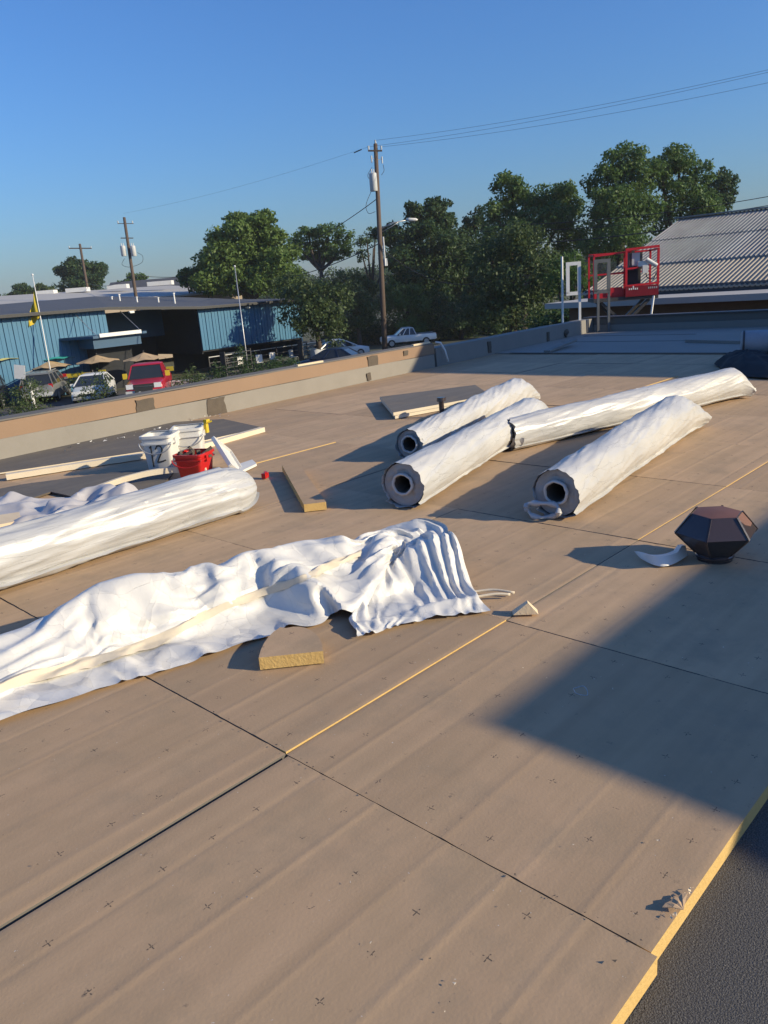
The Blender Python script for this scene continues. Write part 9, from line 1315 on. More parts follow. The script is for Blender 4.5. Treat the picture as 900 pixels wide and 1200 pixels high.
car('suv', 'silver grey SUV seen from behind, parked beside the red truck row at left', 'car', (p.x, p.y, -3.6), CA, silver, suv_st, (-2.22, -1.85, .3, 1.05, 1.04, 1.68, .90, .70), (-1.4, 1.4), .36, 1.9,
    [('taillight', 'tail_red', (-2.22, -.78, 1.0), (.12, .22, .22)), ('taillight', 'tail_red', (-2.22, .78, 1.0), (.12, .22, .22)), ('bumper', 'porcelain', (-2.36, 0, .55), (.12, 1.7, .22)), ('licence_plate', 'white_pl', (-2.37, 0, .88), (.02, .34, .16)), ('tailgate', silver, (-2.31, 0, .9), (.06, 1.4, .36)), ('roof_rail', 'steel', (-.8, .66, 1.76), (1.9, .04, .05)), ('roof_rail', 'steel', (-.8, -.66, 1.76), (1.9, .04, .05)), ('mirror', silver, (.7, -1.02, 1.12), (.12, .2, .14)), ('mirror', silver, (.7, 1.02, 1.12), (.12, .2, .14))])
tr_st = [(2.45, .86, .62, 1.02), (2.38, .93, .55, 1.12), (1.7, .97, .48, 1.20), (.9, .97, .46, 1.24), (-.2, .97, .46, 1.26), (-2.3, .97, .5, 1.26), (-2.4, .95, .55, 1.2)]
p = atq(178, 465, 42.5)
car('pickup_truck', 'red pickup truck facing us with its headlamp lit by the sun', 'truck', (p.x, p.y, -3.6), CA + math.pi, red, tr_st, (-.95, -.6, .35, 1.0, 1.24, 1.93, .92, .74), (-1.55, 1.55), .40, 2.0,
    [('grille', 'black', (2.46, 0, .98), (.06, 1.0, .24)), ('grille_bar', 'chrome', (2.50, 0, .98), (.03, .9, .04)), ('headlight', 'lamp_glass', (2.42, .70, 1.0), (.10, .36, .24)), ('headlight', 'lamp_glass', (2.42, -.70, 1.0), (.10, .36, .24)), ('bumper', 'porcelain', (2.50, 0, .66), (.16, 1.84, .24)), ('brush_guard', 'black', (2.62, .0, .72), (.06, .9, .40)), ('fog_lamp', 'lamp_glass', (2.66, .2, .70), (.03, .1, .1)), ('fog_lamp', 'lamp_glass', (2.66, -.2, .70), (.03, .1, .1)), ('mirror', 'yellow', (.85, 1.10, 1.42), (.12, .22, .28)), ('mirror', 'yellow', (.85, -1.10, 1.42), (.12, .22, .28)), ('bed_wall', red, (-1.7, 0, 1.3), (1.4, 1.8, .1))])
sed_st = [(2.2, .72, .40, .62), (2.1, .84, .28, .74), (1.4, .90, .24, .88), (.6, .91, .22, .95), (-1.2, .91, .22, .98), (-2.0, .86, .26, .96), (-2.2, .76, .36, .86)]
p = atq(113, 469, 44.5)
sedan = car('sedan', 'white sedan facing us, half hidden by a shrub, left of the red truck', 'car', (p.x, p.y, -3.6), CA + math.pi, whitep, sed_st, (-1.75, -1.0, .15, 1.1, .93, 1.44, .86, .62), (-1.35, 1.35), .33, 1.82,
    [('headlight', 'lamp_glass', (2.02, .66, .66), (.2, .30, .14)), ('headlight', 'lamp_glass', (2.02, -.66, .66), (.2, .30, .14)), ('grille', 'black', (2.19, 0, .52), (.05, .9, .14)), ('licence_plate', 'white_pl', (2.22, 0, .40), (.02, .3, .13)), ('mirror', whitep, (.75, 1.0, 1.0), (.1, .2, .13)), ('mirror', whitep, (.75, -1.0, 1.0), (.1, .2, .13))])
p = atq(-10, 478, 45)
car('suv', 'black SUV with chrome front cut by the left edge', 'car', (p.x, p.y, -3.6), CA + math.pi + .1, darkp, suv_st, (-2.22, -1.85, .3, 1.05, 1.04, 1.70, .90, .70), (-1.4, 1.4), .37, 1.95,
    [('headlight', 'lamp_glass', (2.3, .70, .80), (.12, .3, .16)), ('headlight', 'lamp_glass', (2.3, -.70, .80), (.12, .3, .16)), ('grille', 'chrome', (2.38, 0, .78), (.05, .9, .25)), ('bumper', 'chrome', (2.40, 0, .5), (.1, 1.5, .1)), ('mirror', darkp, (.8, 1.02, 1.15), (.1, .2, .15)), ('mirror', darkp, (.8, -1.02, 1.15), (.1, .2, .15))])
p = atq(388, 431, 48); zc = gz(p.x, p.y)
car('sedan', 'dark blue car half hidden behind the parapet right of the blue building', 'car', (p.x, p.y, zc + .1), R(120), navy, sed_st, (-1.75, -1.0, .15, 1.1, .93, 1.44, .86, .62), (-1.35, 1.35), .33, 1.82,
    [('headlight', 'lamp_glass', (2.02, .66, .66), (.2, .30, .14)), ('headlight', 'lamp_glass', (2.02, -.66, .66), (.2, .30, .14)), ('grille', 'black', (2.19, 0, .52), (.05, .9, .14)), ('mirror', navy, (.75, -1.0, 1.0), (.1, .2, .13))])
p = atq(398, 420, 58); zc = gz(p.x, p.y)
car('sedan', 'white car with only its bright nose showing beyond the dark blue car', 'car', (p.x, p.y, zc + .1), R(-20), whitep, sed_st, (-1.75, -1.0, .15, 1.1, .93, 1.44, .86, .62), (-1.35, 1.35), .33, 1.82,
    [('headlight', 'lamp_glass', (2.02, .66, .66), (.2, .30, .14)), ('headlight', 'lamp_glass', (2.02, -.66, .66), (.2, .30, .14)), ('grille', 'black', (2.19, 0, .52), (.05, .9, .14)), ('mirror', whitep, (.75, -1.0, 1.0), (.1, .2, .13))])
pk_st = [(2.75, .80, .55, .95), (2.65, .93, .5, 1.05), (1.7, .97, .46, 1.12), (.9, .97, .46, 1.14), (-.6, .97, .46, 1.14), (-2.7, .97, .5, 1.14), (-2.8, .95, .55, 1.1)]
p = atq(478, 402, 79); zc = gz(p.x, p.y)
car('pickup_truck', 'white pickup truck parked side-on under the dark trees behind the pole', 'truck', (p.x, p.y, zc + .05), R(140), whitep, pk_st, (-.75, -.5, .5, 1.25, 1.12, 1.78, .92, .74), (-1.75, 1.75), .38, 2.0,
    [('headlight', 'lamp_glass', (2.66, .70, .85), (.12, .3, .2)), ('headlight', 'lamp_glass', (2.66, -.70, .85), (.12, .3, .2)), ('bumper', 'chrome', (2.78, 0, .56), (.1, 1.7, .2)), ('bumper', 'chrome', (-2.86, 0, .6), (.1, 1.7, .18)), ('taillight', 'tail_red', (-2.78, .85, .95), (.06, .12, .3)), ('taillight', 'tail_red', (-2.78, -.85, .95), (.06, .12, .3)), ('bed_rail', 'black', (-1.75, .88, 1.17), (1.9, .08, .06)), ('mirror', whitep, (.9, 1.08, 1.2), (.1, .2, .2))])

# ------------------------------------------------------------------ umbrellas, flags, signs
def umbrella(label, px_, py_, q_, w, mt, n=8, drop=.42):
    a = atq(px_, py_, q_); zg = gz(a.x, a.y); t = thing('patio_umbrella', label, 'umbrella', (a.x, a.y, zg), random.uniform(0, .7), 'patio umbrellas'); zt = a.z - zg; r = w / 2
    for k in range(n):
        a0, a1 = 2 * math.pi * k / n, 2 * math.pi * (k + 1) / n; q = MB(); e0 = Vector((r * math.cos(a0), r * math.sin(a0), zt - drop)); e1 = Vector((r * math.cos(a1), r * math.sin(a1), zt - drop)); c = Vector((0, 0, zt)); md = (e0 + e1) / 2 + Vector((0, 0, .06)); m1 = c.lerp(md, .5) + Vector((0, 0, -.05))
        q.add([c, c.lerp(e0, .5) - Vector((0, 0, .02)), e0, md, e1, c.lerp(e1, .5) - Vector((0, 0, .02)), m1], [(0, 1, 6), (1, 2, 3, 6), (6, 3, 4, 5), (0, 6, 5)]); obj('canopy_panel', q, mt, t)
    q = MB(); q.cyl((0, 0, 0), (0, 0, zt + .05), .025, 8); q.ball((0, 0, zt + .07), .05, 6); obj('pole', q, M['dark_metal'], t)
    q = MB(); q.cyl((0, 0, 0), (0, 0, .08), .28, 14); obj('base', q, M['dark_metal'], t)
    for k in range(n): a0 = 2 * math.pi * k / n; q = MB(); q.bar((0, 0, zt - .03), (r * math.cos(a0), r * math.sin(a0), zt - drop - .02), .02, .02); obj('rib', q, M['wood_pole'], t)
    return t
umbrella('tan patio umbrella above the silver grey SUV', 57, 422, 47.5, 2.5, M['tan_canvas'])
umbrella('tan patio umbrella above the white sedan', 113, 416, 47.5, 2.7, M['tan_canvas'])
umbrella('tan patio umbrella above the red pickup truck', 168, 413, 47.5, 2.7, M['tan_canvas'])
umbrella('tan patio umbrella at the left edge under the yellow one', -4, 424, 48, 2.6, M['tan_canvas'])
umbrella('pale yellow patio umbrella at the left edge', -8, 415, 46, 3.0, M['yellow_canvas'], drop=.35)
umbrella('teal patio umbrella behind the tan one above the silver SUV', 61, 413, 48.2, 2.6, M['teal_canvas'], drop=.38)
fp_ = thing('flagpole', 'leaning white flagpole with a limp yellow flag before the blue wall', 'flagpole', (0, 0, 0)); a, b_ = atq(60, 440, 46), atq(38, 320, 46); a.z = -3.6; fp_.location = a
b_ = Vector((a.x - .1, a.y + .3, b_.z)); b_ = atq(38, 322, 46)
q = MB(); q.tube([a, a.lerp(b_, .5), b_], [.04, .032, .022], 8); obj('pole', q, M['white_paint'], fp_, True, True); q = MB(); q.ball(b_, .07, 6); obj('finial', q, M['white_paint'], fp_, True)
NU, NV = 16, 26; Pf = np.zeros((NU, NV, 3)); f0 = a.lerp(b_, .93); f1 = a.lerp(b_, .66)
for i in range(NU):
    for j in range(NV):
        u, v = i / (NU - 1), j / (NV - 1); c = f0.lerp(f1, v); s = -rx * (u * (.15 + 1.0 * v * (1 - .35 * v)) ); dz = -.9 * u * (1 - .3 * v); fold = .10 * math.sin(u * 9 + v * 3) * (.3 + u)
        p = c + s + Vector((0, 0, dz)) + fw * fold; Pf[i, j] = tuple(p)
obj('flag', sheet(Pf), M['yellow'], fp_, True, True)
wp = thing('white_pole', 'slim white pole in front of the right blue panel', 'pole', (0, 0, 0)); a, b_ = atq(290, 425, 46), atq(275, 312, 46); wp.location = a
q = MB(); q.tube([a + (a - b_) * .3, b_], [.036, .028], 8); obj('shaft', q, M['steel'], wp, True, True); q = MB(); q.ball(b_, .06, 6); obj('cap', q, M['white_paint'], wp, True)
sb = thing('sign_board', 'blank tilted white sign board on a post at the left', 'sign', (0, 0, 0)); c = atq(23, 436, 42); sb.location = (c.x, c.y, -3.6)
q = MB(); q.box(c, (.03, .58, .74), rot=Matrix.Rotation(math.atan2(rx.y, rx.x) + math.pi / 2, 3, 'Z') @ Matrix.Rotation(R(10), 3, 'X')); obj('board', q, M['white_paint'], sb, True); q = MB(); q.bar((c.x + .05, c.y, -3.6), (c.x + .04, c.y + .05, c.z), .06, .06); obj('post', q, M['dark_metal'], sb, True)
q = MB(); c = atq(36, 457, 42.5); q.cyl((c.x, c.y, -3.6), (c.x, c.y, c.z + .35), .11, 12); q.ball((c.x, c.y, c.z + .35), .11, 6); tag(obj('bollard', q, M['white_paint'], None, False, 40), 'white bollard between the sign board and the silver SUV', 'bollard')
bn = thing('banner', 'yellow banner with a red patch between the silver SUV and white sedan', 'banner', (0, 0, 0)); c = atq(88, 440, 47); bn.location = (c.x, c.y, -3.6)
q = MB(); q.box(c, (2.0, .03, .26), math.atan2(rx.y, rx.x)); obj('cloth', q, M['yellow'], bn, True); q = MB(); q.box(c - rx * .65 - fw * .03, (.28, .02, .2), math.atan2(rx.y, rx.x)); obj('patch', q, M['red_pl'], bn, True)
for s in (-1, 1): q = MB(); e = c + rx * 1.1 * s; q.bar((e.x, e.y, -3.6), (e.x, e.y, c.z + .25), .05, .05); obj('post', q, M['dark_metal'], bn, True)
for px_, py_, lb in ((120, 436, 'small yellow sign above the white sedan'), (199, 432, 'small yellow sign right of the red truck')):
    c = atq(px_, py_, 46); t = thing('yellow_sign', lb, 'sign', (c.x, c.y, -3.6), 0, 'small yellow signs'); q = MB(); q.box(c, (.42, .03, .26), math.atan2(rx.y, rx.x)); obj('panel', q, M['yellow'], t, True); q = MB(); q.bar((c.x, c.y + .04, -3.6), (c.x, c.y + .04, c.z + .1), .04, .04); obj('post', q, M['dark_metal'], t, True)
q = MB(); c = atq(208, 456, 44); q.box((c.x, c.y, -3.25), (1.6, .3, .7), math.atan2(rx.y, rx.x)); q.box((c.x, c.y, -2.88), (1.7, .36, .06), math.atan2(rx.y, rx.x)); tag(obj('low_wall', q, M['white_paint']), 'low white wall right of the red truck', 'wall')

# ------------------------------------------------------------------ utility poles and wires
def pole(label, base, top, r0, r1): 
    t = thing('utility_pole', label, 'utility pole', base); q = MB(); q.tube([base, Vector(base).lerp(Vector(top), .5), top], [r0, (r0 + r1) / 2, r1], 12); obj('post', q, M['wood_pole'], t, True, True); return t
def insul(t, p): q = MB(); q.tube([p, p + Vector((0, 0, .1)), p + Vector((0, 0, .16)), p + Vector((0, 0, .26))], [.03, .07, .05, .07], 8); obj('insulator', q, M['porcelain'], t, True, 40)
def tank(t, p, r, h): 
    q = MB(); q.tube([p, p + Vector((0, 0, .04)), p + Vector((0, 0, h)), p + Vector((0, 0, h + .06))], [r * .9, r, r, r * .7], 18); tk = obj('transformer', q, M['porcelain'], t, True, 40)
    for s in (-1, 1): q = MB(); a = p + Vector((s * r * .4, 0, h + .05)); q.tube([a, a + Vector((0, 0, .25))], [.06, .03], 8); obj('bushing', q, M['porcelain'], tk, True, 40)
def wire(name, label, a, b, sag, r=.016, n=24, group=None):
    a, b = Vector(a), Vector(b); q = MB(); q.tube([a.lerp(b, k / n) - Vector((0, 0, sag * 4 * (k / n) * (1 - k / n))) for k in range(n + 1)], r, 5)
    return tag(obj(name, q, M['wire'], None, False, True), label, 'wire', group)
c_b, c_t = atq(453, 440, 55), atq(440, 169, 55); c_b = Vector((c_b.x, c_b.y, gz(c_b.x, c_b.y) - .2))
pc = pole('tall wooden utility pole at the centre with a transformer and street light arm', c_b, c_t, .20, .14)
def onp(py_): 
    k = (440 - py_) / (440 - 169); return c_b.lerp(c_t, max(0, min(1, ((440 - py_) / 271))))
cr = onp(178); q = MB(); q.bar(cr - rx * .55 - fw * .1, cr + rx * .45 - fw * .1, .1, .1); obj('crossarm', q, M['wood_pole'], pc, True)
for s in (-.5, .4): insul(pc, cr + rx * s - fw * .1 + Vector((0, 0, .05)))
insul(pc, c_t)
for s, py_ in ((-.32, 192), (.42, 193)):
    p = onp(py_) + rx * s; q = MB(); q.cyl(p, p + Vector((0, 0, .45)), .05, 8); q.bar(p + Vector((0, 0, .3)), onp(py_) + Vector((0, 0, .2)), .04, .04); obj('cutout_fuse', q, M['porcelain'], pc, True, 40)
tank(pc, onp(229) - rx * .26 - fw * .2, .27, 1.15)
for pts in (((436, 222), (429, 240), (432, 250), (440, 248)), ((437, 214), (431, 206), (436, 196)), ((447, 205), (450, 200), (449, 193))): q = MB(); q.tube(catmull([atq(x, y, 54.9) for x, y in pts], 14), .018, 5); obj('jumper_wire', q, M['wire'], pc, True, True)
la = onp(275); q = MB(); q.tube([la, la + rx * 1.0 + Vector((0, 0, .45)), la + rx * 2.0 + Vector((0, 0, .62))], .04, 8); q.tube([la - Vector((0, 0, .25)), la + rx * .9 + Vector((0, 0, .2)), la + rx * 1.4 + Vector((0, 0, .5))], .02, 6); arm = obj('lamp_arm', q, M['steel'], pc, True, True)
q = MB(); c = la + rx * 2.35 + Vector((0, 0, .65)); q.tube([c - rx * .4, c - rx * .2, c + rx * .25, c + rx * .4], [.06, .12, .11, .03], 10); obj('lamp_head', q, M['white_pl'], arm, True, True)
q = MB(); c = onp(312) + rx * .28; q.cyl(c, c + Vector((0, 0, 1.5)), .06, 8); q.box(c + Vector((0, 0, -.2)), (.25, .25, .5)); obj('meter_box', q, M['porcelain'], pc, True)
p2b, p2t = atq(160, 352, 78), atq(145.5, 255, 78); p2b = p2b + (p2b - p2t) * .75
p2 = pole('leaning utility pole with two transformers behind the blue building', p2b, p2t, .2, .14)
c = atq(148.5, 279, 78); q = MB(); q.bar(c - rx * .6, c + rx * .65, .09, .09); obj('crossarm', q, M['wood_pole'], p2, True)
c = atq(146, 262, 78); q = MB(); q.bar(c - rx * .7, c + rx * .9, .06, .06); obj('crossarm', q, M['wood_pole'], p2, True)
for s in (-.65, .8): insul(p2, c + rx * s)
for s in (-.45, .55): tank(p2, atq(151.5, 301, 78) + rx * s - fw * .2, .26, .95)
q = MB(); q.tube(catmull([atq(x, y, 78) for x, y in ((146, 303), (143, 310), (152, 313), (166, 308), (167, 300), (161, 296))], 16), .02, 5); obj('jumper_wire', q, M['wire'], p2, True, True)
p1b, p1t = atq(105, 352, 100), atq(93.5, 286, 100); p1b = p1b + (p1b - p1t) * .8
p1 = pole('far utility pole with a plain crossarm before the round tree', p1b, p1t, .2, .15)
c = atq(94.5, 291, 100); q = MB(); q.bar(c - rx * 1.5, c + rx * 1.4, .13, .13); obj('crossarm', q, M['wood_pole'], p1, True)
for s in (-1.45, 0, 1.35): insul(p1, c + rx * s)
PW = 'overhead wires from the centre pole'
for lb, pa, pb in (('top overhead wire crossing the sky from the centre pole to the right edge', c_t + Vector((0, 0, .25)), atq(960, 68, 40)), ('middle overhead wire crossing the sky to the right edge', cr - rx * .5 + Vector((0, 0, .3)), atq(960, 70.5, 42)), ('lowest of the three sky wires running to the right edge', cr + rx * .4 + Vector((0, 0, .3)), atq(960, 84, 40))): wire('overhead_wire', lb, pa, pb, .35, .008, 30, PW)
wire('overhead_wire', 'faint overhead wire running left from the pole top', cr - rx * .5 + Vector((0, 0, .3)), atq(145, 250, 78), .35, .006, 30, PW)
q = MB(); ca_, cb_ = cr - rx * .55 + Vector((0, 0, .3)), atq(415, 179, 56); q.tube([ca_.lerp(cb_, .45), cb_], .035, 6); tag(obj('wire_sleeve', q, M['wire'], None, False, True), 'thick dark sleeve on the wire left of the pole top', 'wire')
wire('service_cable', 'service cable dropping left from the centre pole over the trees', onp(236), atq(330, 295, 88), .5, .03, 24, PW)
wire('service_cable', 'low cable running left from the centre pole', onp(292), atq(300, 330, 84), .6, .035, 24, PW)
wire('service_cable', 'slack pale cable hanging right of the pole before the dark trees', onp(297), atq(575, 329, 52), 1.1, .028, 24, PW)
for lb, y0, y1, r in (('thick cable passing behind the red lift up to the right edge', 281, 240, .035), ('upper cable of the group at the right edge', 258, 221, .022), ('middle cable of the group at the right edge', 265, 232, .02)): wire('phone_cable', lb, atq(560, y0 + 6, 58), atq(950, y1, 44), .5, r, 30, 'cables over the metal roof')
wire('far_wire', 'wire running right from the leaning pole with transformers', atq(155, 322, 78), atq(235, 321, 90), .3, .03, 16, 'wires by the leaning pole')
wire('far_wire', 'wire between the leaning pole and the far pole', atq(155, 322, 78), atq(100, 330, 100), .8, .03, 16, 'wires by the leaning pole')

# ------------------------------------------------------------------ trees and shrubs
def leaf_mesh(name, blobs, size, dens, mt, seed, gap=.12, flat=.85):
    """blobs: (centre, radii). leaf-sized quads through the outer volume of each lump, thinned by noise"""
    rs = np.random.RandomState(seed); V_ = []; C3 = []
    for c, r in blobs:
        vol = r[0] * r[1] * r[2]; n = int(2.0 * dens * (r[0] * r[1] + r[1] * r[2] + r[0] * r[2]))
        d = rs.normal(size=(n, 3)); d /= np.linalg.norm(d, axis=1, keepdims=True); rad = rs.uniform(.0, 1, (n, 1)) ** .38
        pt = d * rad
        k = np.array([noise.noise(Vector(p * 2.6) + Vector((seed * 1.3, c[0], c[1]))) for p in pt]); keep = k > -gap - .25 * (1 - rad[:, 0])
        shape = 1 + .28 * np.array([noise.noise(Vector(p / (np.linalg.norm(p) + 1e-6) * 2.1) + Vector((c[2], seed, 3))) for p in pt])[:, None]
        pt = (pt * shape)[keep]
        C3.append(pt * np.array(r) + np.array(c)); V_.append(d[keep])
    C3 = np.concatenate(C3); D = np.concatenate(V_); n = len(C3)
    nrm = D * .55 + rs.normal(size=(n, 3)) * .6 + np.array([0, 0, .35]); nrm /= np.linalg.norm(nrm, axis=1, keepdims=True)
    t = np.cross(nrm, rs.normal(size=(n, 3))); t /= np.linalg.norm(t, axis=1, keepdims=True); b = np.cross(nrm, t)
    s = .72 * size * rs.uniform(.5, 1.3, (n, 1)); w = s * rs.uniform(.4, .62, (n, 1))
    v = np.stack([C3 - t * s * .5, C3 + b * w * .5 - nrm * s * .1, C3 + t * s * .5 - nrm * s * .08, C3 - b * w * .5 - nrm * s * .1], 1).reshape(-1, 3)
    me = bpy.data.meshes.new(name); me.vertices.add(n * 4); me.vertices.foreach_set('co', v.ravel()); me.loops.add(n * 4); me.loops.foreach_set('vertex_index', np.arange(n * 4)); me.polygons.add(n)
    me.polygons.foreach_set('loop_start', np.arange(n) * 4); me.polygons.foreach_set('loop_total', np.full(n, 4)); me.materials.append(mt); me.update(calc_edges=True); me.validate(); return me
def tree(name, label, cat, base, blobs, size, dens, mt, seed, tr=.25, gap=.12, group=None, limbs=True, lean=(0, 0), fk=.42):
    base = Vector(base); t = thing(name, label, cat, base, 0, group)
    rel = [((c[0] - base.x, c[1] - base.y, c[2] - base.z), r) for c, r in blobs]
    # break every lump into smaller clumps so that the outline is uneven
    rs = random.Random(seed); fine = []
    for c, r in rel:
        fine.append((c, tuple(v * .80 for v in r)))
        for k in range(7):
            d = Vector((rs.gauss(0, 1), rs.gauss(0, 1), rs.gauss(.25, .8))).normalized(); f = rs.uniform(.28, .46)
            fine.append(((c[0] + d.x * r[0] * .8, c[1] + d.y * r[1] * .8, c[2] + d.z * r[2] * .8), (r[0] * f, r[1] * f, r[2] * f)))
    cr_ = bpy.data.objects.new('crown', leaf_mesh('crown', fine, size, dens, mt, seed, gap)); cr_.parent = t; col.objects.link(cr_)
    top = max(c[2] for c, r in rel); cx = sum(c[0] for c, r in rel) / len(rel); cy = sum(c[1] for c, r in rel) / len(rel)
    q = MB(); fork = Vector((cx * .5 + lean[0], cy * .5 + lean[1], max(.4, top * fk))); q.tube(catmull([(0, 0, -.3), (fork.x * .4, fork.y * .3, fork.z * .5), fork, (cx, cy, top * .85)], 12), [tr * (1 - .8 * (k / 12)) for k in range(13)], 8)
    trk = obj('trunk', q, M['bark'], t, False, True)
    if limbs:
        for c, r in rel: q = MB(); c = Vector(c); md = fork.lerp(c, .5) + Vector((rs.uniform(-.3, .3), rs.uniform(-.3, .3), -.1 * (c.z - fork.z))); q.tube(catmull([fork, md, c, c + Vector((0, 0, r[2] * .5))], 8), [tr * .5 * (1 - .85 * k / 8) for k in range(9)], 6); obj('limb', q, M['bark'], trk, False, True)
    return t
def pb(q_, *lst):                               # lumps measured in the photo at depth q_: (px, py, rx, ry, depth offset, depth radius factor)
    out = []; s = q_ / F_PX
    for x, y, a, b_, dq in lst: c = atq(x, y, q_ + dq); out.append(((c.x, c.y, c.z), (a * s, a * s, b_ * s)))
    return out
def base_of(px_, q_): c = atq(px_, 380, q_); return (c.x, c.y, gz(c.x, c.y))
tree('tree', 'round dark tree behind the far crossarm pole', 'tree', base_of(96, 150), pb(150, (84, 318, 19, 15, 0), (105, 318, 20, 15, 2), (96, 333, 32, 14, 0), (94, 310, 15, 8, 0)), .75, 62, M['leaf_dark'], 1, .5)
tree('tree', 'small distant tree at the far left behind the dark-roofed house', 'tree', base_of(27, 170), pb(170, (27, 342, 17, 8, 0), (24, 336, 9, 6, 0)), .8, 50, M['leaf_dark'], 2, .35)
tree('tree', 'low distant tree beside the flagpole top', 'tree', base_of(50, 165), pb(165, (50, 341, 13, 8, 0), (62, 345, 14, 7, 2)), .8, 50, M['leaf_olive'], 3, .35)
tree('tree', 'small green tree beside the leaning utility pole', 'tree', base_of(160, 130), pb(130, (160, 328, 14, 9, 0), (150, 335, 16, 8, 0), (135, 338, 12, 6, 4)), .6, 55, M['leaf_mid'], 4, .3)
tree('tree', 'large bright green tree standing behind the right end of the blue building', 'tree', base_of(290, 84), pb(84, (285, 280, 42, 26, 0), (262, 300, 34, 28, -2), (315, 296, 34, 28, 0), (295, 262, 32, 14, 0), (270, 325, 45, 26, -1), (325, 325, 36, 28, -2), (300, 310, 40, 30, 2)), .58, 70, M['leaf_lite'], 5, .5, .16)
tree('tree', 'small tree left of the large bright green one, above the blue roof', 'tree', base_of(232, 88), pb(88, (232, 325, 22, 16, 0), (218, 328, 12, 13, 0), (245, 335, 24, 14, 0), (228, 318, 14, 8, 0)), .5, 70, M['leaf_mid'], 6, .3, .14)
tree('tree', 'bushy tree shading the right end of the blue panel', 'tree', base_of(372, 56), pb(56, (360, 345, 32, 24, 0), (385, 355, 28, 26, -1), (372, 378, 36, 26, -1), (350, 365, 24, 30, 1), (395, 385, 18, 24, -2), (338, 335, 22, 16, 2)), .36, 75, M['leaf_olive'], 7, .28, .14)
tree('tree', 'umbrella-shaped tree with bare branching limbs between bright tree and pole', 'tree', base_of(382, 98), pb(98, (345, 285, 14, 12, 3), (372, 300, 22, 11, 3), (395, 296, 20, 11, 0), (362, 278, 20, 13, 0), (385, 272, 24, 13, 0), (405, 283, 15, 13, 0), (352, 290, 12, 12, 0), (372, 290, 16, 10, 2)), .55, 52, M['leaf_mid'], 8, .5, .04, fk=.66)
tree('tree', 'dark tall tree directly behind the centre pole', 'tree', base_of(495, 92), pb(92, (492, 255, 26, 20, 0), (520, 265, 22, 22, 0), (470, 280, 24, 18, 0), (505, 290, 40, 28, -2), (485, 320, 40, 30, -2), (530, 320, 34, 34, 0), (450, 275, 16, 12, 2), (512, 243, 18, 12, 0)), .62, 66, M['leaf_dark'], 9, .55, .10)
tree('tree', 'thin-leaved tree just left of the centre pole, sky showing through', 'tree', base_of(432, 100), pb(100, (430, 282, 15, 10, 0), (440, 272, 13, 9, 0), (425, 300, 12, 8, 0), (455, 300, 16, 12, 0)), .5, 36, M['leaf_dark'], 10, .4, -.02)
tree('tree', 'tall broad tree right of the centre, its crown highest left of the lift', 'tree', base_of(612, 78), pb(78, (600, 222, 26, 22, 0), (640, 232, 36, 20, 0), (662, 245, 26, 22, 2), (580, 250, 24, 22, 0), (625, 262, 44, 26, -2), (665, 275, 26, 26, 0), (600, 285, 40, 28, -2)), .52, 70, M['leaf_mid'], 11, .5, .14)
tree('tree', 'dense olive-green tree in front, low behind the grey parapet', 'tree', base_of(600, 54), pb(54, (600, 290, 42, 32, 0), (630, 300, 30, 30, -2), (575, 300, 30, 30, 0), (610, 330, 48, 34, -2), (575, 345, 42, 32, 0), (640, 340, 30, 32, 0), (600, 365, 60, 24, -1)), .36, 72, M['leaf_olive'], 12, .4, .16)
tree('tree', 'tallest tree behind the red lift, rounded crown against the sky', 'tree', base_of(725, 72), pb(72, (728, 190, 32, 22, 0), (712, 215, 26, 28, 0), (748, 212, 28, 28, 0), (725, 245, 38, 30, -2), (700, 255, 26, 28, 0), (750, 255, 26, 34, 0), (720, 285, 40, 26, -2)), .48, 72, M['leaf_mid'], 13, .5, .12)
tree('tree', 'tall tree with a spreading crown over the corrugated roof ridge', 'tree', base_of(795, 74), pb(74, (795, 188, 30, 20, 0), (775, 205, 24, 24, 0), (815, 205, 24, 22, 0), (800, 230, 36, 26, 0), (780, 262, 18, 26, 2), (830, 240, 24, 24, 0)), .48, 70, M['leaf_mid'], 14, .5, .10)
tree('tree', 'dark tree at the right end of the tall row, above the metal roof', 'tree', base_of(838, 84), pb(84, (842, 215, 19, 18, 0), (835, 238, 24, 18, 0), (825, 262, 22, 18, 0), (848, 228, 14, 16, 0)), .55, 66, M['leaf_dark'], 15, .45, .10)
tree('tree', 'shaded tree filling the gap between the two tall groups', 'tree', base_of(560, 95), pb(95, (556, 262, 16, 18, 0), (550, 300, 26, 30, 0), (560, 335, 40, 34, 0)), .6, 66, M['leaf_dark'], 16, .45, .15)
tree('tree', 'green tree low behind the white upright frames', 'tree', base_of(668, 48), pb(48, (668, 312, 24, 18, 0), (685, 325, 22, 20, -1), (655, 335, 24, 22, 0), (690, 350, 20, 16, 0)), .32, 74, M['leaf_mid'], 17, .25, .14)
tree('vine_thicket', 'light green vine-covered thicket behind the white pickup', 'thicket', base_of(468, 86), pb(86, (462, 340, 15, 14, 0), (483, 345, 14, 18, 0), (470, 362, 26, 20, 0), (500, 365, 22, 18, 0), (490, 380, 30, 12, 0)), .45, 68, M['leaf_lite'], 18, .25, .16)
tree('tree', 'dark low tree between umbrella-shaped tree and the pickup', 'tree', base_of(420, 82), pb(82, (405, 335, 22, 20, 3), (428, 340, 18, 18, 4), (385, 345, 20, 20, 5), (415, 350, 20, 22, 0), (432, 362, 20, 22, 0), (412, 372, 24, 20, 0)), .45, 66, M['leaf_olive'], 19, .3, .14)
tree('tree', 'dark undergrowth tree under the tall trees right of the pickup', 'tree', base_of(540, 84), pb(84, (530, 368, 34, 24, 0), (560, 375, 34, 20, 0), (515, 350, 24, 24, 3)), .5, 66, M['leaf_dark'], 20, .3, .18)
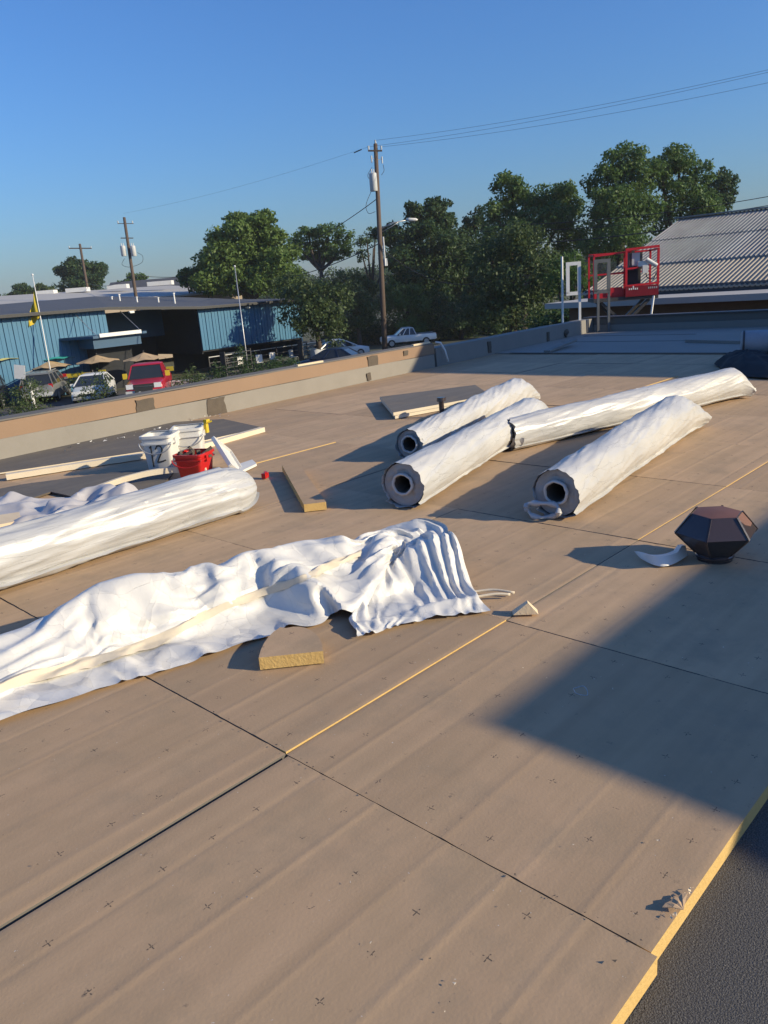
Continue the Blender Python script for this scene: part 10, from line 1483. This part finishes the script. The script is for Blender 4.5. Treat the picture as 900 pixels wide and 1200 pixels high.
for k, (px_, py_, q_, w, h_, mt, lb) in enumerate(((30, 472, 39.5, 44, 34, 'leaf_olive', 'scraggly shrub before the silver SUV at the left'), (115, 457, 40.5, 24, 29, 'leaf_olive', 'slender shrub in front of the white sedan'), (222, 448, 42, 28, 22, 'leaf_olive', 'round shrub right of the low white wall'), (284, 432, 43, 26, 30, 'leaf_dark', 'upright shrub at the foot of the slim white pole'), (332, 430, 45, 34, 20, 'leaf_dark', 'flowering hedge plant left of the dark blue car'), (308, 438, 43.5, 24, 16, 'leaf_dark', 'low shrub between pole and hedge plant'), (255, 440, 43, 22, 19, 'leaf_dark', 'low shrub before the dark rack'), (96, 446, 46, 22, 12, 'leaf_olive', 'planting under the yellow banner'))):
    s = q_ / F_PX; tree('shrub', lb, 'shrub', Vector(base_of(px_, q_)), pb(q_, (px_ - w * .3, py_ + h_ * .2, w * .68, h_ * .75, 0), (px_ + w * .3, py_ + h_ * .1, w * .62, h_ * .8, .3), (px_, py_ - h_ * .3, w * .5, h_ * .62, 0)), .17, 120, M[mt], 40 + k, .05, .05, 'shrubs along the lot edge')
ub = []; rs_ = random.Random(14)
for k in range(26):
    c = atq(400 + k * 11, 388 - k * .8, 90 + rs_.uniform(-4, 6)); ub.append(((c.x, c.y, gz(c.x, c.y) + 1.2), (2.2, 2.2, rs_.uniform(1.5, 2.4))))
for k in range(9):
    c = atq(640 + k * 9, 370, 46 + rs_.uniform(-2, 3)); ub.append(((c.x, c.y, gz(c.x, c.y) + 1.2), (1.6, 1.6, rs_.uniform(1.6, 2.2))))
me = leaf_mesh('undergrowth', ub, .42, 60, M['leaf_dark'], 70, .3); o = bpy.data.objects.new('undergrowth', me); col.objects.link(o); tag(o, kind='stuff')
# far-off wood along the horizon
fb = []
rs_ = random.Random(4)
for k in range(64):
    px_ = -120 + k * 19; yh = Y_HOR + S_HOR * (px_ - 450); q_ = 240 + rs_.uniform(-25, 25); c = atq(px_, yh - 3 + rs_.uniform(-4, 3), q_); fb.append(((c.x, c.y, c.z), (7, 7, rs_.uniform(4.5, 6.5)))); fb.append(((c.x, c.y, c.z - 4), (8, 8, 5)))
me = leaf_mesh('distant_wood', fb, 1.5, 9, M['leaf_dark'], 77, .3); o = bpy.data.objects.new('distant_wood', me); col.objects.link(o); tag(o, kind='stuff')

# ------------------------------------------------------------------ summer haze between the camera and the far trees
hz = MB(); hz.box((30, 30, 10), (4000, 4000, 36)); hm = bpy.data.materials.new('haze_air'); hm.use_nodes = True; hn = hm.node_tree.nodes; hn.clear()
ho = hn.new('ShaderNodeOutputMaterial'); pv_ = hn.new('ShaderNodeVolumePrincipled'); pv_.inputs['Color'].default_value = (.92, .95, 1, 1); pv_.inputs['Density'].default_value = .00026; hm.node_tree.links.new(pv_.outputs[0], ho.inputs['Volume'])
tag(obj('haze', hz, hm), kind='stuff')
